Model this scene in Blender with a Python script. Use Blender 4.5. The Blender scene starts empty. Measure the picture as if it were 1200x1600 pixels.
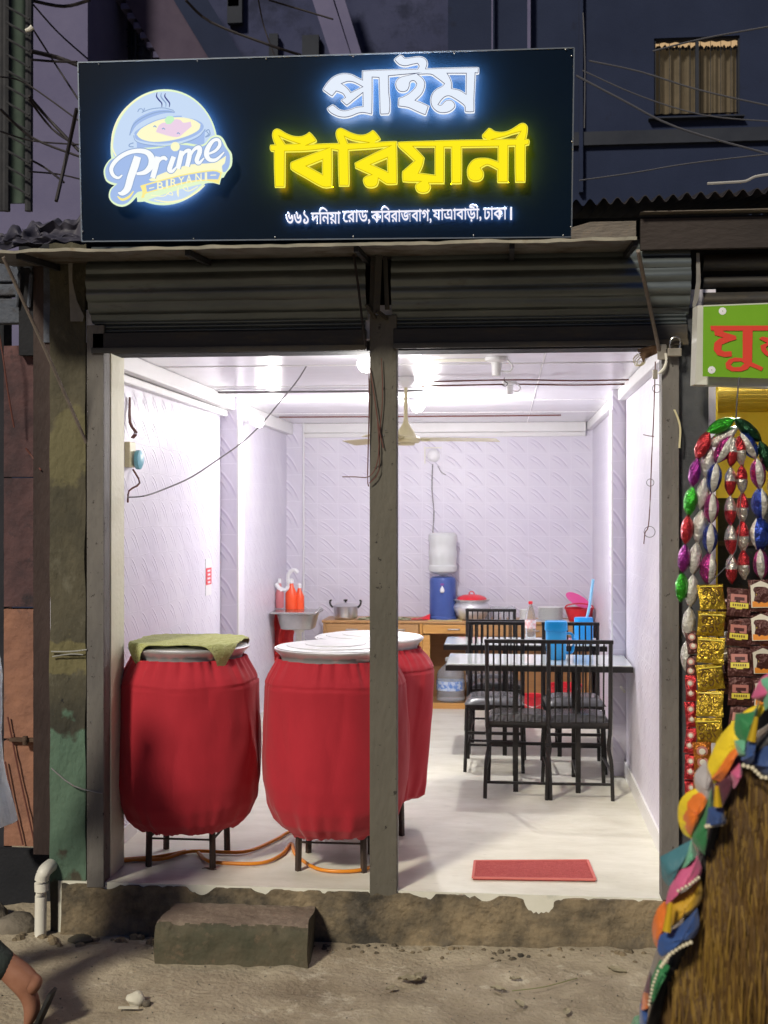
import bpy, math, random
from mathutils import Vector, Matrix, noise
random.seed(7)
sc = bpy.context.scene
COL = sc.collection
R = math.radians
# ------------------------------------------------------------------ camera
F = 1950.0; A = math.atan(188 / F); SA, CA = math.sin(A), math.cos(A)
VH = 795.0; H = 1.70; D = 5.55
ROAD = -0.24
cam = bpy.data.cameras.new('camera'); camo = bpy.data.objects.new('camera', cam); COL.objects.link(camo)
camo.location = (0, -D, H); camo.rotation_euler = (R(90), 0, A)
cam.sensor_fit = 'VERTICAL'; cam.sensor_height = 36; cam.lens = F / 1600 * 36
cam.shift_y = -(800 - VH) / 1600; cam.clip_end = 300; cam.clip_start = .05
sc.camera = camo
cam.dof.use_dof = True; cam.dof.focus_distance = 5.7; cam.dof.aperture_fstop = 4.6
# ------------------------------------------------------------------ world, street light, exposure
w = bpy.data.worlds.new('World'); sc.world = w; w.use_nodes = True
wn = w.node_tree.nodes; wl = w.node_tree.links
sky = wn.new('ShaderNodeTexSky'); sky.sky_type = 'NISHITA'; sky.sun_disc = False
SUN_EL, SUN_AZ = R(37), R(206)
sky.ozone_density = 6.0; sky.sun_elevation = R(1.5); sky.sun_rotation = SUN_AZ
bg = wn['Background']; wl.new(sky.outputs[0], bg.inputs[0]); bg.inputs[1].default_value = .15
sun = bpy.data.lights.new('sun', 'SUN'); suno = bpy.data.objects.new('sun', sun); COL.objects.link(suno)
sun.energy = 3.0; sun.angle = R(8); sun.color = (1, .92, .76)
sd = Vector((math.sin(SUN_AZ) * math.cos(SUN_EL), math.cos(SUN_AZ) * math.cos(SUN_EL), math.sin(SUN_EL)))
suno.rotation_euler = sd.to_track_quat('Z', 'Y').to_euler()
sc.view_settings.view_transform = 'Standard'; sc.view_settings.look = 'None'
sc.view_settings.exposure = 0; sc.view_settings.gamma = 1; sc.view_settings.use_curve_mapping = False

# ------------------------------------------------------------------ pixel -> place helpers (measuring the photo)
def rat(u):
    t = (u - 600) / F
    return (t * CA - SA) / (CA + t * SA)
def dep(x, y): return -x * SA + (y + D) * CA
def PY(u, v, Y):
    x = rat(u) * (Y + D); d = dep(x, Y)
    return Vector((x, Y, H + (VH - v) / F * d))
def PX(u, v, X):
    Y = X / rat(u) - D; d = dep(X, Y)
    return Vector((X, Y, H + (VH - v) / F * d))
def PZ(u, v, z):
    d = (H - z) * F / (v - VH); r = rat(u)
    Yp = d / (CA - r * SA)
    return Vector((r * Yp, Yp - D, z))

# ------------------------------------------------------------------ materials
MATS = {}
def M(name, c=(.5, .5, .5), c2=None, c3=None, sc_=6.0, rough=.6, metal=0.0, bump=0.0, bsc=60.0, st=(1, 1, 1), emit=None, es=1.0,
      trans=0.0, ior=1.45, coat=0.0, contrast=.2, alpha=None, detail=6, rv=.0, sheen=0, fac3=.5, wear=None, wsc=25, wth=.62):
    m = bpy.data.materials.new(name); m.use_nodes = True
    nt = m.node_tree; N = nt.nodes; L = nt.links; b = N['Principled BSDF']
    b.inputs['Base Color'].default_value = (*c, 1); b.inputs['Roughness'].default_value = rough
    b.inputs['Metallic'].default_value = metal; b.inputs['IOR'].default_value = ior
    b.inputs['Transmission Weight'].default_value = trans; b.inputs['Coat Weight'].default_value = coat
    if sheen: b.inputs['Sheen Weight'].default_value = sheen
    if emit: b.inputs['Emission Color'].default_value = (*emit, 1); b.inputs['Emission Strength'].default_value = es
    if alpha is not None: b.inputs['Alpha'].default_value = alpha
    tc = N.new('ShaderNodeTexCoord'); mp = N.new('ShaderNodeMapping'); L.new(tc.outputs['Object'], mp.inputs[0]); mp.inputs['Scale'].default_value = st
    col = None
    if c2:
        n = N.new('ShaderNodeTexNoise'); n.inputs['Scale'].default_value = sc_; n.inputs['Detail'].default_value = detail; n.inputs['Roughness'].default_value = .65
        L.new(mp.outputs[0], n.inputs['Vector'])
        r = N.new('ShaderNodeValToRGB'); r.color_ramp.elements[0].position = .5 - contrast; r.color_ramp.elements[1].position = .5 + contrast
        r.color_ramp.elements[0].color = (*c, 1); r.color_ramp.elements[1].color = (*c2, 1); L.new(n.outputs['Fac'], r.inputs[0]); col = r.outputs[0]
        if c3:
            n2 = N.new('ShaderNodeTexNoise'); n2.inputs['Scale'].default_value = sc_ * 2.7; n2.inputs['Detail'].default_value = 8; n2.inputs['Roughness'].default_value = .7
            L.new(mp.outputs[0], n2.inputs['Vector'])
            r2 = N.new('ShaderNodeValToRGB'); r2.color_ramp.elements[0].position = fac3; r2.color_ramp.elements[1].position = min(1, fac3 + .14)
            L.new(n2.outputs['Fac'], r2.inputs[0])
            mx = N.new('ShaderNodeMixRGB'); L.new(r2.outputs[0], mx.inputs[0]); L.new(col, mx.inputs[1]); mx.inputs[2].default_value = (*c3, 1); col = mx.outputs[0]
    if wear:
        n3 = N.new('ShaderNodeTexNoise'); n3.inputs['Scale'].default_value = wsc; n3.inputs['Detail'].default_value = 10; n3.inputs['Roughness'].default_value = .75
        L.new(tc.outputs['Object'], n3.inputs['Vector'])
        r3 = N.new('ShaderNodeValToRGB'); r3.color_ramp.elements[0].position = wth; r3.color_ramp.elements[1].position = wth + .03
        L.new(n3.outputs['Fac'], r3.inputs[0])
        mx = N.new('ShaderNodeMixRGB'); L.new(r3.outputs[0], mx.inputs[0])
        if col: L.new(col, mx.inputs[1])
        else: mx.inputs[1].default_value = (*c, 1)
        mx.inputs[2].default_value = (*wear, 1); col = mx.outputs[0]
    if col: L.new(col, b.inputs['Base Color'])
    if bump or rv:
        nb = N.new('ShaderNodeTexNoise'); nb.inputs['Scale'].default_value = bsc; nb.inputs['Detail'].default_value = 7
        L.new(mp.outputs[0], nb.inputs['Vector'])
        if bump:
            bp = N.new('ShaderNodeBump'); bp.inputs['Strength'].default_value = bump; bp.inputs['Distance'].default_value = .02
            L.new(nb.outputs['Fac'], bp.inputs['Height']); L.new(bp.outputs[0], b.inputs['Normal'])
        if rv:
            mr = N.new('ShaderNodeMapRange'); mr.inputs[3].default_value = rough - rv; mr.inputs[4].default_value = rough + rv
            L.new(nb.outputs['Fac'], mr.inputs[0]); L.new(mr.outputs[0], b.inputs['Roughness'])
    MATS[name] = m
    return m
def EM(name, c, s=1.0):
    m = bpy.data.materials.new(name); m.use_nodes = True; N = m.node_tree.nodes; N.remove(N['Principled BSDF'])
    e = N.new('ShaderNodeEmission'); e.inputs[0].default_value = (*c, 1); e.inputs[1].default_value = s
    m.node_tree.links.new(e.outputs[0], N['Material Output'].inputs[0]); return m

def wall_mat(name, ax, cw=.187, ch=.147, amt=1.0):
    """wallpaper: a repeated embossed leaf curve with faint seams; ax = horizontal axis index"""
    m = bpy.data.materials.new(name); m.use_nodes = True; nt = m.node_tree; N = nt.nodes; L = nt.links; b = N['Principled BSDF']
    tc = N.new('ShaderNodeTexCoord'); sp = N.new('ShaderNodeSeparateXYZ'); L.new(tc.outputs['Object'], sp.inputs[0])
    def mth(op, a, b_=None, c=None):
        n = N.new('ShaderNodeMath'); n.operation = op
        for i, x in enumerate((a, b_, c)):
            if x is None: continue
            if isinstance(x, (int, float)): n.inputs[i].default_value = x
            else: L.new(x, n.inputs[i])
        return n.outputs[0]
    wob = N.new('ShaderNodeTexNoise'); wob.inputs['Scale'].default_value = 3; L.new(tc.outputs['Object'], wob.inputs['Vector'])
    dx = mth('MULTIPLY', mth('SUBTRACT', wob.outputs['Fac'], .5), .03)
    h = mth('ADD', mth('ADD', sp.outputs[ax], dx), 40.0); z = mth('ADD', mth('ADD', sp.outputs[2], dx), 40.0)
    p = mth('FRACT', mth('DIVIDE', h, cw)); q = mth('FRACT', mth('DIVIDE', z, ch))
    s = mth('MULTIPLY', mth('POWER', p, 1.9), .95)
    g = mth('ADD', mth('SUBTRACT', q, .98), s)
    g = mth('DIVIDE', g, mth('ADD', .75, mth('MULTIPLY', p, .9)))
    def band(c, wd, lo, hi):
        d = mth('DIVIDE', mth('SUBTRACT', g, c), wd); e = mth('EXPONENT', mth('MULTIPLY', mth('MULTIPLY', d, d), -1.0))
        f1 = mth('SMOOTH_MIN', mth('MULTIPLY', mth('SUBTRACT', p, lo), 6.0), 1.0, .2); f2 = mth('SMOOTH_MIN', mth('MULTIPLY', mth('SUBTRACT', hi, p), 6.0), 1.0, .2)
        cl = mth('MAXIMUM', mth('MULTIPLY', f1, f2), 0.0)
        return mth('MULTIPLY', e, cl)
    b1 = band(-.10, .04, .12, .93); b2 = band(-.03, .028, .08, .9); b3 = band(-.34, .03, .05, .62); b4 = band(-.27, .03, .10, .55)
    seam = mth('MAXIMUM', mth('LESS_THAN', p, .02), mth('LESS_THAN', q, .025))
    base = N.new('ShaderNodeTexNoise'); base.inputs['Scale'].default_value = 2.2; base.inputs['Detail'].default_value = 5; L.new(tc.outputs['Object'], base.inputs['Vector'])
    r = N.new('ShaderNodeValToRGB'); r.color_ramp.elements[0].position = .3; r.color_ramp.elements[1].position = .7
    r.color_ramp.elements[0].color = (.665, .635, .745, 1); r.color_ramp.elements[1].color = (.74, .715, .805, 1); L.new(base.outputs['Fac'], r.inputs[0])
    def mix(fac, c1, c2):
        n = N.new('ShaderNodeMixRGB'); L.new(fac, n.inputs[0]); L.new(c1, n.inputs[1]); n.inputs[2].default_value = (*c2, 1); return n.outputs[0]
    c = mix(mth('MULTIPLY', mth('ADD', b1, b3), .55 * amt), r.outputs[0], (.50, .45, .60))
    c = mix(mth('MULTIPLY', mth('ADD', b2, b4), .6 * amt), c, (.88, .85, .95))
    c = mix(mth('MULTIPLY', seam, .28 * amt), c, (.9, .88, .97))
    L.new(c, b.inputs['Base Color']); b.inputs['Roughness'].default_value = .42
    hh = mth('ADD', mth('MULTIPLY', mth('SUBTRACT', mth('ADD', b2, b4), mth('ADD', b1, b3)), .6), mth('MULTIPLY', seam, .3))
    wr = N.new('ShaderNodeTexNoise'); wr.inputs['Scale'].default_value = 3.5; wr.inputs['Distortion'].default_value = 1.5; L.new(tc.outputs['Object'], wr.inputs['Vector'])
    hh = mth('ADD', hh, mth('MULTIPLY', wr.outputs['Fac'], 2.2))
    bp = N.new('ShaderNodeBump'); bp.inputs['Strength'].default_value = .55; bp.inputs['Distance'].default_value = .006
    L.new(hh, bp.inputs['Height']); L.new(bp.outputs[0], b.inputs['Normal'])
    return m

# ------------------------------------------------------------------ mesh builder
OFF = {}
class MB:
    def __init__(s): s.v = []; s.f = []; s.m = []
    def add(s, vs, fs, mi=0):
        o = len(s.v); s.v += [Vector(p) for p in vs]; s.f += [tuple(i + o for i in f) for f in fs]; s.m += [mi] * len(fs); return s
    def box(s, a, b, mi=0, rot=None, piv=None):
        x0, y0, z0 = a; x1, y1, z1 = b
        vs = [Vector(p) for p in ((x0,y0,z0),(x1,y0,z0),(x1,y1,z0),(x0,y1,z0),(x0,y0,z1),(x1,y0,z1),(x1,y1,z1),(x0,y1,z1))]
        if rot is not None:
            piv = Vector(piv) if piv else sum(vs, Vector()) / 8
            vs = [rot @ (p - piv) + piv for p in vs]
        return s.add(vs, [(0,3,2,1),(4,5,6,7),(0,1,5,4),(1,2,6,5),(2,3,7,6),(3,0,4,7)], mi)
    def bar(s, p, q, w, h=None, mi=0):
        p = Vector(p); q = Vector(q); h = h or w; d = (q - p); L = d.length; qn = d.to_track_quat('Z', 'Y')
        vs = []
        for z in (0, L):
            for x, y in ((-w/2,-h/2),(w/2,-h/2),(w/2,h/2),(-w/2,h/2)): vs.append(qn @ Vector((x, y, z)) + p)
        return s.add(vs, [(3,2,1,0),(4,5,6,7),(0,1,5,4),(1,2,6,5),(2,3,7,6),(3,0,4,7)], mi)
    def tube(s, pts, r, n=8, mi=0, smooth=3, cap=True):
        P = [Vector(p) for p in pts]
        if smooth > 1 and len(P) > 2:
            Q = []
            for i in range(len(P) - 1):
                p0 = P[max(i-1, 0)]; p1 = P[i]; p2 = P[i+1]; p3 = P[min(i+2, len(P)-1)]
                for k in range(smooth):
                    t = k / smooth
                    Q.append(.5 * ((2*p1) + (p2-p0)*t + (2*p0-5*p1+4*p2-p3)*t*t + (3*p1-p0-3*p2+p3)*t**3))
            Q.append(P[-1]); P = Q
        rr = r if isinstance(r, (list, tuple)) else None
        vs = []; up = Vector((0, 0, 1))
        for i, p in enumerate(P):
            d = (P[min(i+1, len(P)-1)] - P[max(i-1, 0)]).normalized()
            a = d.cross(up)
            if a.length < .05: a = d.cross(Vector((0, 1, 0)))
            a.normalize(); b = d.cross(a)
            rad = r if rr is None else rr[0] + (rr[1] - rr[0]) * i / max(1, len(P)-1)
            for k in range(n):
                th = 2*math.pi*k/n; vs.append(p + a*math.cos(th)*rad + b*math.sin(th)*rad)
        fs = []
        for i in range(len(P)-1):
            for k in range(n):
                k2 = (k+1) % n; fs.append((i*n+k, i*n+k2, (i+1)*n+k2, (i+1)*n+k))
        if cap: fs.append(tuple(range(n))[::-1]); fs.append(tuple((len(P)-1)*n+k for k in range(n)))
        return s.add(vs, fs, mi)
    def lathe(s, prof, n=32, c=(0,0,0), mi=0, sx=1, sy=1, fn=None, close=True, ax='Z'):
        c = Vector(c); vs = []
        for j, (r, z) in enumerate(prof):
            for k in range(n):
                th = 2*math.pi*k/n; rr = r
                if fn: rr = fn(r, z, th, j)
                p = Vector((rr*math.cos(th)*sx, rr*math.sin(th)*sy, z))
                if ax == 'Y': p = Vector((p.x, -p.z, p.y))
                if ax == 'X': p = Vector((p.z, p.y, p.x))
                vs.append(c + p)
        fs = []
        for j in range(len(prof)-1):
            for k in range(n):
                k2 = (k+1) % n; fs.append((j*n+k, j*n+k2, (j+1)*n+k2, (j+1)*n+k))
        if close:
            fs.append(tuple(range(n))[::-1]); fs.append(tuple((len(prof)-1)*n+k for k in range(n)))
        return s.add(vs, fs, mi)
    def grid(s, fn, nu, nv, mi=0):
        vs = [fn(i/nu, j/nv) for j in range(nv+1) for i in range(nu+1)]
        fs = [(j*(nu+1)+i, j*(nu+1)+i+1, (j+1)*(nu+1)+i+1, (j+1)*(nu+1)+i) for j in range(nv) for i in range(nu)]
        return s.add(vs, fs, mi)
    def slab(s, fn, nu, nv, t, mi=0):
        """a grid with thickness: t is an offset vector"""
        t = Vector(t); s.grid(fn, nu, nv, mi); s.grid(lambda a, b: Vector(fn(a, b)) + t, nu, nv, mi)
        def edge(g, n):
            o = [g(i/n) for i in range(n+1)]; vs = [Vector(p) for p in o] + [Vector(p)+t for p in o]
            s.add(vs, [(i, i+1, n+2+i, n+1+i) for i in range(n)], mi)
        edge(lambda x: fn(x, 0), nu); edge(lambda x: fn(x, 1), nu); edge(lambda x: fn(0, x), nv); edge(lambda x: fn(1, x), nv)
        return s
    def build(s, name, mat, parent=None, smooth=False, bevel=0, weld=False, shade=None, seg=2):
        me = bpy.data.meshes.new(name); off = OFF.get(parent.name, Vector()) if parent else Vector()
        me.from_pydata([tuple(p - off) for p in s.v], [], s.f); me.validate()
        mats = mat if isinstance(mat, (list, tuple)) else [mat]
        for m in mats: me.materials.append(m)
        if len(mats) > 1 and len(me.polygons) == len(s.m):
            me.polygons.foreach_set('material_index', s.m)
        if smooth:
            me.polygons.foreach_set('use_smooth', [True]*len(me.polygons))
            me.set_sharp_from_angle(angle=R(shade or 40))
        o = bpy.data.objects.new(name, me); COL.objects.link(o)
        if parent: o.parent = parent
        OFF[o.name] = off
        if bevel:
            b = o.modifiers.new('bevel', 'BEVEL'); b.width = bevel; b.segments = seg; b.limit_method = 'ANGLE'; b.angle_limit = R(40)
        return o
def tag(o, label=None, cat=None, group=None, kind=None):
    if label: o['label'] = label
    if cat: o['category'] = cat
    if group: o['group'] = group
    if kind: o['kind'] = kind
    return o
def thing(name, loc, label, cat, group=None):
    o = bpy.data.objects.new(name, None); COL.objects.link(o); o.location = loc; o.empty_display_size = .1
    OFF[o.name] = Vector(loc); return tag(o, label, cat, group)
def struct(o): o['kind'] = 'structure'; return o
def copy_tree(o, loc=None, rz=None, label=None, parent=None):
    kids = [c for c in bpy.data.objects if c.parent == o]
    c = o.copy(); COL.objects.link(c)
    if parent: c.parent = parent
    if loc is not None: c.location = loc
    if rz is not None: c.rotation_euler[2] = rz
    if label: c['label'] = label
    for k in kids: copy_tree(k, parent=c)
    return c

def flat_shape(loops, depth, Y, name, mat, parent, fw=None, smooth_close=False, off=0.0, bev=0.0):
    """outline loops [[(x,z)..]..] (even-odd holes) -> extruded plate whose front lies at y=Y"""
    cu = bpy.data.curves.new(name, 'CURVE'); cu.dimensions = '2D'; cu.fill_mode = 'BOTH'; cu.extrude = depth/2; cu.offset = off; cu.bevel_depth = bev; cu.bevel_resolution = 1
    for lp in loops:
        sp = cu.splines.new('POLY'); sp.points.add(len(lp)-1)
        for i, (x, z) in enumerate(lp): sp.points[i].co = (x, z, 0, 1)
        sp.use_cyclic_u = True
    return curve_mesh(cu, depth, Y, name, mat, parent)
def curve_mesh(cu, depth, Y, name, mat, parent, xf=None):
    t = bpy.data.objects.new('tmp', cu); COL.objects.link(t)
    dg = bpy.context.evaluated_depsgraph_get(); dg.update()
    me = bpy.data.meshes.new_from_object(t.evaluated_get(dg)); bpy.data.objects.remove(t)
    off = OFF.get(parent.name, Vector()) if parent else Vector()
    for v in me.vertices:
        x, z, e = v.co
        if xf: x, z = xf(x, z)
        v.co = Vector((x, Y + depth/2 - e, z)) - off
    me.materials.clear(); me.materials.append(mat); me.name = name
    o = bpy.data.objects.new(name, me); COL.objects.link(o)
    if parent: o.parent = parent
    OFF[o.name] = off
    return o
def smooth_loop(pts, n=4, corner=55):
    """Catmull-Rom through the points but keep sharp corners"""
    out = []; N = len(pts); P = [Vector(p) for p in pts]
    def sharp(i):
        a = (P[i]-P[i-1]); b = (P[(i+1)%N]-P[i])
        if a.length == 0 or b.length == 0: return True
        return a.angle(b) > R(corner)
    S = [sharp(i) for i in range(N)]
    for i in range(N):
        p1 = P[i]; p2 = P[(i+1)%N]; p0 = P[i-1] if not S[i] else p1; p3 = P[(i+2)%N] if not S[(i+1)%N] else p2
        k = n if (p2-p1).length > 0 else 1
        for j in range(k):
            t = j/k; q = .5*((2*p1)+(p2-p0)*t+(2*p0-5*p1+4*p2-p3)*t*t+(3*p1-p0-3*p2+p3)*t**3); out.append((q.x, q.y))
    return out
def nz(x, y, z=0, s=1): return noise.noise(Vector((x*s, y*s, z*s)))

# ------------------------------------------------------------------ material set
concrete = M('weathered_concrete', (.055, .05, .04), (.15, .135, .095), (.19, .17, .12), sc_=2.6, rough=.9, bump=.5, bsc=40, fac3=.55)
plinth_m = M('plinth_cement', (.05, .044, .035), (.27, .21, .13), (.12, .10, .075), sc_=2.6, rough=.92, bump=.8, bsc=30, contrast=.10, fac3=.52, wear=(.30, .27, .2), wsc=9, wth=.70)
road_m = M('dusty_road', (.24, .195, .135), (.47, .405, .30), (.56, .50, .39), sc_=2.2, rough=.95, bump=.6, bsc=45, fac3=.56, wear=(.10, .08, .06), wsc=30, wth=.66)
floor_m = M('cement_floor', (.62, .605, .51), (.80, .79, .70), (.50, .50, .43), sc_=2.6, rough=.42, bump=.06, bsc=12, st=(1, 2.2, 1), rv=.12, fac3=.6, wear=(.42, .42, .38), wsc=14, wth=.71)
wall_b = wall_mat('wallpaper_back', 0); wall_s = wall_mat('wallpaper_side', 1, amt=.8); wall_p = wall_mat('wallpaper_pillar', 0, .2, .24, 1.2)
ceil_m = M('ceiling_sheet', (.74, .73, .79), (.80, .79, .84), sc_=1.5, rough=.22, bump=.05, bsc=4, st=(1, 3, 1))
cream = M('cream_plaster', (.72, .70, .52), (.80, .78, .62), sc_=4, rough=.6, bump=.2, bsc=30, wear=(.4, .36, .25), wsc=40, wth=.70)
white_trim = M('white_trim', (.74, .74, .74), (.80, .79, .80), sc_=5, rough=.4, wear=(.5, .47, .42), wsc=30, wth=.7)
post_m = M('painted_steel_post', (.085, .078, .062), (.15, .138, .11), sc_=3, rough=.6, bump=.2, bsc=50, st=(1, 1, .4), wear=(.02, .016, .014), wsc=26, wth=.60)
jamb_m = M('shutter_channel', (.10, .093, .09), (.20, .185, .165), sc_=4, rough=.65, bump=.25, bsc=45, st=(1, 1, .35), wear=(.03, .022, .018), wsc=38, wth=.60)
shut_m = M('shutter_metal', (.085, .10, .11), (.20, .225, .22), (.07, .06, .045), sc_=2.5, rough=.34, metal=.6, bump=.1, bsc=25, st=(.3, 1, 1), fac3=.6)
shut_dk = M('shutter_bar_metal', (.03, .029, .03), (.07, .066, .062), (.08, .065, .045), sc_=3, rough=.6, metal=.3, bump=.15, bsc=30, st=(.3, 1, 1))
dark_m = M('near_black', (.008, .009, .013), (.018, .019, .024), sc_=3, rough=.85, bump=.2)  # plain near-black coat for lintel, beams, cabinet and recess
navy_wall = M('dark_blue_plaster', (.035, .038, .045), (.075, .078, .085), sc_=4, rough=.8, bump=.3, bsc=30)
iron = M('black_iron', (.012, .012, .013), (.03, .027, .025), sc_=15, rough=.42, metal=.3, bump=.05)
rust = M('rusty_iron', (.05, .03, .022), (.12, .075, .05), sc_=20, rough=.8, bump=.3)
alum = M('aluminium', (.62, .62, .62), (.75, .75, .75), sc_=12, rough=.28, metal=.95, bump=.05, bsc=30)
alumw = M('pale_aluminium', (.58, .58, .60), (.72, .72, .74), sc_=12, rough=.38, metal=.55, bump=.03, bsc=30)
steel = M('steel', (.5, .5, .48), rough=.25, metal=.9)
wood = M('light_wood_board', (.42, .23, .09), (.52, .30, .13), sc_=6, rough=.4, st=(1, 6, 14), bump=.03)
wood2 = M('orange_wood_board', (.55, .28, .07), (.66, .36, .12), sc_=6, rough=.35, st=(1, 6, 14))
wood_in = M('wood_inside', (.36, .18, .07), (.45, .25, .10), sc_=5, rough=.5, st=(1, 6, 10))
black_vinyl = M('black_vinyl', (.085, .085, .09), rough=.25, bump=.02, bsc=80)
glasstop = M('white_glass_top', (.70, .76, .74), rough=.06, coat=.5)
pvc = M('white_pvc', (.72, .70, .62), (.8, .78, .7), sc_=10, rough=.45, wear=(.35, .3, .22), wsc=30, wth=.66)
white_pl = M('white_plastic', (.8, .8, .82), rough=.35)
fan_m = M('cream_enamel', (.62, .56, .32), (.70, .64, .42), sc_=8, rough=.35)
blue_pl = M('blue_dispenser_plastic', (.045, .085, .30), (.06, .105, .34), sc_=6, rough=.3)
cyan_pl = M('cyan_plastic', (.01, .34, .78), rough=.3, emit=None)
red_pl = M('red_plastic', (.72, .03, .045), rough=.3)
pink_pl = M('pink_plastic', (.85, .12, .38), rough=.3)
orange_pl = M('orange_plastic', (.9, .10, .03), rough=.3)
clear = M('clear_plastic', (.92, .95, .97), rough=.08, trans=.85, ior=1.2)
frost = M('frosted_jar', (.80, .82, .82), rough=.35, trans=.25, ior=1.3)
hose = M('orange_hose', (.75, .26, .02), rough=.35)
cablem = M('dark_cable', (.018, .014, .016), rough=.6)
cable_g = M('grey_cable', (.22, .21, .22), rough=.6)
cable_r = M('brown_wire', (.14, .05, .04), rough=.6)
china = M('white_china', (.78, .79, .77), rough=.2)

# ================================================================== SETTING
XL, XR, YB, CZ = -1.93, .77, 5.5, 2.46
JL, JR = PY(163, 0, 0).x, PY(1033, 0, 0).x
# road: one sheet with gentle bumps
def gz(x, y):
    z = ROAD + .020*nz(x, y, 0, 1.3) + .016*nz(x, y, 3, 5) + .006*nz(x, y, 7, 17) + .003*nz(x, y, 9, 45)
    if y > -.55: z += .035 * max(0, (y + .55)) * (1 + nz(x, 0, 5, 3)) * (1 if x > -.6 else .8)
    return z
rd = MB()
def rdf(a, b):
    x = -3.2 + a*6.0; y = -3.2 + b*3.5
    return Vector((x, y, gz(x, y)))
rd.grid(rdf, 260, 170)
XS = [-120, -3.2, 2.8, 120]; YS = [-120, -3.2, .3, 150]
for i in range(3):
    for j in range(3):
        if i == 1 and j == 1: continue
        rd.add([(XS[i], YS[j], ROAD-.03), (XS[i+1], YS[j], ROAD-.03), (XS[i+1], YS[j+1], ROAD-.03), (XS[i], YS[j+1], ROAD-.03)], [(0,1,2,3)])
struct(rd.build('ground', road_m, smooth=True))
# shop floor
fl = MB(); fl.box((XL-.1, -.016, -.25), (XR+.1, YB+.1, 0.0)); struct(fl.build('floor', floor_m))
# walls
wb = MB(); wb.box((XL-.1, YB, 0), (XR+.1, YB+.12, CZ+.2)); struct(wb.build('wall_back', wall_b))
wlft = MB(); wlft.box((XL-.15, .02, 0), (XL, YB, CZ+.2)); struct(wlft.build('wall_left', wall_s))
wr_ = MB(); wr_.box((XR, .02, 0), (XR+.15, YB, CZ+.2)); struct(wr_.build('wall_right', wall_s))
ce = MB(); ce.box((XL, .0, CZ), (XR, YB, CZ+.15)); struct(ce.build('ceiling', ceil_m))
# ceiling panel joints (thin cover strips across and along)
for i, y in enumerate((1.0, 2.1, 3.2, 4.3)):
    s = MB(); s.box((XL+.02, y-.006, CZ-.003), (XR-.02, y+.006, CZ-.0005)); struct(s.build('ceiling_strip', white_trim))
for x in (.2,):
    s = MB(); s.box((x-.003, .1, CZ-.002), (x+.003, YB-.02, CZ-.0002)); struct(s.build('ceiling_strip', white_trim))
# skirting and cornices
sk = MB(); sk.box((XR-.012, .05, 0), (XR-.0005, YB, .10)); struct(sk.build('skirting', white_trim))
sk = MB(); sk.box((XL+.0005, .25, 0), (XL+.012, YB, .08)); struct(sk.build('skirting', white_trim))
for nm, a, b in (('cornice', (XL+.0005, .23, CZ-.13), (XL+.05, 2.83, CZ-.09)), ('cornice', (XL+.0005, .23, CZ-.085), (XL+.10, 2.83, CZ-.0005)),
              ('cornice', (XL+.0005, 3.07, CZ-.10), (XL+.06, YB-.01, CZ-.0005)), ('cornice', (XR-.05, .1, CZ-.07), (XR-.0005, YB-.01, CZ-.0005)),
              ('cornice', (XL+.07, YB-.06, CZ-.085), (XR-.06, YB-.0005, CZ-.001)), ('cornice', (XL+.07, YB-.03, CZ-.125), (XR-.06, YB-.0005, CZ-.0855))):
    c = MB(); c.box(a, b); struct(c.build(nm, white_trim, bevel=.006))
# pilasters
def pil(x0, x1, y0, y1, side):
    p = MB(); p.box((x0, y0, .0), (x1, y1, CZ-.001)); struct(p.build('pilaster', wall_p))
    c = MB(); xx = x1 if side > 0 else x0
    c.box((xx-.004 if side > 0 else xx-.007, y0-.004, .001), (xx+.007 if side > 0 else xx+.004, y0+.03, CZ-.13)); struct(c.build('corner_trim', white_trim))
pil(XL+.0005, PY(371, 0, 2.83).x, 2.83, 3.06, 1)
pil(PY(957, 0, 2.5).x, XR-.0005, 2.5, 2.74, -1)
pil(XL+.0005, PY(474, 0, 5.42).x, 5.42, YB-.0005, 1)
# front inner pilaster (cream reveal)
p = MB(); p.box((XL-.10, .06, .0), (-1.805, .26, CZ-.001)); struct(p.build('door_reveal', cream, bevel=.004))
p = MB(); p.box((JR+.03, .06, .0), (XR+.1, .16, CZ-.001)); struct(p.build('door_reveal', cream, bevel=.004))
# lintel wall above the opening
p = MB(); p.box((-2.25, .07, 2.415), (1.25, .22, 2.93)); struct(p.build('lintel_wall', dark_m))
p = MB(); p.box((-2.25, .22, CZ+.16), (1.25, YB+.1, CZ+.34)); struct(p.build('roof_slab', concrete))

# plinth: displaced front face with a broken upper edge
pl = MB(); PX0, PX1 = PY(100, 0, 0).x, PY(1075, 0, 0).x
def plf(a, b):
    x = PX0 + a*(PX1-PX0); z = -.34 + b*.332
    y = -.03 + .012*nz(x, z, 0, 4) + .006*nz(x, z, 2, 17)
    br = max(0, nz(x, 0, 9, 7) - .08) * .09 + max(0, nz(x, 0, 4, 23)-.1)*.03 if b > .8 else 0
    chip = math.exp(-((x-PY(845, 0, 0).x)/.075)**2)*(.8+.9*nz(x, 0, 3, 28)+.5*nz(x, 0, 6, 70))
    z -= br*(b-.8)*5 if b > .8 else 0
    if b > .72: y += .03*chip*(b-.72)/.28; z -= .05*chip*(b-.72)/.28
    y -= .05*(1-b)**3
    return Vector((x, y, z))
pl.grid(plf, 260, 26)
pl.grid(lambda a, b: Vector((plf(a, 1).x, plf(a, 1).y + b*(.05 - plf(a, 1).y), plf(a, 1).z + .0005*b)), 260, 3)
tag(pl.build('plinth', plinth_m, smooth=True, shade=60), 'long stained cement plinth with a chipped top edge under the shop opening', 'plinth')

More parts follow.
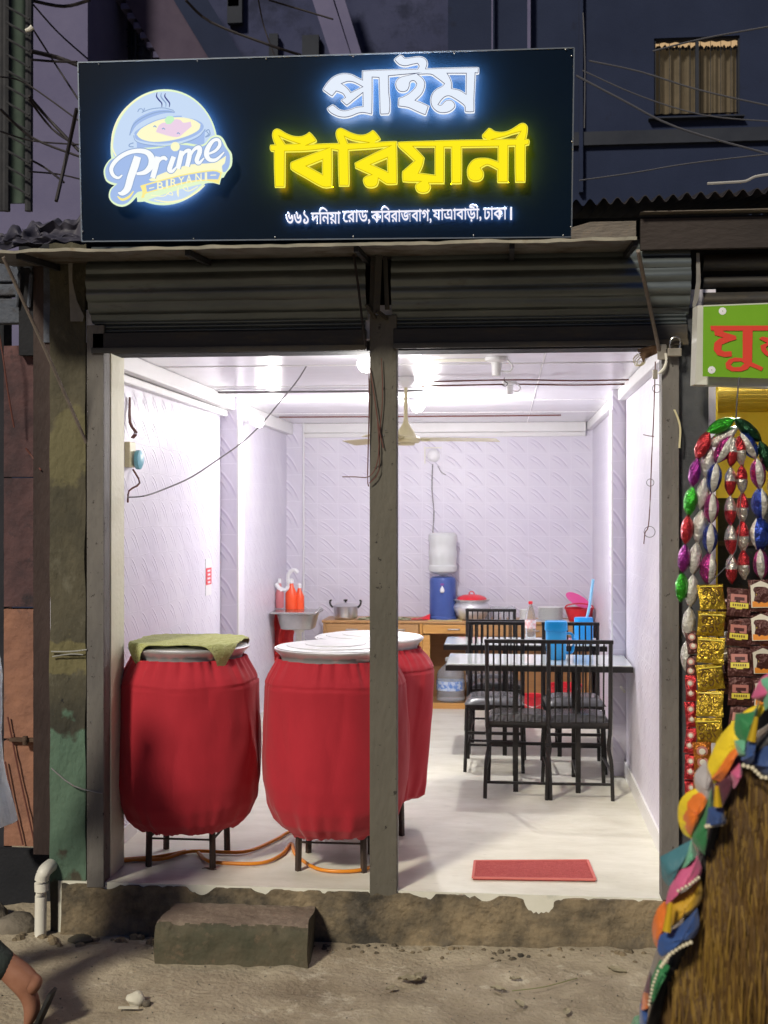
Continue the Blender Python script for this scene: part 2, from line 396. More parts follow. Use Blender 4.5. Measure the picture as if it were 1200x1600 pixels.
# concrete step in front
st = MB()
s0 = PZ(238, 1510, -.25)
sx0, sx1 = -1.49, -.83; sy0, sy1 = -.34, -.035; sz = -.075
def stf(a, b):
    # wraps front face then top
    x = sx0 + a*(sx1-sx0)
    L = .2; T = sy1 - sy0
    s_ = b*(L+T)
    if s_ < L: y = sy0 - .012*(1-s_/L); z = -.27 + s_*(sz+.27)/L
    else: y = sy0 + (s_-L); z = sz
    x += .03*nz(y, z, 4, 5)*(1 if a > .9 or a < .1 else 0) + (.03*(y-sy0) if a < .5 else -.06*(y-sy0))
    e = max(0, 1-abs(s_-L)/.035)*.012 + max(0, nz(x, 0, 8, 9)-.15)*.06*max(0, 1-abs(s_-L)/.05)
    return Vector((x, y + .006*nz(x, z, 1, 12) + e*.7, z + .006*nz(x, y, 2, 14) - e + .004*nz(x, y, 5, 40)))
st.grid(stf, 90, 44)
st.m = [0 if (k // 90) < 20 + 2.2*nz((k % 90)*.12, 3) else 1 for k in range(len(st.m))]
for a in (0, 1):
    ring = [stf(a, j/22) for j in range(23)]; ring.append(Vector((ring[-1].x, sy1, -.3))); ring.append(Vector((ring[0].x, sy0, -.3)))
    st.add(ring, [tuple(range(len(ring)))])
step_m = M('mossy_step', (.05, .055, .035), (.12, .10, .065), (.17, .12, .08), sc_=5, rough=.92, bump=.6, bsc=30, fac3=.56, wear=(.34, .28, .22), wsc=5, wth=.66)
top_m = M('pale_step_top', (.13, .10, .075), (.27, .215, .165), (.36, .30, .235), sc_=3.5, rough=.92, bump=.6, bsc=30, fac3=.57)  # top face a paler brown than the mossy front
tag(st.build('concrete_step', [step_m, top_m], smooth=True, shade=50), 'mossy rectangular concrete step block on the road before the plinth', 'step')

# ================================================================== FACADE
def px_box(mb, u0, v0, u1, v1, Y, dy, mi=0):
    a = PY(u0, v1, Y); b = PY(u1, v0, Y); c = PY((u0+u1)/2, (v0+v1)/2, Y)
    mb.box((a.x, Y, min(a.z, b.z)), (b.x, Y+dy, max(a.z, b.z)), mi)
# left concrete pillar with flaked green and ochre paint
pm = M('pillar_concrete', (.032, .032, .026), (.125, .11, .07), (.16, .15, .11), sc_=2.4, rough=.9, bump=.55, bsc=35, st=(1, 1, .6), fac3=.57, wear=(.02, .02, .02), wsc=16, wth=.64)
def paint_patch(m, col, z0, z1, thr=.45, scl=5):
    N = m.node_tree.nodes; L = m.node_tree.links; b = N['Principled BSDF']; src = b.inputs['Base Color'].links[0].from_socket
    tc = N.new('ShaderNodeTexCoord'); sp = N.new('ShaderNodeSeparateXYZ'); L.new(tc.outputs['Object'], sp.inputs[0])
    n = N.new('ShaderNodeTexNoise'); n.inputs['Scale'].default_value = scl; n.inputs['Detail'].default_value = 9; L.new(tc.outputs['Object'], n.inputs['Vector'])
    mid = (z0+z1)/2; hw = (z1-z0)/2
    def mt(op, a, c):
        k = N.new('ShaderNodeMath'); k.operation = op
        for i, x in enumerate((a, c)):
            if isinstance(x, (int, float)): k.inputs[i].default_value = x
            else: L.new(x, k.inputs[i])
        return k.outputs[0]
    d = mt('DIVIDE', mt('ABSOLUTE', mt('SUBTRACT', sp.outputs[2], mid), 0), hw)
    v = mt('ADD', mt('SUBTRACT', 1.0, d), mt('MULTIPLY', mt('SUBTRACT', n.outputs['Fac'], .5), 2.4))
    f = mt('MULTIPLY', mt('MINIMUM', mt('MAXIMUM', mt('MULTIPLY', mt('SUBTRACT', v, thr-.3), 8.0), 0), 1), .85)
    mx = N.new('ShaderNodeMixRGB'); L.new(f, mx.inputs[0]); L.new(src, mx.inputs[1]); mx.inputs[2].default_value = (*col, 1); L.new(mx.outputs[0], b.inputs['Base Color'])
zz = lambda v: PY(110, v, 0).z
paint_patch(pm, (.10, .175, .125), zz(1310), zz(1020), .5, 6)
paint_patch(pm, (.17, .15, .07), zz(1010), zz(850), .75, 7)
paint_patch(pm, (.16, .145, .075), zz(720), zz(500), .8, 5)
pp = MB(); a = PY(79, 1490, 0); b = PY(134.5, 395, 0)
pp.grid(lambda s, t: Vector((a.x + s*(b.x-a.x) + (.008*nz(t*12, s, 3) if s in (0, 1) else 0), -.01 + .008*nz(s*2, t*14, 1) + .05*max(0, .1-t)*nz(s*3, t*9, 4), -.30 + t*(3.0+.30))), 12, 130)
pp.box((a.x, .0, -.3), (b.x, .25, 3.0))
pillar = thing('concrete_pillar', ((a.x+b.x)/2, .1, -.3), 'stained concrete pillar with flaking green and ochre paint left of the shop opening', 'pillar')
pp.build('pillar_body', pm, pillar, smooth=True, shade=60)
# steel guide channels and centre post
def channel(u0, u1, v0, z1, label, name='shutter_guide', Y=-.035, mat=jamb_m, zb=0.0):
    a = PY(u0, 0, Y).x; b = PY(u1, 0, Y).x; zt = PY((u0+u1)/2, v0, Y).z
    t = thing(name, ((a+b)/2, Y, zb), label, 'post')
    m = MB(); m.box((a, Y, zb), (b, Y+.012, zt)); m.build('front_plate', mat, t, bevel=.002)
    m = MB(); m.box((a, Y+.0125, zb), (a+.006, Y+.09, zt-.002)); m.box((b-.006, Y+.0125, zb), (b, Y+.09, zt-.002)); m.build('side_flange', mat, t)
    return t
channel(135.5, 162, 508, 0, 'scratched grey steel shutter guide beside the left pillar', zb=-.02)
channel(1034, 1061, 545, 0, 'scratched grey brown steel shutter guide at the right end of the opening', zb=.0)
post = thing('centre_post', (-.54, -.03, -.05), 'chipped dark olive steel post standing between the two shop bays', 'post')
xa, xb = PY(577.5, 0, -.03).x, PY(620, 0, -.03).x
m = MB(); m.box((xa, -.03, -.055), (xb, .05, PY(598, 492, -.03).z)); m.build('post_body', post_m, post, bevel=.004)
m = MB(); m.box((xa-.006, -.024, -.045), (xb+.006, .056, -.03)); m.build('base_strap', rust, post)
m = MB()
for (u, v, w_, h_) in ((601, 671, 2.2, 1.6), (599, 679, 1.6, 2.2)):
    px_box(m, u, v, u+w_, v+h_, -.033, .002)
m.build('rivet', steel, post)
# wire tangle hanging from the post top
m = MB()
m.tube([PY(575, 560, -.045), PY(577, 620, -.05), PY(574.5, 740, -.04), PY(576, 760, -.04)], .0028)
m.tube([PY(578, 575, -.045), PY(585, 620, -.05), PY(592, 668, -.05), PY(599, 700, -.045)], .0025)
m.tube([PY(590, 660, -.05), PY(592, 700, -.055), PY(588, 728, -.05), PY(576, 745, -.05), PY(555, 745, -.06), PY(535, 745, -.05)], .0022)
m.tube([PY(596, 560, -.045), PY(598, 620, -.045), PY(593, 680, -.045), PY(592, 735, -.05), PY(577, 755, -.05)], .0022)
tag(m.build('loose_wires', cable_r), 'tangle of thin brown wires dangling down the centre post', 'wires')
m = MB(); m.tube([PY(552, 392, -.17), PY(560, 450, -.16), PY(567, 510, -.12), PY(571, 540, -.06)], .0055)
tag(m.build('power_cable', cablem), 'dark power cable dropping over the left shutter roll beside the post', 'cable')

# roller shutters: each rolled up, ribbed slats on the drum, flat curtain and bottom bar
def shutter(u0, u1, label, vtop, vroll, vbar, vbot):
    x0 = PY(u0, 0, -.05).x; x1 = PY(u1, 0, -.05).x; um = (u0+u1)/2
    Z = lambda v, Y=-.1: PY(um, v, Y).z
    t = thing('roller_shutter', ((x0+x1)/2, -.02, Z(vbot)), label, 'shutter', 'rolled up shutters over the two bays')
    zc = (Z(vtop) + Z(vroll))/2 + .03; rr = (Z(vtop)-Z(vroll))/2 + .045
    m = MB(); m.lathe([(rr-.02, x0+.02), (rr-.02, x1-.02)], 28, (0, .08, zc), ax='X'); m.build('drum', shut_dk, t)
    n = 8
    for k in range(n):
        a0 = R(248 - k*19.5); a1 = R(248 - (k+1)*19.5)
        m = MB()
        def f(s, q, o=0):
            aa = a0 + (a1-a0)*q; bul = .011*math.sin(math.pi*min(1, q*1.12)) if q < .89 else 0
            r_ = rr + bul + o
            dz = .0025*nz(s*5, k, 2) 
            return Vector((x0 + s*(x1-x0), .08 + r_*math.cos(aa)*.95, zc + r_*math.sin(aa) + dz))
        m.grid(f, 24, 9)
        m.build('slat', shut_m, t, smooth=True, shade=80)
    zb0, zb1, zr = Z(vbot, -.03), Z(vbar, -.03), zc - rr*.93
    nf = 3; top = zr + .01
    for k in range(nf):
        za = zb1 + (top-zb1)*k/nf; zb_ = zb1 + (top-zb1)*(k+1)/nf
        m = MB(); m.grid(lambda s, q: Vector((x0+.01 + s*(x1-x0-.02), -.005 - .010*math.sin(math.pi*q) + .004*nz(s*4, q, k), za + (zb_-za)*q*.97)), 20, 6)
        m.build('slat', shut_m, t, smooth=True, shade=80)
    m = MB(); m.box((x0+.005, -.035, zb0), (x1-.005, .0, zb1)); m.build('bottom_bar', shut_dk, t, bevel=.005)
    m = MB(); m.box((x0+.005, -.045, zb0-.004), (x1-.005, -.0355, zb0+.022)); m.build('rail_lip', shut_dk, t, bevel=.002)
    return t
shutter(140, 573, 'rolled up grey metal roller shutter over the left bay', 395, 497, 517, 549)
shutter(612, 1078, 'rolled up grey metal roller shutter over the right bay', 395, 490, 510, 541)
# drum end plates
def end_plate(pts, Y, label, w_=.006):
    m = MB(); P = [PY(u, v, Y) for u, v in pts]
    n = len(P); q = [p + Vector((0, w_, 0)) for p in P]
    m.add(P+q, [tuple(range(n)), tuple(range(n, 2*n))[::-1]] + [(i, (i+1) % n, n+(i+1) % n, n+i) for i in range(n)])
    return tag(m.build('shutter_bracket', M('bracket_metal', (.16, .15, .14), (.26, .25, .23), sc_=8, rough=.6)), label, 'bracket')
end_plate([(106, 398), (113, 398), (113, 440), (120, 470), (131, 494), (129, 502), (110, 502)], -.05, 'curved steel bracket plate at the left end of the left shutter')
end_plate([(1088, 395), (1093, 395), (1095, 440), (1091, 470), (1084, 484), (1082, 478), (1088, 440)], -.06, 'curved steel bracket plate at the right end of the right shutter')
m = MB(); m.bar(PY(592, 396, -.13), PY(588, 490, -.10), .03, .006); m.bar(PY(583, 400, -.10), PY(581, 488, -.06), .022, .006); m.bar(PY(602, 400, -.09), PY(605, 484, -.06), .02, .006)
m.bar(PY(589, 486, -.11), PY(605, 498, -.05), .014); m.bar(PY(573, 476, -.10), PY(586, 497, -.05), .02, .01)
tag(m.build('shutter_bracket', shut_dk), 'dark forked steel bracket above the centre post between the shutters', 'bracket')

# canopy: thin tin sheet with a wavy bent lip
ctin = M('canopy_tin', (.10, .095, .09), (.20, .19, .17), (.09, .06, .04), sc_=3, rough=.6, metal=.2, bump=.2, bsc=20)
ctl = M('tin_edge', (.30, .29, .25), (.55, .52, .42), (.30, .2, .11), sc_=4, rough=.6, bump=.15, fac3=.6)
can = thing('canopy', (-.8, -.05, 2.77), 'thin sagging tin canopy sheet with a bright bent lip below the signboard', 'canopy')
cx0 = PY(-60, 0, -.5).x; cx1 = PY(995, 0, -.5).x; cz = 2.775
cw = lambda x: .006*nz(x, 0, 3, 4) + .003*nz(x, 0, 8, 13)
m = MB(); m.slab(lambda a, b: Vector((cx0 + a*(cx1-cx0), -.5 + b*.56, cz + cw(cx0 + a*(cx1-cx0))*(1-b) + .05*b)), 120, 4, (0, 0, .006))
m.build('sheet', ctin, can, smooth=True)
m = MB(); m.slab(lambda a, b: Vector((cx0 + a*(cx1-cx0), -.503 - .004*b, cz - .004 + cw(cx0 + a*(cx1-cx0))*1.3 + (.012 + .005*nz(a*30, 0, 2))*b)), 160, 1, (0, .003, 0))
m.build('lip', ctl, can)
m = MB(); fx = PY(893, 0, -.48).x
m.slab(lambda a, b: Vector((fx + a*(cx1-fx), -.47 + .003*nz(a*5, b*3), cz + .014 + b*(.066 if a > .3 else .045 + a*.07))), 14, 3, (0, .01, 0))
m.build('fascia', M('fascia_board', (.11, .095, .08), (.19, .165, .14), sc_=5, rough=.8, bump=.3, st=(.4, 1, 2)), can)
for u in (40, 300, 560, 800, 990):
    x = PY(u, 0, -.4).x
    m = MB(); m.bar((x, -.48, cz-.012), (x, .04, cz+.03), .02, .025); m.build('support_arm', dark_m, can)
# stays
for pts, r_, lab in (([PZ(0,0,0) if 0 else PY(5, 402, -.5), PY(70, 545, -.27), PY(135, 692, -.03)], .0075, 'long pale bamboo stay slanting from the canopy down to the left pillar'),
                     ([PY(997, 392, -.48), PY(1010, 455, -.25), PY(1030, 548, -.05)], .0085, 'rusty iron stay slanting from the canopy to the right shutter guide')):
    m = MB(); m.tube(pts, r_, 8); tag(m.build('canopy_stay', M('stay', (.16, .13, .11), (.25, .21, .18), sc_=20, rough=.7)), lab, 'stay')

# ================================================================== SIGNBOARD
SY = -.45
panel_m = M('sign_acrylic', (.0015, .006, .016), (.002, .008, .020), sc_=1, rough=.38, coat=.0)
panel_m.node_tree.nodes['Principled BSDF'].inputs['Specular IOR Level'].default_value = .06
sg = [PY(122, 98, SY), PY(897, 75, SY), PY(893, 370.5, SY), PY(128, 377.5, SY)]
sign = thing('signboard', ((sg[0].x+sg[1].x)/2, SY+.05, sg[3].z), 'black shop signboard with a glowing round pot logo and white and yellow Bengali letters', 'signboard')
m = MB(); q = [p + Vector((0, .11, 0)) for p in sg]
m.add(sg+q, [(3,2,1,0), (4,5,6,7), (0,1,5,4), (1,2,6,5), (2,3,7,6), (3,0,4,7)]); m.build('panel', panel_m, sign)
edge_m = M('sign_edge_trim', (.12, .14, .17), rough=.4, metal=.6)
m = MB()
for i in range(4):
    m.bar(sg[i] + Vector((0, -.002, 0)), sg[(i+1) % 4] + Vector((0, -.002, 0)), .0038, .005)
m.build('edge_trim', edge_m, sign)
for (u, v) in ((155, 101), (309, 96), (416, 92.5), (552, 89), (710, 84), (884, 78), (893, 88), (894, 222), (892, 355), (880, 368), (740, 368), (552, 370), (430, 371), (303, 373), (146, 374), (130, 362), (126, 232), (123, 113)):
    c = PY(u, v, SY); m = MB(); m.lathe([(.0035, -.004), (.003, -.006), (.0001, -.007)], 8, (c.x, SY-.001, c.z), ax='Y', close=False)
    # lathe on Y: flip so that the head faces the street
    for i, p in enumerate(m.v): p.y = 2*(SY-.001) - p.y if p.y > SY else p.y
    m.build('screw', steel, sign)

def LP(pts, o, s):  # zoom-crop pixels -> sign plane
    return [(o[0] + x/s, o[1] + y/s) for x, y in pts]
def plane_xz(loop, Y): return [(PY(u, v, Y).x, PY(u, v, Y).z) for u, v in loop]
def signword(loops, name, glow, face, rim, base=.050, parent=None, n=3, gr='letter_groove'):
    Yb = SY - base
    lp = [plane_xz(smooth_loop(l, n), Yb) for l in loops]
    o = flat_shape(lp, .010, Yb, name, rim, parent or sign)                       # pale translucent rim body
    b = flat_shape(lp, .004, Yb + .0105, 'halo_lens', glow, o, off=-.006)          # lit back of the letter throws the halo on the panel
    g = flat_shape(lp, .0015, Yb - .0016, 'groove', MATS[gr], o, off=-.0026)
    f = flat_shape(lp, .002, Yb - .0036, 'face', face, o, off=-.0052)
    return o
MATS['letter_groove'] = EM('letter_groove', (.07, .08, .16), 1.0)
MATS['yellow_groove'] = EM('yellow_groove', (.62, .42, .0), 1.0)
w_rim = EM('white_letter_rim', (.93, .96, 1.0), 1.0); w_face = EM('white_letter_face', (.80, .87, .98), 1.0); w_glow = EM('white_letter_glow', (.80, .88, 1.0), 80.0)
y_rim = EM('yellow_letter_rim', (1.0, .93, .10), 1.0); y_face = EM('yellow_letter_face', (1.0, .85, .015), 1.0); y_glow = EM('yellow_letter_glow', (1.0, .48, .0), 80.0)
A_ = lambda p: LP(p, (500, 80), 9.23); B_ = lambda p: LP(p, (610, 80), 8.0)
prime = A_([(605,278),(800,266),(1000,260),(1040,257)]) + B_([(60,224),(200,220),(335,216),(348,190),(335,165),(280,175),(190,195),(120,182),(75,150),(42,108),(60,82),(120,40),(160,55),(185,80),(250,75),(330,63),(400,68),(450,100),(470,150),(455,213),
   (700,205),(900,200),(1085,198),(1110,215),(1108,272),(1092,285),(1070,283),(1065,400),(1055,600),(1055,745),(1035,768),(945,768),(925,745),(920,692),(860,642),(800,603),(740,572),(690,578),(645,618),(612,665),(632,666),(665,632),(700,608),(755,606),(795,630),(818,675),(805,715),(760,755),
   (700,778),(620,778),(560,750),(512,695),(495,630),(502,570),(530,510),(580,465),(635,437),(662,410),(612,370),(560,333),(500,299),(370,300),(410,335),(440,390),(435,460),(400,540),(328,612),(400,640),(488,682),(450,797),(425,803),(330,765),(220,715),(110,698),(92,680),(97,582),(165,560),(240,512),(300,455),(318,412),(298,384),(268,382),(250,402),
   (245,445),(220,495),(170,518),(110,510),(70,470),(55,415),(70,365),(115,322),(190,300),(60,312)]) + A_([(1000,368),(1005,600),(1020,730),(1015,870),(990,918),(880,922),(858,890),(850,700),(840,392),(765,388),(765,600),(760,880),(745,922),(640,900),(560,905),(450,948),(350,966),(250,950),(150,900),(102,845),(110,810),(180,765),(220,785),(280,832),(350,850),(430,835),(520,800),(610,790),(608,622),(500,705),(405,783),(370,785),(297,715),(305,697),(352,668),(320,620),(240,590),(182,660),(150,650),(40,570),(42,538),(100,450),(180,372),(280,325),(370,315),(460,330),(540,370),(602,400)])
ph = [A_([(335,472),(400,450),(470,455),(530,480),(592,515),(450,585),(400,522)]), B_([(728,288),(938,288),(935,520),(870,482),(776,460),(774,395),(752,330)])]
# the pocket under the head bar between stem and curl is open ground inside the outline
signword([prime] + ph, 'white_word', w_glow, w_face, w_rim)
C_ = lambda p: LP(p, (415, 190), 8.0); D_ = lambda p: LP(p, (540, 190), 7.5); E_ = lambda p: LP(p, (680, 185), 7.5)
b1 = C_([(58,290),(115,286),(92,230),(80,170),(95,112),(135,88),(180,97),(260,145),(350,178),(440,182),(500,160),(545,128),(580,155),(635,225),(630,255),(570,282),(720,272),(910,268),(882,200),(875,140),(895,95),(940,78)]) + \
     D_([(0,95),(60,125),(140,150),(210,152),(270,130),(315,98),(345,115),(405,190),(400,215),(345,240),(480,231),(592,228),(602,240),(602,290),(605,480),(607,700),(600,735),(490,738),(440,712),(392,680),(385,720),(360,760),(300,778),(240,765),(208,720),(205,670),(235,640),(282,622),(200,585),(112,545),(104,488),(130,470),(300,385),(470,302),(300,320),(40,338),(42,500),(45,700),(38,757)]) + \
     C_([(915,808),(905,600),(902,366),(834,354),(835,600),(830,808),(815,822),(705,822),(500,708),(330,610),(308,570),(310,520),(340,495),(520,425),(705,352),(500,373),(247,380),(245,600),(243,800),(230,822),(115,822),(105,600),(103,375),(65,370),(53,345),(53,305)])
h1 = [C_([(200,206),(280,240),(372,272),(250,280)]), D_([(5,192),(80,222),(200,244),(30,252)]), C_([(530,558),(705,487),(705,652)]), D_([(315,503),(483,432),(488,582)])]
signword([b1] + h1, 'yellow_word', y_glow, y_face, y_rim, gr='yellow_groove')
b2 = D_([(614,245),(640,235),(900,226),(1050,223)]) + E_([(0,258),(300,250),(590,246),(560,232),(548,205),(560,180),(625,112),(655,118),(700,148),(780,158),(860,140),(940,95),(1000,57),(1050,57),(1085,100),(1080,180),(1065,240),(1095,245),(1108,270),(1100,310),(1062,318),(1060,500),(1060,700),(1055,748),(937,748),(932,600),(930,326),(862,328),(860,500),(857,735),(840,752),(735,752),(725,730),(725,602),(650,562),(600,550),(540,585),(570,635),(565,690),(530,730),(470,742),(410,725),(378,680),(372,600),(400,530),(450,480),(520,462),(620,465),(700,490),(732,500),(732,336),(315,342),(315,600),(310,745),(295,765),(205,765),(188,745),(184,346),(112,344),(110,600),(108,750),(95,765),(20,765)]) + \
     D_([(988,728),(1000,770),(970,825),(905,842),(845,825),(815,780),(822,735),(850,712),(750,712),(670,705),(662,680),(662,590),(690,560),(800,462),(700,370),(614,290)])
h2 = [D_([(812,300),(1043,300),(1043,622),(950,610),(867,600),(905,520),(922,440),(915,410)]), E_([(735,240),(830,215),(900,190),(983,168),(940,238)])]
signword([b2] + h2, 'yellow_word', y_glow, y_face, y_rim, gr='yellow_groove')

# address line: the same characters, glyph by glyph order, glowing white channel letters
a_glow = EM('address_glow', (.55, .7, 1), 30.0)
ad_w = EM('address_face', (.95, .92, 1.0), 1.0)
def textmesh(body, size, u0, v0, u1, v1, Y, name, mat, parent, ext=.004, bev=.0012, fit=True):
    cu = bpy.data.curves.new(name, 'FONT'); cu.body = body; cu.size = size; cu.extrude = ext; cu.bevel_depth = bev; cu.bevel_resolution = 0
    t = bpy.data.objects.new('tmp', cu); COL.objects.link(t); bpy.context.view_layer.update()
    bb = [Vector(c) for c in t.bound_box]; x0 = min(c.x for c in bb); x1 = max(c.x for c in bb); y0 = min(c.y for c in bb); y1 = max(c.y for c in bb)
    bpy.data.objects.remove(t)
    P0 = PY(u0, v1, Y); P1 = PY(u1, v1, Y); T = PY(u0, v0, Y)
    def xf(x, y):
        s = (x-x0)/(x1-x0); return P0.x + s*(P1.x-P0.x), P0.z + s*(P1.z-P0.z)*0 + (y-y0)/(y1-y0)*(T.z-P0.z)
    return curve_mesh(cu, ext*2+bev*2, Y, name, mat, parent, xf)
words = (('৬৬১', 446, 482, 330, 350), ('দিন\u09df\u09be', 486, 532, 324, 350), ('\u09c7র\u09beড,', 535, 578, 328, 350), ('কিবর\u09beজব\u09beগ,', 580, 674, 322, 350),
         ('য\u09beএ\u09beব\u09be\u09dc\u09c0,', 676, 752, 320, 347), ('ঢ\u09beক\u09be', 755, 792, 323, 343), ('।', 797, 800, 324, 343))
adr = None
for k, (s_, u0, u1, v0, v1) in enumerate(words):
    o = textmesh(s_, .1, u0, v0, u1, v1, SY-.024, 'address_word', ad_w, sign, ext=.003, bev=.0009)
    m = MB()
    g = textmesh(s_, .1, u0, v0, u1, v1, SY-.012, 'halo_lens', a_glow, o, ext=.001, bev=.0002)
# bar over the joined letter in the fifth word
bm_ = MB(); px_box(bm_, 692, 327, 704, 329, SY-.026, .005); bm_.build('letter_bar', ad_w, sign)

# round logo
logo = MB(); lc = PY(256, 230, SY)
def disc(name, cu_, cv_, ru, Y, dep_, mat, parent, sq=1.0):
    c = PY(cu_, cv_, Y); r_ = PY(cu_+ru, cv_, Y).x - c.x
    m = MB(); n = 72; P = [Vector((c.x + r_*math.cos(2*math.pi*i/n), Y, c.z + r_*sq*math.sin(2*math.pi*i/n))) for i in range(n)]
    q = [p + Vector((0, dep_, 0)) for p in P]
    m.add(P+q, [tuple(range(n)), tuple(range(n, 2*n))[::-1]] + [(i, (i+1) % n, n+(i+1) % n, n+i) for i in range(n)])
    return m.build(name, mat, parent)
F_ = lambda p: LP(p, (155, 130), 5.581)
lg_rim = EM('logo_rim', (.80, .95, .62), 1.0); lg_blue = EM('logo_pale_blue', (.60, .74, .95), .98); lg_mid = EM('logo_blue', (.38, .52, .84), 1.0); lg_line = EM('logo_line', (.30, .42, .66), 1.0)
lg_cream = EM('logo_cream', (1.0, .97, .62), 1.0); lg_white = EM('logo_white', (.97, .99, 1.0), 1.0); lg_pink = EM('logo_pink', (.86, .66, .82), 1.0); lg_green = EM('logo_green', (.58, .92, .58), 1.0)
lg_navy = EM('logo_navy', (.05, .06, .25), 1.0); lg_gold = EM('logo_gold', (1.0, .86, .30), 1.0); lg_glow = EM('logo_glow', (.66, .80, 1.0), 75.0)
Y0 = SY - .045
L0 = disc('logo', 255.5, 229.5, 83.5, Y0, .012, lg_rim, sign, 1.06)
disc('halo_lens', 255.5, 229.5, 78, Y0+.0125, .006, lg_glow, L0, 1.06)
disc('logo_face', 256.5, 229.5, 80.5, Y0-.003, .003, lg_blue, L0, 1.06)
def plate(loop, name, mat, lvl, n=3, t=.002, par=None):
    return flat_shape([plane_xz(smooth_loop(loop, n), Y0)], t, Y0 - .003 - lvl*.0028, name, mat, par or L0)
lobe = F_([(150,640),(100,665),(60,715),(42,775),(60,850),(100,880),(140,890),(98,930),(88,1000),(128,1055),(200,1078),(270,1050),(332,985),(335,1035),(400,1030),(480,1000),(700,930),(950,870),(1050,885),(1065,830),(1085,822),(1110,780),(1155,720),(1158,620),(1120,560),(1080,480),(1030,455),(970,475),(900,540),(700,520),(500,560),(350,570),(220,600)])
plate(lobe, 'word_backing', lg_rim, 1, t=.006)
lobe2 = F_([(160,652),(112,672),(75,720),(58,775),(72,840),(110,866),(165,880),(112,935),(104,1000),(138,1042),(200,1062),(262,1036),(330,960),(400,940),(700,880),(950,800),(1080,780),(1110,770),(1140,715),(1140,625),(1100,560),(1065,495),(1020,475),(975,492),(900,560),(700,540),(500,575),(350,582),(230,612)])
plate(lobe2, 'word_field', lg_mid, 2)
def ribbon(pts, wd, name, mat, lvl, par=None, n=5, o=(155, 130), s=5.581):
    P = [Vector(p) for p in LP(pts, o, s)]; W = [x/s for x in (wd if isinstance(wd, (list, tuple)) else [wd]*len(P))]
    Q = []; V = []
    for i in range(len(P)-1):
        p0 = P[max(i-1, 0)]; p1 = P[i]; p2 = P[i+1]; p3 = P[min(i+2, len(P)-1)]
        for k in range(n):
            t = k/n; Q.append(.5*((2*p1)+(p2-p0)*t+(2*p0-5*p1+4*p2-p3)*t*t+(3*p1-p0-3*p2+p3)*t**3)); V.append(W[i]+(W[i+1]-W[i])*t)
    Q.append(P[-1]); V.append(W[-1]); a = []; b = []
    for i, p in enumerate(Q):
        d = (Q[min(i+1, len(Q)-1)] - Q[max(i-1, 0)]); d = d.normalized() if d.length else Vector((1, 0)); nn = Vector((-d.y, d.x))*V[i]/2
        a.append(p+nn); b.append(p-nn)
    Y = Y0 - .003 - lvl*.0028; m = MB(); vs = [PY(p.x, p.y, Y) for p in a] + [PY(p.x, p.y, Y) for p in b]; N_ = len(a)
    fs = [(i, i+1, N_+i+1, N_+i) for i in range(N_-1)]
    vs2 = [v + Vector((0, .0018, 0)) for v in vs]
    m.add(vs, fs); m.add(vs + vs2, [(i, i+1, 2*N_+i+1, 2*N_+i) for i in range(N_-1)] + [(N_+i, N_+i+1, 3*N_+i+1, 3*N_+i) for i in range(N_-1)])
    return m.build(name, mat, par or L0)
# the pot, its lid, rice and steam
plate(F_([(265,450),(300,350),(370,290),(480,245),(600,235),(665,262),(560,275),(430,320),(330,385),(280,440)]), 'lid_drawing', lg_mid, .35, t=.0012)
plate(F_([(285,440),(330,370),(430,310),(560,268),(650,262),(560,290),(440,335),(345,395),(300,450)]), 'lid_drawing', lg_blue, .7, t=.0012)
ribbon([(335,250),(350,225),(375,225),(385,245),(395,215)], 7, 'lid_knob_line', lg_line, .6)
ribbon([(370,255),(450,225),(560,215),(650,238)], 7, 'lid_line', lg_line, .6)
ribbon([(265,455),(300,360),(400,290),(520,250),(660,250)], 8, 'lid_line', lg_line, .9)
plate(F_([(300,440),(330,520),(330,590),(920,560),(920,470),(925,370),(880,320),(760,290),(640,290),(480,330),(350,400)]), 'pot_drawing', lg_mid, .5, t=.0012)
ribbon([(300,440),(310,490),(400,520),(560,535),(720,510),(850,460),(915,400),(905,345),(830,305),(720,288)], 16, 'pot_rim_line', lg_blue, 1.05)
ribbon([(300,455),(320,505),(410,535),(560,550),(725,525),(860,472),(925,400)], 6, 'pot_line', lg_line, 1.3)
plate(F_([(330,450),(370,400),(460,350),(560,315),(700,300),(820,320),(885,360),(870,410),(780,460),(640,500),(480,515),(370,490)]), 'rice_drawing', lg_cream, 1.1)
plate(F_([(500,430),(520,380),(560,350),(620,350),(660,320),(710,325),(740,350),(800,340),(810,380),(750,430),(700,470),(640,470),(560,450)]), 'meat_drawing', lg_pink, 1.6)
plate(F_([(575,330),(600,295),(650,295),(660,325),(625,360),(590,360)]), 'herb_drawing', lg_green, 2.1)
for c_ in ((485, 380), (560, 400), (690, 440)): ribbon([(c_[0]-12, c_[1]), (c_[0], c_[1]-8), (c_[0]+14, c_[1]+4)], 9, 'garnish_line', lg_line, 2.4)
for dx_, m_ in ((0, lg_navy), (38, lg_line), (72, lg_navy)):
    ribbon([(505+dx_, 80+dx_*.1), (500+dx_, 115), (520+dx_, 145), (545+dx_*.95, 175), (545+dx_*.9, 210)], [3, 11, 13, 10, 3], 'steam_line', m_, .5)
for dx_ in (0, 38): ribbon([(925+dx_*.3, 420), (955, 405+dx_), (965-dx_*.4, 450), (925, 470)], 9, 'pot_handle_line', lg_line, .5)
ribbon([(300,520),(268,530),(262,550),(300,555)], 9, 'pot_handle_line', lg_line, .5)
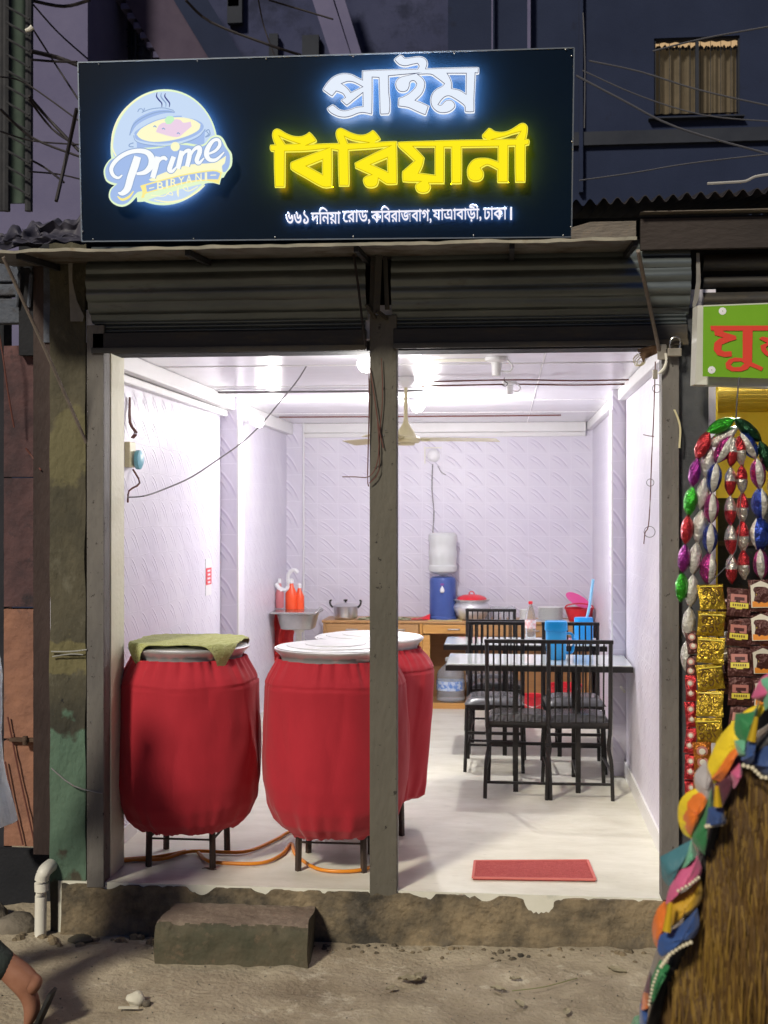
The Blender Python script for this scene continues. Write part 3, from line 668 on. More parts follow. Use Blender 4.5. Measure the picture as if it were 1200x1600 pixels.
# Prime lettering
def letter(pts, wd): 
    s = ribbon(pts, [x+16 for x in (wd if isinstance(wd, (list, tuple)) else [wd]*len(pts))], 'letter_outline', lg_line, 3.0)
    return ribbon(pts, wd, 'logo_letter', lg_white, 3.6)
letter([(200,800),(165,825),(120,800),(105,740),(150,670),(230,615),(320,590),(410,600),(455,650),(450,720),(400,775),(325,790)], [10,22,30,34,34,34,36,44,56,54,40,20])
letter([(335,640),(310,720),(275,820),(245,920),(200,960),(165,955)], [60,66,62,58,40,10])
letter([(510,640),(495,720),(465,825)], [42,44,44]); letter([(500,720),(530,665),(565,650),(590,670)], [14,26,34,20])
letter([(650,640),(628,700),(612,755),(640,765),(680,720)], [40,42,42,26,8])
letter([(720,590),(705,660),(685,745)], [38,42,40]); letter([(705,665),(745,600),(785,590),(785,640),(765,725)], [14,24,38,40,36]); letter([(785,650),(825,580),(870,560),(875,600),(850,670),(870,695),(915,650)], [14,24,38,40,38,28,8])
letter([(940,620),(1010,590),(1050,540),(1040,495),(995,500),(950,560),(935,620),(960,665),(1020,665),(1090,600)], [14,22,28,26,28,40,44,36,26,8])
disc('letter_dot', 155+662/5.581, 130+552/5.581, 7, Y0-.012, .003, lg_cream, L0)
# ribbon banner with BIRYANI
plate(F_([(470,860),(440,845),(600,775),(800,715),(1000,700),(1110,640),(1100,700),(1075,730),(1085,790),(1000,770),(800,790),(600,840)]), 'banner_edge', lg_cream, 2.8)
plate(F_([(365,900),(415,885),(600,835),(800,790),(1000,762),(1075,785),(1050,885),(950,858),(800,870),(600,920),(420,965),(400,1000),(372,1005),(385,960)]), 'banner', lg_gold, 3.2)
plate(F_([(415,900),(600,848),(800,803),(1000,775),(1062,795),(1042,845),(950,845),(800,857),(600,905),(425,955)]), 'banner_field', lg_mid, 3.7)
for ch, uu, vv in zip('BIRYANI', (531, 590, 648, 715, 782, 865, 930), (893, 880, 866, 850, 836, 822, 812)):
    w_ = 20 if ch == 'I' else 54
    a = F_([(uu-w_/2, vv-34), (uu+w_/2, vv+34)])
    textmesh(ch, .1, a[0][0], a[0][1], a[1][0], a[1][1], Y0-.0155, 'banner_letter', lg_cream, L0, ext=.001, bev=.0012)
ribbon([(435,918),(480,908)], 8, 'banner_dash', lg_cream, 4.2); ribbon([(970,802),(1020,800)], 8, 'banner_dash', lg_cream, 4.2)
ribbon([(450,975),(560,985),(620,945),(640,975),(600,965)], 7, 'flourish', lg_cream, 2.6); ribbon([(690,905),(685,950),(690,990)], [6, 20, 6], 'flourish', lg_cream, 2.6); ribbon([(860,900),(780,940),(730,915),(760,895),(775,930)], 7, 'flourish', lg_cream, 2.6)
ribbon([(150,640),(115,560),(115,450),(160,320),(240,210),(360,120),(470,75)], [8,12,12,12,12,10,4], 'rim_highlight', lg_cream, .3)
ribbon([(480,1015),(600,1035),(740,1010),(850,950),(920,890)], [6,12,14,12,6], 'rim_highlight', lg_cream, 1.3)
ribbon([(160,985),(200,1015),(260,990),(300,940)], [8,22,20,6], 'letter_shadow', lg_gold, 2.7)

# ================================================================== LAMPS IN THE SHOP
lamp_em = EM('lit_bulb', (1, .97, .93), 14.0)
def point(p, e, r=.04, c=(1, .965, .93)):
    l = bpy.data.lights.new('bulb_light', 'POINT'); l.energy = e; l.shadow_soft_size = r; l.color = c
    o = bpy.data.objects.new('bulb_light', l); COL.objects.link(o); o.location = p; return o
def bulb(c, dirv, r, ln, label, hold=white_pl, energy=30, sock=.05, group=None):
    """LED bulb: white socket, cone body and glowing dome pointing along dirv"""
    t = thing('light_bulb', tuple(c), label, 'lamp', group)
    q = Vector(dirv).normalized().to_track_quat('Z', 'Y').to_matrix()
    def L(prof, name, mat):
        m = MB(); m.lathe(prof, 20); m.v = [q @ p + Vector(c) for p in m.v]; return m.build(name, mat, t, smooth=True, shade=35)
    L([(.026, -ln-sock), (.03, -ln-sock+.01), (.024, -ln-sock+.02), (.02, -ln)], 'socket', hold)
    L([(.014, -ln), (.02, -ln*.8), (r*.98, -.01), (r, .0)], 'housing', hold)
    L([(r*.98, .0005), (r*.99, r*.3), (r*.85, r*.65), (r*.5, r*.9), (.001, r)], 'dome', lamp_em)
    pt = point(Vector(c) + Vector(dirv).normalized()*(r+.07), energy); pt.parent = t; pt.location = Vector(dirv).normalized()*(r+.07)
    return t
E_SCALE = 1.65
bulb(PX(403, 659, XL+.22), (1, -.15, -.12), .042, .07, 'lit bulb on a white holder sticking out from the left wall', energy=5*E_SCALE)
bulb(PY(574, 566, .45), (.1, -.5, -1), .05, .08, 'glaring bulb at the ceiling edge half hidden by the centre post', energy=8*E_SCALE)
bulb(PY(652, 633, 3.0), (.5, -.3, -.7), .05, .09, 'lit bulb at the ceiling just behind the fan rod', energy=64*E_SCALE)

# ceiling fan
FY = 1.62; fc = PY(634, 690, FY); fz = fc.z
fan = thing('ceiling_fan', (fc.x, fc.y, fz), 'cream ceiling fan with long thin blades and a bell shaped rod cover', 'fan')
m = MB(); m.lathe([(.012, 0), (.075, .002), (.082, .01), (.088, .018), (.086, .03), (.07, .038), (.06, .045), (.055, .06), (.045, .075), (.03, .095), (.018, .115), (.012, .14), (.010, CZ-.045-fz)], 36, (fc.x, fc.y, fz-.01))
m.build('motor_and_rod', fan_m, fan, smooth=True, shade=50)
m = MB(); m.lathe([(.0, 0), (.05, 0.001), (.055, .012)], 30, (fc.x, fc.y, fz-.022)); m.build('bottom_cap', fan_m, fan, smooth=True)
m = MB(); m.lathe([(.018, 0), (.05, .035), (.05, .06)], 24, (fc.x, fc.y, CZ-.062)); m.build('canopy_cup', white_pl, fan, smooth=True, shade=30)
for k, ang in enumerate((14, 134, 254)):
    q = Matrix.Rotation(R(ang), 3, 'Z'); m = MB()
    def bf(s, t_): 
        x = .085 + s*.46; wd = (.030 + .020*s); y = (t_-.5)*2*wd; z = .012 + .012*(t_-.5)*2 + .002*math.sin(s*3)
        return q @ Vector((x, y, z)) + fc
    m.slab(bf, 8, 2, (0, 0, .002)); m.bar(q @ Vector((.06, 0, .012)) + fc, q @ Vector((.14, 0, .014)) + fc, .022, .006)
    m.build('blade', fan_m, fan)

# conduits and fittings on the ceiling
def ctube(pts, r, label, mat=pvc, name='conduit'):
    m = MB(); m.tube(pts, r, 8); return tag(m.build(name, mat, smooth=True), label, 'conduit' if name == 'conduit' else name)
def CU(u, v, dz=.012): return PZ(u, v, CZ-dz)
cy1 = CU(700, 563).y
ctube([Vector((-.42, cy1, CZ-.012)), Vector((PY(760, 563, cy1).x, cy1, CZ-.012))], .009, 'short white conduit on the ceiling leading to the front hanging holder')
cy2 = CU(480, 612).y
ctube([Vector((XL+.1, cy2, CZ-.012)), Vector((-.50, cy2, CZ-.012))], .008, 'thin grey conduit across the ceiling over the left bay', cable_g)
cy3 = CU(700, 594).y
for dy, lab, mt in ((0, 'upper red brown wire line clipped across the ceiling', cable_r), (.26, 'lower red brown wire line clipped across the ceiling', cable_r)):
    pts = [Vector((x, cy3+dy+.01*math.sin(x*5), CZ-.01-.012*abs(math.sin(x*3)))) for x in (-.5, -.2, .1, .4, XR-.06)]
    ctube(pts, .0045, lab, mt, 'wire')
cy5 = CU(700, 650).y
ctube([Vector((XL+.1, cy5, CZ-.012)), Vector((-.3, cy5, CZ-.014)), Vector((.45, cy5, CZ-.012))], .006, 'dark wire line along the far end of the ceiling', cable_r, 'wire')
def holder(p, s, label, cat='lamp holder'):
    t = thing('lamp_holder', tuple(p), label, cat, 'empty white lamp holders on the ceiling')
    m = MB(); m.lathe([(.045*s, 0), (.045*s, -.012*s), (.02*s, -.02*s), (.018*s, -.07*s), (.012*s, -.072*s)][::-1], 20, p); m.build('cup', white_pl, t, smooth=True, shade=30)
    m = MB(); m.tube([p + Vector((.01, 0, -.05*s)), p + Vector((.05*s, -.01, -.055*s)), p + Vector((.06*s, -.01, -.03*s)), p + Vector((.03*s, 0, -.002))], .004*s, 6); m.build('wire_loop', white_pl, t)
holder(Vector((PY(776, 0, cy1).x, cy1, CZ-.001)), 1.3, 'empty white lamp holder at the end of the front ceiling conduit')
holder(Vector((PY(797, 0, cy3+.26).x, cy3+.26, CZ-.001)), 1.0, 'smaller empty white lamp holder further back on the ceiling')
m = MB(); p = Vector((PY(788, 0, cy3).x, cy3, CZ)); m.tube([p, p+Vector((0, 0, -.02)), p+Vector((.02, 0, -.035)), p+Vector((.005, 0, -.05)), p+Vector((-.015, 0, -.04))], .003, 6)
tag(m.build('ceiling_hook', iron), 'small bent iron hook in the ceiling between the two lamp holders', 'hook')
# round fixture and its wires on the back wall
bw = PY(678, 712, YB-.004); t = thing('wall_fixture', tuple(bw), 'small round white fixture with trailing wires high on the back wall', 'fixture')
m = MB(); m.lathe([(.055, 0), (.055, .03), (.04, .045), (.03, .05), (.0, .052)], 24, bw, ax='Y'); m.v = [Vector((p.x, bw.y-(p.y-bw.y) if p.y > bw.y else p.y, p.z)) for p in m.v]; m.build('round_body', white_pl, t, smooth=True, shade=35)
m = MB(); m.box((bw.x-.085, YB-.02, bw.z-.07), (bw.x-.075, YB-.003, bw.z+.08)); m.box((bw.x-.07, YB-.02, bw.z+.065), (bw.x+.07, YB-.003, bw.z+.075)); m.build('frame', pvc, t)
m = MB(); m.tube([PY(676, 725, YB-.015), PY(675, 765, YB-.012), PY(678, 800, YB-.012), PY(676, 835, YB-.012)], .005, 6); m.tube([PY(684, 728, YB-.03), PY(690, 738, YB-.03), PY(697, 742, YB-.03)], .004, 6); m.build('wire', cable_g, t)
m = MB(); m.tube([PY(474, 660, 5.41), PY(474, 800, 5.41), PY(474, 960, 5.41)], .008, 6); tag(m.build('conduit', white_pl), 'thin white vertical conduit in the far left corner of the shop', 'conduit')

# wire sagging from the ceiling to the switch box on the left wall
pts = [PY(494, 545, .9), PY(468, 590, 1.1), PY(440, 625, 1.35), PY(409, 662, 1.6), PY(380, 690, 1.5), PY(345, 715, 1.3), PY(300, 745, 1.05), PY(255, 765, .8), PY(225, 775, .6), PX(200, 777, XL+.02)]
m = MB(); m.tube(pts, .004, 6, smooth=4); tag(m.build('sagging_wire', cable_g), 'long grey wire sagging across the left bay from ceiling to switch box', 'wire')
sb = PX(199, 712, XL+.001); t = thing('switch_box', (XL, sb.y, sb.z), 'open switch box with coloured wires on the left wall near the door', 'switch box')
m = MB(); m.box((XL+.0005, sb.y-.05, sb.z-.06), (XL+.03, sb.y+.05, sb.z+.07)); m.build('box', fan_m, t, bevel=.004)
m = MB(); m.lathe([(.05, 0), (.05, .02), (.03, .03)], 16, (XL+.041, sb.y+.03, sb.z-.02), ax='X'); m.build('round_cap', M('pale_blue_plastic', (.2, .5, .62), rough=.4), t, smooth=True, shade=30)
m = MB()
for k in range(3): m.tube([Vector((XL+.03, sb.y-.03+k*.02, sb.z+.09)), Vector((XL+.045, sb.y-.02+k*.02, sb.z+.12)), Vector((XL+.02, sb.y-.03+k*.015, sb.z+.17)), Vector((XL+.012, sb.y+.0+k*.006, sb.z+.30))], .004, 6)
m.tube([Vector((XL+.03, sb.y, sb.z-.07)), Vector((XL+.06, sb.y+.02, sb.z-.14)), Vector((XL+.02, sb.y-.03, sb.z-.18)), Vector((XL+.01, sb.y-.02, sb.z-.24))], .005, 6); m.build('wires', cable_r, t)
# red and white strip notice on the left wall
n0 = PX(325, 873, XL); n1 = PX(325, 930, XL)
t = thing('strip_notice', (XL, n0.y, n1.z), 'narrow white and red vertical strip notice on the left wall', 'notice')
m = MB(); m.box((XL+.0005, n0.y-.08, n1.z), (XL+.004, n0.y+.08, n0.z)); m.build('card', white_pl, t)
m = MB(); m.box((XL+.0041, n0.y-.075, n1.z+.07), (XL+.0055, n0.y+.075, n0.z-.06)); m.build('red_field', red_pl, t)
m = MB()
for k, zz_ in enumerate((-.085, -.11, -.135, -.16)): m.box((XL+.0056, n0.y-.04+.01*(k % 2), n0.z+zz_), (XL+.0066, n0.y+.04, n0.z+zz_+.013))
m.build('print', white_pl, t)
# socket and pipe on the right wall
so = PX(975, 1088, XR); t = thing('socket_box', (XR, so.y, so.z), 'white socket box with a short pipe on the right wall beside the table', 'socket')
m = MB(); m.box((XR-.05, so.y-.07, so.z-.07), (XR-.0005, so.y+.07, so.z+.05)); m.build('box', white_pl, t, bevel=.006)
m = MB(); m.tube([Vector((XR-.03, so.y, so.z+.052)), Vector((XR-.03, so.y-.02, so.z+.075)), Vector((XR-.03, so.y-.35, so.z+.08))], .008, 8); m.build('pipe', pvc, t)

# ================================================================== DRUM POTS UNDER RED COVERS
red_cl = M('red_cloth', (.36, .011, .024), (.47, .018, .034), sc_=1.6, rough=.85, bump=.32, bsc=5, st=(1.3, 1.3, .6), sheen=.12)
stand_m = M('stand_iron', (.03, .02, .016), (.07, .045, .035), sc_=18, rough=.7, bump=.2)
def pot_set(cx, cy, s, seed, labs, loose=0.0, leg=.155, bot=.175, rot=0):
    # iron stand
    t = thing('iron_stand', (cx, cy, 0), labs[0], 'stand', 'iron stands under the pots')
    cr, sr = math.cos(rot), math.sin(rot)
    for sx_ in (-1, 1):
        for sy_ in (-1, 1):
            x, y = sx_*leg, sy_*leg; X_, Y_ = cx+x*cr-y*sr, cy+x*sr+y*cr
            m = MB(); m.bar((X_, Y_, 0), (X_*.97+cx*.03, Y_*.97+cy*.03, .30), .022, .022); m.build('leg', stand_m, t)
    m = MB(); m.lathe([(leg*1.35, .29), (leg*1.5, .29), (leg*1.5, .305), (leg*1.35, .305)], 28, (cx, cy, 0), close=False)
    c4 = [(cx+a*leg*cr-b*leg*sr, cy+a*leg*sr+b*leg*cr, .135) for a, b in ((-1,-1),(1,-1),(1,1),(-1,1))]
    for i in range(4): m.bar(c4[i], c4[(i+1) % 4], .008)
    m.build('ring_frame', stand_m, t)
    # aluminium vessel with flared rim
    t = thing('cooking_pot', (cx, cy, .305), labs[1], 'pot', 'big aluminium pots')
    R_ = .293*s; zt = 1.035*s
    prof = [(.20*s, .31), (.27*s, .36), (.30*s, .5), (.30*s, .85*s), (.262*s, .95*s), (.258*s, .985*s), (.268*s, 1.005*s), (.290*s, 1.024*s), (R_, zt-.004), (R_*1.004, zt), (R_*.985, zt+.003), (R_*.93, zt-.008), (.255*s, 1.0*s), (.25*s, .93*s)]
    m = MB(); m.lathe(prof, 64, (cx, cy, 0)); m.build('vessel', alumw, t, smooth=True, shade=50)
    m = MB(); m.lathe([(R_*.97, zt-.001), (R_*.965, zt+.006), (R_*.80, zt+.010), (R_*.79, zt+.014), (R_*.5, zt+.016), (R_*.49, zt+.020), (R_*.2, zt+.022), (.002, zt+.023)], 64, (cx, cy, 0)); m.build('lid', alumw, t, smooth=True, shade=12)
    # cloth cover
    keys = [(.266, .988), (.272, .975), (.292, .945), (.318, .905), (.336, .868), (.338, .80), (.344, .68), (.350, .52), (.346, .40), (.328, .30), (.296, .225), (.258, .185), (.235, .17)]
    if loose: keys = [(.264, .985), (.272, .97), (.305, .94), (.335, .90), (.350, .865), (.350, .80), (.340, .65), (.325, .50), (.312, .36), (.300, .26), (.285, .20), (.25, .18), (.22, .175)]
    prof = []
    for i in range(len(keys)-1):
        for k in range(6):
            q = k/6; prof.append((keys[i][0]+(keys[i+1][0]-keys[i][0])*q, keys[i][1]+(keys[i+1][1]-keys[i][1])*q))
    prof.append(keys[-1])
    def fn(r, z, th, j):
        top = max(0, (z-.85)/.14); low = max(0, (.36-z)/.18); mid = 1 - min(1, abs(z-.6)/.3)
        g = .013*top*abs(math.sin(th*15 + 4*nz(math.cos(th)*2, math.sin(th)*2, seed, 1)))*(.5+abs(nz(math.cos(th)*3, math.sin(th)*3, seed+2)))*1.8 + .007*top*nz(math.cos(th)*6, math.sin(th)*6, seed, 2)
        l = .034*low*nz(math.cos(th)*4, math.sin(th)*4, seed+z*1.5, 1.4) + .006*low*math.sin(th*17+7*nz(math.cos(th)*2, math.sin(th)*2, seed, 1))
        w_ = (.011+loose*.6)*nz(math.cos(th)*1.6, math.sin(th)*1.6, seed+z*.5, 1.5)
        w_ += .009*max(0, math.sin(th*3.1+2.2*z+seed+2.5*nz(math.cos(th)*2, math.sin(th)*2, z*2+seed, 1)))**8*max(0, min(1, (.9-z)*4)) - .004*max(0, math.sin(th*5.3-3*z+seed*2+2*nz(math.cos(th)*3, math.sin(th)*3, z+seed, 1)))**10
        if loose: w_ += .009*math.sin(th*9+z*1.5+seed)*max(0, min(1, (.95-z)*2))
        crease = -.007*math.exp(-((z-.868-.006*math.sin(th*2+seed)-.004*nz(th*2,seed))/.005)**2)
        dr = .005*nz(math.cos(th)*3+z*4, math.sin(th)*3-z*3, seed+5, 1.6)*mid
        return (r + g + l + w_ + crease + dr)*s
    m = MB(); 
    m.lathe([(r, z*s if z > .4 else z) for r, z in prof], 190, (cx, cy, 0), fn=lambda r, z, th, j: fn(prof[j][0], prof[j][1], th, j), close=False)
    # ragged hem height
    n = 190
    for k in range(n):
        for jj, f in ((len(prof)-1, 1), (len(prof)-2, .8), (len(prof)-3, .5), (len(prof)-4, .3)):
            v = m.v[jj*n+k]; v.z += f*(.026*nz(math.cos(k/190*6.2832)*3, math.sin(k/190*6.2832)*3, seed, 1) + .012*nz(k*.35, seed, 3))
    tag(m.build('cloth_cover', red_cl, smooth=True, shade=80), labs[2], 'cloth cover', 'red cloth covers on the pots')
def ctr(u, v_, z): p = PZ(u, v_, z); return p
pot_set(PY(295, 0, .40).x, .40, 1.0, 1, ('black iron stand with four legs under the leftmost red pot', 'big aluminium pot under the green mat, leftmost of the three', 'red gathered cloth cover on the leftmost pot, below the green mat'))
pot_set(PY(524, 0, .40).x, .40, 1.0, 5, ('black iron stand under the pot right behind the centre post', 'big aluminium pot with a flat lid close behind the centre post', 'red gathered cloth cover on the front pot partly hidden by the centre post'))
pot_set(PY(577, 0, 1.04).x, 1.04, .985, 9, ('iron stand of the rear pot, one leg showing right of the post', 'rear aluminium pot with its lid showing behind the front pot', 'loose hanging red cloth cover on the rear pot, right of the post'), loose=.012, rot=.2)

# green mat with hanging corners on the left pot
mat_m = M('green_leaf_mat', (.34, .35, .11), (.52, .54, .26), (.12, .14, .05), sc_=30, rough=.8, bump=.6, bsc=120, fac3=.6)
mcx, mcy = PY(297, 0, .40).x, .40
def mf(a, b):
    sx_, sy_ = (a-.5)*2, (b-.5)*2; hw = .258; pu = 1+.30*(abs(sx_)*abs(sy_))**3; x, y = sx_*hw*pu, sy_*hw*pu; q = math.hypot(x, y); Rm = .285
    th = math.atan2(y, x) ; z = 1.066 + .005*nz(x, y, 1, 12) + .003*nz(x, y, 2, 40)
    if q > Rm:
        e = q-Rm; rr = Rm + min(e, .03)*.6 - max(0, e-.06)*.3; z -= max(0, e-.018)*1.0; x, y = rr*math.cos(th), rr*math.sin(th)
    return Vector((mcx + x, mcy + y, z))
m = MB(); m.slab(mf, 56, 56, (0, 0, -.004))
mo = m.build('leaf_mat', mat_m, smooth=True, shade=50)
mo.rotation_euler[2] = 0
tag(mo, 'rough yellow green mat with dark hanging corners lying on the leftmost pot', 'mat')

# orange gas hoses on the floor
for pts, lab in (([(126, 1318), (152, 1392-70), (188, 1395)][:0] + [(168, 1345), (200, 1342), (250, 1338), (290, 1330)], 'orange gas hose running in from the left behind the stand legs'),
             ([(188, 1345), (215, 1343), (255, 1342), (300, 1330), (380, 1331), (430, 1312), (452, 1300), (475, 1300)], 'orange gas hose looping from the left pot to the middle pot'),
             ([(310, 1332), (325, 1345), (360, 1349), (410, 1348), (440, 1335), (455, 1318), (462, 1335), (490, 1355), (520, 1361), (560, 1360), (585, 1352)], 'orange gas hose lying in a long curve between both stands')):
    m = MB(); P = [PZ(u, v, .012) for u, v in pts]
    m.tube(P, .0085, 10, smooth=6); tag(m.build('gas_hose', hose, smooth=True), lab, 'hose', 'orange gas hoses')
m = MB(); P = PZ(327, 1358, .003); m.grid(lambda a, b: P + Vector(((a-.5)*.07, (b-.5)*.03*(1-abs(a-.5)), .004*math.sin(a*6)+.002)), 6, 3); tag(m.build('dry_leaf', rust), 'small dark dry leaf on the floor by the right front leg of the left stand', 'leaf')
# door mat
a = [PZ(742, 1348, .004), PZ(918, 1347, .004), PZ(930, 1377, .004), PZ(739, 1374, .004)]
matm = M('red_mat', (.48, .07, .07), (.60, .13, .12), (.40, .06, .06), sc_=60, rough=.95, bump=.8, bsc=200)
m = MB(); m.slab(lambda s, q: (a[3]*(1-s)+a[2]*s)*(1-q) + (a[0]*(1-s)+a[1]*s)*q + Vector((0, 0, .008+.003*nz(s*6, q*3, 1))), 40, 16, (0, 0, -.010))
t = thing('door_mat', tuple(a[3]), 'faded red door mat on the floor just inside the right bay', 'mat')
m.build('pile', matm, t)
m = MB(); c4 = [p + Vector((0, 0, .008)) for p in a]
for i in range(4): m.bar(c4[i], c4[(i+1) % 4], .012, .008)
m.build('edging', M('mat_edging', (.6, .16, .14), rough=.8), t)
# stool and black box behind the left pot
bx = PY(300, 0, 1.6).x
t = thing('black_stool', (bx, 1.6, 0), 'black stool against the left wall mostly hidden by the leftmost pot', 'stool')
m = MB(); m.box((bx-.14, 1.46, .84), (bx+.14, 1.74, .87)); m.build('seat', iron, t, bevel=.01)
for sx_ in (-1, 1):
    for sy_ in (-1, 1):
        m = MB(); m.bar((bx+sx_*.13, 1.6+sy_*.13, 0), (bx+sx_*.11, 1.6+sy_*.11, .84), .02); m.build('leg', iron, t)
m = MB(); b0 = PY(285, 1006, 1.6); b1 = PY(315, 992, 1.6)
pts = [Vector((b0.x, 1.5, .871)), Vector((b1.x, 1.5, .871)), Vector((b1.x, 1.5, b1.z)), Vector((b0.x, 1.5, b1.z-.035))]
m.add(pts + [p+Vector((0, .14, 0)) for p in pts], [(0,1,2,3), (7,6,5,4), (0,4,5,1), (1,5,6,2), (2,6,7,3), (3,7,4,0)])
tag(m.build('black_box', M('matt_black', (.03, .03, .035), rough=.5), bevel=.004), 'small black wedge shaped box peeking over the green mat', 'box')

# ================================================================== TABLES AND CHAIRS
def table(x0, x1, y0, y1, z, label):
    t = thing('dining_table', ((x0+x1)/2, (y0+y1)/2, 0), label, 'table', 'black edged dining tables')
    m = MB(); m.box((x0+.006, y0+.006, z-.004), (x1-.006, y1-.006, z+.004)); m.build('glass_top', glasstop, t, bevel=.002)
    m = MB(); m.box((x0, y0, z-.038), (x1, y0+.022, z-.0045)); m.box((x0, y1-.022, z-.038), (x1, y1, z-.0045)); m.box((x0, y0+.0225, z-.038), (x0+.022, y1-.0225, z-.0045)); m.box((x1-.022, y0+.0225, z-.038), (x1, y1-.0225, z-.0045)); m.build('frame', iron, t, bevel=.002)
    for x in (x0+.42, x1-.32):
        for y in (y0+.05, y1-.05):
            m = MB(); m.bar((x, y, .0), (x, y, z-.039), .03); m.build('leg', iron, t)
        m = MB(); m.bar((x, y0+.066, .10), (x, y1-.066, .10), .025); m.build('foot_rail', iron, t)
    return t
tz = .765
ta = table(PY(696, 0, 1.95).x, XR-.01, 1.95, 2.50, tz, 'nearer black edged dining table with a white glass top against the right wall')
tb = table(PY(693, 0, 3.05).x, PY(949, 0, 3.05).x, 3.05, 3.55, tz, 'farther black edged dining table with a white glass top before the desk')
def chair(label):
    t = thing('dining_chair', (0, 0, 0), label, 'chair', 'black slat back dining chairs')
    w2 = .18; d = .38; zs = .44; zt = .935   # back at y=0, seat towards +y
    for sx_ in (-1, 1):
        m = MB(); m.tube([(sx_*w2*1.06, -.035, 0), (sx_*w2*1.03, -.02, .2), (sx_*w2*.95, .0, .30), (sx_*w2, .0, .42), (sx_*w2, -.012, .7), (sx_*w2, -.03, zt-.01)], .0125, 6, smooth=4); m.build('back_leg', iron, t, smooth=True)
        m = MB(); m.tube([(sx_*w2*1.04, d+.02, 0), (sx_*w2, d, .22), (sx_*w2*.97, d-.01, zs-.03)], .0125, 6, smooth=4); m.build('front_leg', iron, t, smooth=True)
        m = MB(); m.bar((sx_*w2*1.02, -.015, .17), (sx_*w2, d, .17), .013); m.build('side_stretcher', iron, t)
    m = MB(); m.box((-w2-.014, -.045, zt-.022), (w2+.014, -.018, zt)); m.build('top_rail', iron, t, bevel=.003)
    m = MB(); m.box((-w2+.012, -.012, .43), (w2-.012, .008, .45)); m.build('lower_rail', iron, t)
    m = MB(); m.bar((-w2, -.03, .095), (w2, -.03, .095), .014); m.build('back_stretcher', iron, t)
    m = MB(); m.bar((-w2, d, .25), (w2, d, .25), .018); m.build('front_stretcher', iron, t)
    for k in range(8):
        x = -w2 + (k+1)*2*w2/9; m = MB(); m.bar((x, -.002, .45), (x, -.031, zt-.02), .0095, .007); m.build('back_bar', iron, t)
    m = MB()
    m.box((-w2+.002, .012, zs-.03), (w2-.002, d, zs-.008)); m.build('seat_frame', iron, t)
    m = MB()
    def sf(a, b):
        x = (a-.5)*2; y = (b-.5)*2; e = max(abs(x), abs(y)); f = (1-abs(x)**5)*(1-abs(y)**5)
        return Vector((x*(w2+.012), .02+(b)*(d-.01), zs-.006 + .048*max(0, f)**.5))
    m.grid(sf, 16, 16); m.box((-w2-.01, .022, zs-.0078), (w2+.01, d+.008, zs-.004)); m.build('seat', black_vinyl, t, smooth=True, shade=60)
    return t
ch = chair('left black slat back chair of the front pair with its back to the door')
spots = [((809, 1.83), 0, None), ((905, 1.83), 0, 'right black slat back chair of the front pair with its back to the door'),
         ((775, 2.92), 180, 'left black chair on the far side of the nearer table facing the door'), ((892, 2.92), 180, 'right black chair on the far side of the nearer table, beside the wall'),
         ((776, 3.14), 0, 'black chair at the farther table with its back touching the chair before it'), ((767, 4.0), 180, 'farthest black chair, right in front of the desk')]
for i, ((u, y), rz, lab) in enumerate(spots):
    x = PY(u, 0, y).x
    c = ch if i == 0 else copy_tree(ch, label=lab)
    c.location = (x, y, 0); c.rotation_euler[2] = R(rz + (2 if i % 2 else -1.5))

# ================================================================== DESK AND THINGS ON IT
DY = 5.06; DZ = .745
dx = lambda u: PY(u, 0, DY).x
t = thing('wooden_desk', ((dx(505)+dx(925))/2, 5.25, 0), 'long light wood desk with drawers and open bays along the back wall', 'desk')
ZB = PY(700, 1108, DY).z - .005; ZB = max(ZB, 0)
m = MB(); m.box((dx(503), DY-.01, DZ-.022), (dx(927), YB-.02, DZ)); m.build('desk_top', wood, t, bevel=.003)
for u in (507, 658, 735, 922):
    m = MB(); m.box((dx(u)-.012, DY, .0), (dx(u)+.012, YB-.03, DZ-.0225)); m.build('side_panel', wood2 if u in (658,) else wood, t)
m = MB(); m.box((dx(507)+.0125, YB-.05, .0), (dx(922)-.0125, YB-.035, DZ-.023)); m.build('back_panel', wood_in, t)
m = MB(); m.box((dx(508), DY+.01, .0), (dx(921), YB-.051, .045)); m.build('base_shelf', wood, t)
m = MB(); m.box((dx(508)-.02, DY-.005, .0), (dx(738), DY+.0095, .05)); m.build('plinth_board', wood2, t)
for (u0, u1, z0, z1, mt) in ((510, 582, DZ-.12, DZ-.03, wood), (585, 654, DZ-.12, DZ-.03, wood), (661, 733, DZ-.105, DZ-.03, wood2), (738, 920, DZ-.12, DZ-.03, wood), (661, 672, .06, DZ-.12, wood2)):
    m = MB(); m.box((dx(u0), DY-.016, z0), (dx(u1), DY+.004, z1)); o = m.build('drawer', mt, t, bevel=.002)
    if u1-u0 > 20:
        m = MB(); um = (u0+u1)/2 + (12 if u0 == 661 else 4); m.tube([(dx(um)-.05, DY-.017, (z0+z1)/2), (dx(um)-.04, DY-.03, (z0+z1)/2), (dx(um)+.04, DY-.03, (z0+z1)/2), (dx(um)+.05, DY-.017, (z0+z1)/2)], .005, 6); m.build('handle', steel, o)
m = MB(); m.grid(lambda a, b: Vector((dx(668)+a*(dx(722)-dx(668)), DY-.012+b*.12, DZ+.003+.004*nz(a*4, b*3, 2))), 12, 4); tag(m.build('paper', M('yellow_paper', (.8, .62, .25), rough=.7)), 'yellowish paper sheet lying on the desk edge above the drawer', 'paper')
m = MB(); m.slab(lambda a, b: Vector((dx(812)+a*(dx(890)-dx(812)), DY-.008+b*.25, DZ+.002+.003*nz(a*4, b*3, 5))), 12, 4, (0, 0, .004)); tag(m.build('white_paper', white_pl), 'white paper laid under the plates on the desk', 'paper')
def on_desk(u, dy=.15): return PY(u, 0, DY+dy).x, DY+dy
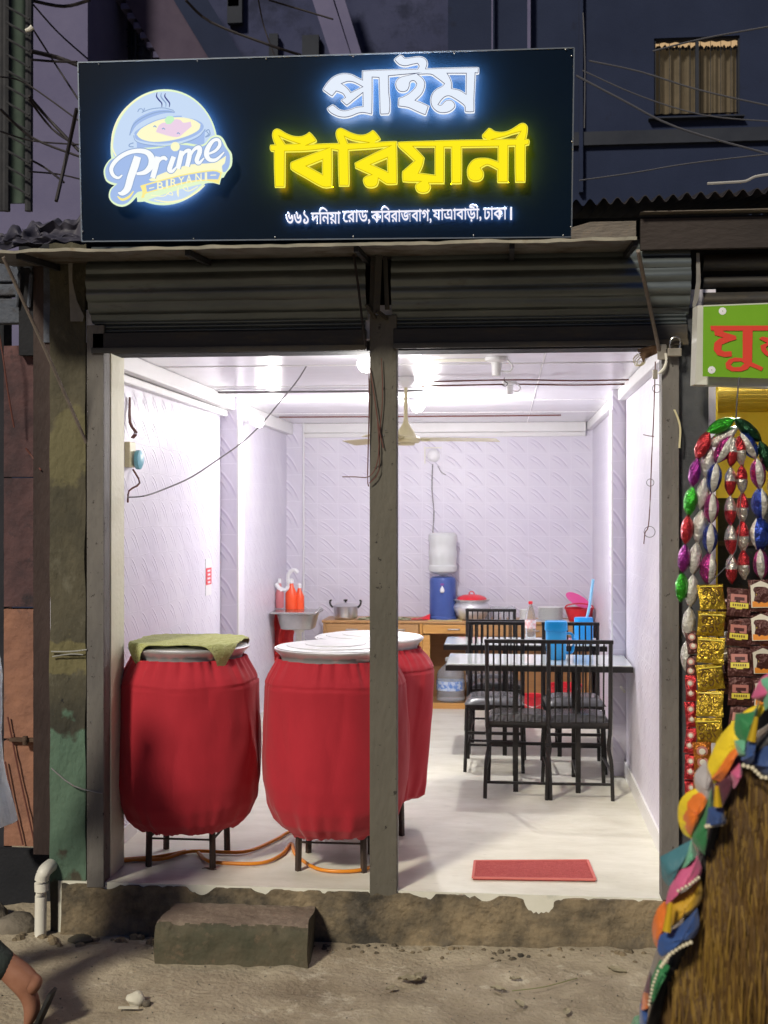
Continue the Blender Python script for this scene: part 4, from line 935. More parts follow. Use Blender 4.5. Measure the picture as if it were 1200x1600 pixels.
# water dispenser with inverted bottle
x, y = on_desk(692, .2); s = 1/183
t = thing('water_dispenser', (x, y, DZ), 'blue cylindrical water dispenser with a white tap on the desk', 'dispenser')
m = MB(); m.lathe([(.126, 0), (.126, .02), (.117, .03), (.115, .33), (.108, .358), (.09, .368), (.03, .37)], 40, (x, y, DZ)); m.build('body', blue_pl, t, smooth=True, shade=30)
m = MB(); m.lathe([(.006, 0), (.016, .004), (.02, .02), (.014, .04), (.002, .06)], 16, (x, y-.125, DZ+.235)); m.build('tap', white_pl, t, smooth=True)
m = MB(); m.box((x-.014, y-.118, DZ+.30), (x+.014, y-.108, DZ+.315)); m.build('tap_mark', M('purple_mark', (.25, .06, .3)), t)
t = thing('water_bottle', (x, y, DZ+.372), 'inverted frosted water bottle standing on the blue dispenser', 'bottle')
m = MB(); m.lathe([(.03, .0), (.035, .012), (.085, .022), (.118, .045), (.124, .07), (.124, .09), (.117, .10), (.117, .15), (.122, .165), (.122, .22), (.116, .232), (.118, .29), (.126, .31), (.122, .36), (.10, .376), (.02, .38)], 44, (x, y, DZ+.371)); m.build('shell', frost, t, smooth=True, shade=30)
m = MB(); m.lathe([(.028, .005), (.108, .05), (.108, .2), (.01, .2)], 32, (x, y, DZ+.371)); m.build('water', M('water', (.78, .84, .84), rough=.05, trans=.6, ior=1.33), t, smooth=True, shade=30)
# casserole with red lid
x, y = on_desk(737, .15)
t = thing('casserole', (x, y, DZ), 'round aluminium casserole with a domed red lid on the desk', 'casserole')
m = MB(); m.lathe([(.08, 0), (.11, .012), (.145, .07), (.157, .105), (.15, .13), (.125, .155), (.155, .172), (.158, .178), (.12, .176)], 44, (x, y, DZ)); m.build('pot_body', alumw, t, smooth=True, shade=40)
m = MB(); m.lathe([(.128, .176), (.128, .186), (.11, .200), (.07, .214), (.03, .218), (.001, .219)], 40, (x, y, DZ)); o = m.build('lid', red_pl, t, smooth=True, shade=40)
m = MB(); m.tube([(x-.022, y, DZ+.216), (x-.014, y, DZ+.24), (x+.014, y, DZ+.24), (x+.022, y, DZ+.216)], .005, 8); m.build('knob', red_pl, o)
# red cloth
m = MB()
def rc(a, b):
    cx_, cy_ = dx(656), DY+.12; return Vector((cx_ + (a-.5)*.16, cy_+(b-.5)*.1, DZ + .004 + .045*max(0, a-.3)**1.2*math.sin(b*3.1)*1.5 + .012*abs(nz(a*3, b*3, 4))))
m.slab(rc, 20, 14, (0, 0, .003)); tag(m.build('red_rag', red_pl, smooth=True), 'crumpled red cloth on the desk left of the blue dispenser', 'cloth')
# patterned cloth behind the post
m = MB(); m.slab(lambda a, b: Vector((dx(558)+a*(dx(640)-dx(558)), DY+.04+b*.13, DZ+.004+.03*math.sin(a*3.1)*math.sin(b*3.1)*(.6+abs(nz(a*6, b*3, 7))))), 30, 12, (0, 0, .003))
tag(m.build('patterned_cloth', M('patterned', (.18, .19, .08), (.5, .48, .34), (.06, .07, .04), sc_=22, rough=.9, contrast=.05), smooth=True), 'folded olive patterned cloth on the desk behind the post', 'cloth')
# steel pot with black knob
x, y = on_desk(540, .14)
t = thing('saucepan', (x, y, DZ), 'small steel pot with black side handles and lid knob on the desk', 'saucepan')
m = MB(); m.lathe([(.085, 0), (.10, .01), (.105, .03), (.107, .11), (.112, .113)], 40, (x, y, DZ)); m.build('pan_body', alum, t, smooth=True, shade=30)
m = MB(); m.lathe([(.112, .113), (.10, .122), (.06, .138), (.01, .143)], 36, (x, y, DZ)); o = m.build('lid', alum, t, smooth=True)
m = MB(); m.lathe([(.008, .142), (.008, .152), (.018, .158), (.018, .168), (.004, .17)], 16, (x, y, DZ)); m.build('knob', iron, o, smooth=True, shade=30)
for sx_ in (-1, 1):
    m = MB(); m.tube([(x+sx_*.108, y-.02, DZ+.10), (x+sx_*.13, y-.02, DZ+.125), (x+sx_*.135, y-.01, DZ+.155), (x+sx_*.125, y, DZ+.16)], .009, 8); m.build('side_handle', iron, t, smooth=True)
# glasses, plates, bottle
for i, u in enumerate((762, 775, 787, 799)):
    x, y = on_desk(u, .2 + .02*(i % 2)); m = MB(); m.lathe([(.024, 0), (.026, .004), (.033, .11), (.031, .11), (.023, .008)], 20, (x, y, DZ), close=False)
    tag(m.build('glass', clear, smooth=True), ('first', 'second', 'third', 'fourth')[i] + ' clear drinking glass from the left in the row on the desk', 'glass', 'drinking glasses in a row')
for u, r_, n_, lab in ((821, .05, 7, 'small stack of white cups and saucers on the desk behind the plastic bottle'), (860, .108, 9, 'stack of white plates on the desk right of the plastic bottle')):
    x, y = on_desk(u, .14); t = thing('plate_stack', (x, y, DZ), lab, 'plates')
    for k in range(n_):
        m = MB(); m.lathe([(r_*.6, 0), (r_*.9, .006), (r_, .014), (r_*.985, .0165), (r_*.6, .006), (.002, .004)], 36, (x+.002*nz(k, u), y, DZ+.008+k*.0115)); m.build('plate', china, t, smooth=True, shade=35)
tzt = tz + .0045
x, y = PY(829, 0, 3.3).x, 3.3
t = thing('plastic_bottle', (x, y, tzt), 'clear plastic drink bottle with a red cap on the farther table', 'bottle')
m = MB(); m.lathe([(.03, 0), (.036, .008), (.037, .05), (.034, .06), (.037, .075), (.037, .15), (.034, .17), (.03, .2), (.018, .235), (.012, .25), (.012, .262)], 28, (x, y, tzt)); m.build('shell', clear, t, smooth=True, shade=30)
m = MB(); m.lathe([(.0375, .09), (.0378, .15)], 28, (x, y, tzt), close=False); m.build('label', M('faded_label', (.85, .45, .45), (.9, .8, .8), sc_=40, contrast=.03, rough=.5), t, smooth=True)
m = MB(); m.lathe([(.0145, .26), (.0145, .278), (.01, .28)], 16, (x, y, tzt)); m.build('cap', red_pl, t, smooth=True, shade=30)
# red basket with pink dish
x, y = on_desk(905, .15)
t = thing('red_basket', (x, y, DZ), 'red plastic basket with a raised handle on the desk by the right wall', 'basket')
m = MB(); m.lathe([(.085, 0), (.09, .004), (.12, .10), (.128, .104), (.128, .110), (.114, .108), (.084, .01), (.002, .008)], 36, (x, y, DZ)); m.build('bowl', red_pl, t, smooth=True, shade=35)
m = MB(); m.tube([(x-.12, y, DZ+.105), (x-.10, y-.03, DZ+.135), (x, y-.04, DZ+.15), (x+.10, y-.03, DZ+.135), (x+.12, y, DZ+.105)], .006, 8); m.build('handle', red_pl, t, smooth=True)
m = MB(); c = Vector((x-.01, y+.04, DZ+.17)); q = Matrix.Rotation(R(28), 3, 'Y')
m.lathe([(.002, -.012), (.06, -.01), (.11, .0), (.115, .004), (.06, -.006), (.002, -.008)], 30, sy=.6); m.v = [q @ Matrix.Rotation(R(40), 3, 'X') @ p + c for p in m.v]
tag(m.build('pink_dish', pink_pl, smooth=True), 'bright pink plastic dish standing tilted in the red basket', 'dish')
x, y = PY(935, 0, 5.25).x, 5.25
m = MB(); m.lathe([(.05, 0), (.055, .09), (.058, .095)], 20, (min(x, XR-.07), y, DZ)); tag(m.build('red_cup', red_pl, smooth=True, shade=30), 'small red cup on the desk in the corner by the right wall', 'cup')
# blue jug on the near table, blue scoop with long handle on the far table
x, y = PY(869, 0, 2.25).x, 2.25
t = thing('blue_jug', (x, y, tzt), 'bright blue plastic water jug with a lid on the nearer table', 'jug')
def rbox(w0, w1, d0, z0, z1, cx_, cy_, n=24, pw=4):
    m = MB(); prof = [(0, z0), (.06, z0), (.94, z1), (1, z1)]
    def ring(f, z, ins=1): 
        w_ = (w0+(w1-w0)*f)*ins; dd = d0*ins; out = []
        for k in range(n):
            th = 2*math.pi*k/n; c_, s_ = math.cos(th), math.sin(th); r_ = (abs(c_)**pw+abs(s_)**pw)**(-1/pw); out.append(Vector((cx_+w_*c_*r_, cy_+dd*s_*r_, z)))
        return out
    L = [ring(0, z0, .94), ring(.02, z0+.006), ring(.98, z1-.006), ring(1, z1, .94)]; vs = sum(L, []); fs = []
    for j in range(3):
        for k in range(n): k2 = (k+1) % n; fs.append((j*n+k, j*n+k2, (j+1)*n+k2, (j+1)*n+k))
    fs += [tuple(range(n))[::-1], tuple(3*n+k for k in range(n))]; m.add(vs, fs); return m
rbox(.060, .064, .055, tzt, tzt+.175, x, y).build('jug_body', M('light_cyan_plastic', (.05, .42, .85), rough=.3), t, smooth=True, shade=40)
rbox(.071, .068, .06, tzt+.1755, tzt+.235, x, y).build('jug_lid', cyan_pl, t, smooth=True, shade=40)
m = MB(); m.tube([(x+.06, y-.01, tzt+.16), (x+.10, y-.01, tzt+.15), (x+.10, y-.01, tzt+.05), (x+.058, y-.01, tzt+.04)], .009, 8); m.build('handle', cyan_pl, t, smooth=True)
x, y = PY(912, 0, 3.35).x, 3.35
t = thing('blue_scoop', (x, y, tzt), 'blue plastic scoop with a long upright pale handle on the farther table', 'scoop')
rbox(.066, .066, .04, tzt, tzt+.165, x, y).build('scoop_body', M('cyan_plastic2', (.02, .30, .75), rough=.3), t, smooth=True, shade=40)
m = MB(); hp = PY(927, 905, 3.35); m.tube([(x+.02, y, tzt+.15), (x+.04, y, tzt+.24), (hp.x, hp.y, hp.z)], .010, 8); m.build('handle', M('pale_blue_handle', (.25, .55, .8), rough=.35), t, smooth=True)
# water jar below the desk
x, y = PY(704, 0, DY+.12).x, DY+.14
t = thing('water_jar', (x, y, .046), 'big clear water jar with a blue label in the open bay under the desk', 'jar')
m = MB(); m.lathe([(.09, 0), (.118, .012), (.124, .04), (.118, .06), (.122, .09), (.122, .19), (.118, .205), (.122, .22), (.11, .26), (.07, .30), (.045, .32), (.045, .35)], 40, (x, y, .046)); m.build('shell', M('clear_jar', (.85, .9, .95), rough=.1, trans=.75, ior=1.2), t, smooth=True, shade=30)
m = MB(); m.lathe([(.1228, .10), (.1228, .18)], 40, (x, y, .046), close=False); m.build('label', M('blue_label', (.15, .3, .7), (.6, .7, .85), sc_=30, contrast=.05, rough=.4), t, smooth=True)
m = MB(); m.lathe([(.047, .345), (.047, .37), (.04, .375)], 24, (x, y, .046)); m.build('cap', white_pl, t, smooth=True, shade=30)
# red buckets on the floor behind the chairs
for u, y, s, lab in ((832, 4.55, 1.0, 'red plastic bucket on the floor under the farther table'), (882, 4.75, 1.3, 'taller red plastic bucket on the floor near the desk end')):
    x = PY(u, 0, y).x; t = thing('bucket', (x, y, 0), lab, 'bucket', 'red buckets on the floor')
    m = MB(); m.lathe([(.08*s, 0), (.083*s, .005), (.105*s, .19*s), (.112*s, .195*s), (.112*s, .205*s), (.10*s, .2*s), (.078*s, .012)], 32, (x, y, 0)); m.build('pail', red_pl, t, smooth=True, shade=35)
    m = MB(); m.tube([(x-.108*s, y, .19*s), (x-.08*s, y-.06*s, .15*s), (x, y-.1*s, .12*s), (x+.08*s, y-.06*s, .15*s), (x+.108*s, y, .19*s)], .003, 6); m.build('bail', steel, t)
# sink on the left wall
SYk = 4.72; sx = lambda u: PY(u, 0, SYk).x; szv = lambda v: PY(465, v, SYk).z
t = thing('wall_sink', (sx(465), SYk, szv(955)), 'steel wall sink with a curved white tap in the far left corner', 'sink')
cx_ = (sx(427)+sx(503))/2
rbox(.135, .17, .15, szv(982), szv(957), cx_+.005, SYk).build('basin', M('sink_steel', (.42, .42, .40), (.55, .55, .52), sc_=8, rough=.32, metal=.75), t, smooth=True, shade=40)
m = MB(); m.box((sx(428), SYk-.20, szv(957)), (sx(500), SYk+.2, szv(954))); m.bar((sx(498), SYk-.19, szv(955)), (sx(506), SYk-.15, szv(946)), .02, .012); m.build('rim', steel, t, bevel=.004)
m = MB(); m.lathe([(.05, 0), (.035, -.03), (.025, -.032), (.025, -.40)][::-1], 20, (cx_+.01, SYk, szv(982))); m.build('drain_pipe', pvc, t, smooth=True, shade=30)
m = MB(); yk = SYk+.12
m.tube([PY(432, 916, yk), PY(445, 922, yk), PY(450, 915, yk), PY(450, 900, yk), PY(455, 892, yk), PY(461, 891, yk), PY(465, 895, yk)], .017, 10, smooth=5); m.tube([PY(431, 912, yk), PY(440, 924, yk)], .02, 8); m.build('tap', white_pl, t, smooth=True)
for k, (u0, v0, w_, h_, mt, lab, nm) in enumerate(((437, 950, .036, .21, M('red_bottle_plastic', (.75, .25, .27), rough=.3, trans=.3), 'pinkish red tall bottle left of the sink tap', 'soap_bottle'), (455, 952, .05, .22, orange_pl, 'bright orange bottle with white top behind the sink', 'soap_bottle'), (468, 952, .04, .18, orange_pl, 'second orange bottle behind the right part of the sink', 'soap_bottle'))):
    p = PY(u0, v0, SYk+.13 + .02*k); t = thing(nm, tuple(p), lab, 'bottle', 'bottles at the sink')
    m = MB(); m.lathe([(w_*.9, 0), (w_, .01), (w_, h_*.6), (w_*.5, h_*.85), (w_*.35, h_)], 20, p); m.build('body', mt, t, smooth=True, shade=35)
    m = MB(); m.lathe([(w_*.45, h_), (w_*.45, h_+.03), (w_*.2, h_+.04)], 14, p); m.build('cap', white_pl, t, smooth=True, shade=30)
m = MB(); y = SYk+.1
m.slab(lambda a, b: PY(426+a*34 + 2*math.sin(b*9), 960+b*75, y + .03*math.sin(a*14)+.02*nz(a*3, b*3)), 24, 12, (0, .006, 0)); tag(m.build('red_towel', M('red_towel', (.68, .05, .05), rough=.8, bump=.3), smooth=True), 'red towel hanging below the sink at the left wall', 'towel')
#OUTSIDE
# ================================================================== LEFT OF THE SHOP
def lbox(name, u0, u1, v0, v1, Y, dy, mat, label, cat, z0=None, kids=None):
    a = PY(u0, v1, Y); b = PY(u1, v0, Y); zz0 = a.z if z0 is None else z0
    m = MB(); m.box((a.x, Y, zz0), (b.x, Y+dy, b.z)); return tag(m.build(name, mat), label, cat)
brown_m = M('dark_brown_paint', (.022, .012, .011), (.05, .03, .026), sc_=6, rough=.7, bump=.3, st=(1, 1, .3))
pink_m = M('flaking_pink_wall', (.20, .10, .075), (.36, .175, .11), (.10, .06, .055), sc_=3.2, rough=.9, bump=.5, bsc=24, fac3=.58, wear=(.06, .04, .035), wsc=20, wth=.66)
lbox('steel_door_post', 52, 79, 395, 1335, .06, .12, brown_m, 'dark brown steel post between the pink wall and the concrete pillar', 'post')
pink_dk = M('dark_plum_wall', (.045, .03, .035), (.15, .075, .075), (.03, .025, .03), sc_=3.2, rough=.9, bump=.5, bsc=24, fac3=.56)  # upper panels: darker plum than the lower ones
lw = thing('pink_wall', (-2.4, .12, -.2), 'flaking pink and orange painted wall panels at the left edge', 'wall')
a0 = PY(6, 0, .12).x; a1 = PY(52, 0, .12).x
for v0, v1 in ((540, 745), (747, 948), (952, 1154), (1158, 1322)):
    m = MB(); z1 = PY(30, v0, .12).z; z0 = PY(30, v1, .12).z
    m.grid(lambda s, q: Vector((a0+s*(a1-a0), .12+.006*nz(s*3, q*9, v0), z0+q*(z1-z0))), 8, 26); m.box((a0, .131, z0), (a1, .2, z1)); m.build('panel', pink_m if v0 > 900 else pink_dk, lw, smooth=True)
m = MB(); p = PY(40, 1155, .115); m.box((p.x-.07, .09, p.z-.008), (p.x+.06, .118, p.z+.008)); m.lathe([(.012, 0), (.014, .02), (.012, .04)], 12, (p.x+.01, .085, p.z-.02)); m.build('latch', rust, lw)
far_l = lbox('dark_doorway', -160, 6, 400, 1440, .35, .1, M('doorway_dark', (.012, .014, .02), (.03, .03, .038), sc_=3, rough=.9), 'dark blue doorway shutter at the far left edge', 'doorway', z0=-.3)
m = MB(); a = PY(-20, 1326, .30); b = PY(80, 1300, .30); m.box((a.x, .30, -.3), (b.x, .34, a.z)); tag(m.build('dark_recess', dark_m), 'black opening below the pink wall behind the rubble', 'opening')  # solid panel, its near-black colour stands in for the shade of the opening
# upper left: old shutter box with bars
ub = thing('blue_shutter_box', (-2.5, .1, 2.5), 'dusty bluish shutter box with hinges above the left neighbour', 'shutter box')
bl_m = M('dusty_blue', (.05, .065, .095), (.11, .12, .15), (.05, .05, .06), sc_=5, rough=.7, bump=.3)
for v0, v1 in ((395, 440), (442, 462), (464, 505)):
    m = MB(); a = PY(-60, v1, .08); b = PY(68, v0, .08); m.box((a.x, .08+.01*(v0 % 3), a.z), (b.x, .16, b.z)); m.build('slat', bl_m, ub, bevel=.006)
for u in (28, 47):
    m = MB(); m.tube([PY(u, 400, .06), PY(u+2, 430, .05), PY(u-2, 480, .06)], .01, 8); m.build('hinge_rod', bl_m, ub)
lbox('blue_shutter_jamb', 68, 79, 392, 535, .05, .06, bl_m, 'narrow bluish steel jamb above the brown post', 'jamb')
for pts, lab in (([PY(-5, 500, 0), PY(5, 560, 0), PY(12, 610, .02), PY(22, 668, .05)], 'thin pale wire hanging in the dark at the left edge'),
                 ([PY(40, 700, .11), PY(52, 716, .11), PY(64, 735, .05)], 'short black cable stub on the pink wall'),
                 ([PY(12, 1120, .10), PY(28, 1200, .10), PY(48, 1290, .10), PY(55, 1322, .10)], 'right one of two dark cords slanting down the pink wall'),
                 ([PY(8, 1190, .10), PY(20, 1250, .10), PY(36, 1320, .10)], 'left one of two dark cords slanting down the pink wall')):
    m = MB(); m.tube(pts, .004, 6); tag(m.build('cord', cable_r), lab, 'cord')
# wires across the pillar
m = MB(); m.tube([PY(80, 1200, -.03), PY(115, 1228, -.035), PY(160, 1240, -.045)], .003, 6); tag(m.build('pillar_wire', cable_g), 'thin grey wire tied across the green patch of the pillar', 'wire')
m = MB(); m.tube([PY(80, 1018, -.03), PY(110, 1018, -.032), PY(136, 1015, -.04)], .0035, 6); m.tube([PY(82, 1026, -.03), PY(110, 1022, -.032), PY(130, 1023, -.03)], .003, 6); tag(m.build('pillar_tie', M('pale_tie', (.3, .3, .28), rough=.6)), 'pale tie wire wrapped round the pillar at the top of the green patch', 'wire')
# white drain pipe with elbow
t = thing('drain_pipe', tuple(PY(64, 1465, -.07)), 'short white plastic drain pipe with an elbow at the foot of the pillar', 'pipe')
m = MB(); m.tube([PY(63, 1470, -.08), PY(64, 1400, -.08), PY(65, 1385, -.08)], .0265, 16, smooth=1); m.build('pipe', pvc, t, smooth=True)
m = MB(); m.tube([PY(65, 1392, -.08), PY(65, 1375, -.08), PY(69, 1362, -.075), PY(77, 1354, -.03), PY(80, 1352, .0)], .031, 16, smooth=4); m.build('elbow', pvc, t, smooth=True)
# rubble
stone_m = M('grey_stone', (.10, .085, .065), (.22, .19, .15), sc_=8, rough=.95, bump=.6, bsc=30)
def rock(c, r, seed, mat, name, label, sx_=1, sz_=.7, cat='stone', group=None):
    m = MB(); n1, n2 = 14, 9
    vs = []
    for j in range(n2+1):
        for k in range(n1):
            th = 2*math.pi*k/n1; ph = math.pi*j/n2; d = Vector((math.sin(ph)*math.cos(th), math.sin(ph)*math.sin(th), math.cos(ph)))
            q = 1 + .28*noise.noise(d*1.7 + Vector((seed, 0, 0))) + .1*noise.noise(d*5 + Vector((seed, 3, 0))); vs.append(Vector(c) + Vector((d.x*r*q*sx_, d.y*r*q, d.z*r*q*sz_)))
    m.add(vs, [(j*n1+k, j*n1+(k+1) % n1, (j+1)*n1+(k+1) % n1, (j+1)*n1+k) for j in range(n2) for k in range(n1)])
    o = m.build(name, mat, smooth=True, shade=50); return tag(o, label, cat, group)
rock(PY(22, 1455, -.02) , .10, 3, stone_m, 'boulder', 'large rounded grey boulder in the rubble left of the drain pipe', 1.2, .8)
rock(PY(-30, 1440, .05), .12, 8, stone_m, 'boulder', 'grey boulder cut by the left edge of the view', 1.2, .8)
rock(PY(80, 1500, -.16), .035, 5, concrete, 'rubble_stone', 'flat rubble stone at the foot of the white pipe', 1.5, .5)
rock(PY(125, 1468, -.10), .04, 15, concrete, 'rubble_stone', 'pale chunk of rubble leaning at the plinth foot', 1.4, .5)
rock(PY(146, 1478, -.12), .03, 25, plinth_m, 'rubble_stone', 'smaller pale rubble chunk right beside the first', 1.6, .5)
ws = PZ(213, 1562, ROAD+.02)
rock(ws, .036, 31, M('pale_shell', (.55, .52, .42), (.7, .67, .56), sc_=14, rough=.8), 'white_stone', 'round pale stone lying alone on the road left of the step', 1.0, .8)
rock(ws + Vector((.045, -.01, -.01)), .018, 35, stone_m, 'pebble', 'small dark pebble touching the round pale stone', 1.0, .8)
m = MB(); p = PZ(203, 1580, ROAD); m.bar(p+Vector((-.045, 0, .012)), p+Vector((.035, 0, .015)), .008); tag(m.build('stick', M('pale_stick', (.55, .52, .42), rough=.8)), 'short pale stick on the road below the pale stone', 'stick')
# dead leaves, straw and grit
lf = M('dead_leaf', (.20, .17, .11), (.36, .32, .22), sc_=20, rough=.9)
for i, (u, v, s, lab) in enumerate(((640, 1532, 1.4, 'curled dry leaf cluster on the lit road by the shadow edge'), (655, 1527, 1.0, 'small curled leaf right behind the leaf cluster'), (965, 1518, 1.2, 'pale torn leaf on the road at the right'), (610, 1545, .7, 'tiny pale scrap left of the leaf cluster'), (812, 1570, .9, 'small pale leaf scrap in the middle of the lit road'), (805, 1530, .7, 'dark little leaf on the lit road below the plinth'), (885, 1583, .8, 'dark leaf scrap near the bottom edge of the lit road'), (778, 1546, .9, 'greenish leaf at the end of the long straw'))):
    P = PZ(u, v, ROAD+.012); th = i*1.3
    m = MB()
    def lff(a, b, P=P, th=th, s=s, i=i):
        x = (a-.5)*.07*s; y = (b-.5)*.035*s*(1-(2*a-1)**2+.1); z = .012*s*abs(nz(a*4, b*4, i)) + .012*s*(2*b-1)**2*.6
        return P + Vector((x*math.cos(th)-y*math.sin(th), x*math.sin(th)+y*math.cos(th), z))
    m.slab(lff, 8, 5, (0, 0, .0012)); tag(m.build('dry_leaf', lf, smooth=True), lab, 'leaf')
m = MB(); m.tube([PZ(800, 1548, ROAD+.015), PZ(850, 1542, ROAD+.02), PZ(902, 1528, ROAD+.02)], .0022, 5); tag(m.build('straw', M('straw', (.22, .22, .10), rough=.8)), 'long thin straw lying on the lit part of the road', 'straw')
rnd = random.Random(5)
cl = MB()
for i in range(150):
    x = rnd.uniform(-2.2, .9); y = -.07 - abs(rnd.gauss(0, .05)); s = rnd.choice((.006, .008, .012, .018)) * (1.5 if x < -1.4 else 1); z = gz(x, y); c = Vector((x, y, z))
    vs = []
    for th in range(6):
        for ph, rr_ in ((0, 1), (.5, .7)): vs.append(c + Vector((math.cos(th*1.047)*s*rr_*rnd.uniform(.7, 1.2), math.sin(th*1.047)*s*rr_*rnd.uniform(.7, 1.2), s*ph*rnd.uniform(.8, 1.3))))
    vs.append(c + Vector((0, 0, s*.75))); cl.add(vs, [(2*t_, (2*t_+2) % 12, (2*t_+3) % 12, 2*t_+1) for t_ in range(6)] + [(2*t_+1, (2*t_+3) % 12, 12) for t_ in range(6)])
tag(cl.build('mortar_crumbs', plinth_m), 'crumbled mortar and clods of earth lying along the foot of the plinth', 'rubble', kind='stuff')
g = MB()
for i in range(900):
    x = rnd.uniform(-2.3, 1.3); y = rnd.uniform(-1.25, -.05); s = rnd.choice((.002, .003, .003, .004, .006)) * (1.6 if rnd.random() < .06 else 1); z = gz(x, y)
    q = Matrix.Rotation(rnd.uniform(0, 6), 3, Vector((rnd.random(), rnd.random(), 1)).normalized())
    c = Vector((x, y, z+s*.3)); g.add([c+q@Vector(p)*s for p in ((1,0,-.4),(-.5,.8,-.4),(-.6,-.8,-.4),(.1,.05,.8))], [(0,1,2),(0,3,1),(1,3,2),(2,3,0)])
tag(g.build('road_grit', M('grit', (.10, .09, .07), (.34, .31, .25), sc_=3, rough=.95, contrast=.06)), 'loose grit and tiny pebbles scattered over the dusty road', 'grit', kind='stuff')

# ================================================================== RIGHT NEIGHBOUR
lbox('side_wall', 1061, 1107, 480, 1480, .01, .12, navy_wall, 'dark blue grey plastered strip of wall right of the shop opening', 'wall', z0=-.3)
nb = thing('neighbour_shop', (1.3, .3, 0), 'neighbouring kiosk with yellow walls inside behind the hanging snacks', 'shop')
yel = M('yellow_paint', (.80, .58, .02), (.86, .66, .05), sc_=3, rough=.6, bump=.1); yel2 = M('yellow_slats', (.72, .55, .07), (.80, .64, .14), sc_=4, rough=.5)
nx0 = PY(1107, 0, .1).x
m = MB(); m.box((nx0-.01, .131, 0), (nx0+.045, .45, 2.45)); m.build('door_jamb', yel, nb)
m = MB(); m.box((nx0-.10, .46, 0), (nx0-.04, 2.2, 2.45)); m.build('side_wall', yel, nb)
m = MB(); m.box((nx0-.10, 2.2, 0), (nx0+2.6, 2.3, 2.45)); m.build('back_wall', yel, nb)
m = MB(); m.box((nx0-.10, .46, 2.30), (nx0+2.6, 2.3, 2.36)); m.build('ceiling', yel2, nb)
for k in range(7):
    m = MB(); m.box((nx0-.03, .5+k*.25, 2.285), (nx0+2.6, .72+k*.25, 2.2995)); m.build('ceiling_slat', yel2, nb)
m = MB(); m.box((nx0+2.5, .1, 0), (nx0+2.6, 2.3, 2.45)); m.build('side_wall', yel, nb)
m = MB(); m.box((nx0-.10, .05, -.0), (nx0+2.6, 2.3, .02)); m.build('floor', concrete, nb)
pb = PY(1160, 570, .5); bulb(pb, (0, -.6, -.8), .028, .05, 'small lamp lit behind the green sign inside the neighbouring kiosk', energy=60)
shelf = thing('snack_counter', (nx0+.5, .35, 0), 'dark crowded counter behind the hanging snack strips', 'counter')
m = MB(); m.box((nx0+.05, .35, -.2), (nx0+2.0, .8, 1.75)); m.build('cabinet', dark_m, shelf)
for k in range(5):
    m = MB(); m.box((nx0+.048, .335, .25+k*.32), (nx0+2.0, .3495, .27+k*.32)); m.build('shelf_board', brown_m, shelf)
m = MB(); m.box((nx0-.03, -.02, -.3), (nx0+2.6, .10, -.01)); tag(m.build('kiosk_plinth', plinth_m), 'cement base of the neighbouring kiosk behind the rickshaw', 'plinth')
# green sign
gs = thing('green_sign', tuple(PY(1098, 595, -.25)), 'tilted green sign with red Bengali letters at the right edge', 'sign')
grn = M('sign_green', (.15, .36, .01), (.20, .44, .02), sc_=2.5, rough=.35, coat=.3); 
gq = [PY(1099, 479, -.26), PY(1330, 470, -.26), PY(1330, 596, -.26), PY(1098, 588, -.26)]
m = MB(); m.add(gq + [p+Vector((0, .004, 0)) for p in gq], [(3,2,1,0), (4,5,6,7), (0,1,5,4), (1,2,6,5), (2,3,7,6), (3,0,4,7)]); m.build('face', grn, gs)
m = MB(); bq = [gq[0], gq[1], PY(1330, 608, -.26), PY(1088, 598, -.20)]
L_ = [Vector((-.022, .006, .006)), Vector((0, .006, .006)), Vector((0, .006, -.008)), Vector((-.004, .006, -.006))]
bq = [p+q for p, q in zip(bq, L_)]; bk = [p+Vector((-.01 if i in (0, 3) else 0, .07, 0)) for i, p in enumerate(bq)]
m.add(bq+bk, [(3,2,1,0), (4,5,6,7), (0,1,5,4), (1,2,6,5), (2,3,7,6), (3,0,4,7)]); m.build('box', M('sign_box_white', (.6, .6, .55), (.7, .7, .66), sc_=6, rough=.5), gs)
G_ = lambda p: [(1000 + x/3.635, 460 + y/3.635) for x, y in p]
gred = M('sign_red_letter', (.70, .06, .035), rough=.4)
mu = G_([(400,178),(900,176),(900,204),(640,206),(636,385),(700,415),(690,435),(655,420),(625,408),(610,425),(575,437),(520,437),(490,420),(485,392),(505,368),(540,358),(583,362),(583,206),(470,206),(480,215),(545,235),(548,255),(500,270),(465,285),(462,315),(480,325),(520,322),(522,352),(480,356),(440,345),(418,315),(422,275),(450,250),(475,245),(425,232),(420,206),(402,204)])
muh = G_([(530,382),(575,380),(592,392),(570,412),(530,414),(515,400)])
flat_shape([plane_xz(mu, -.263), plane_xz(muh, -.263)], .0015, -.2635, 'letter', gred, gs)
su = G_([(676,252),(700,240),(760,262),(800,300),(770,300),(730,290),(715,300),(730,330),(790,350),(790,375),(725,352),(690,320),(684,290),(720,275)])
flat_shape([plane_xz(smooth_loop(su, 3), -.263)], .0015, -.2652, 'letter', gred, gs)
m = MB(); 
for u, v in ((1129, 486), (1112, 578)): p = PY(u, v, -.2615); m.lathe([(.016, 0), (.01, .0005), (.002, .001)][::-1], 9, (p.x, -.2612, p.z), ax='Y', close=False)
m.build('paper_remnant', white_pl, gs)
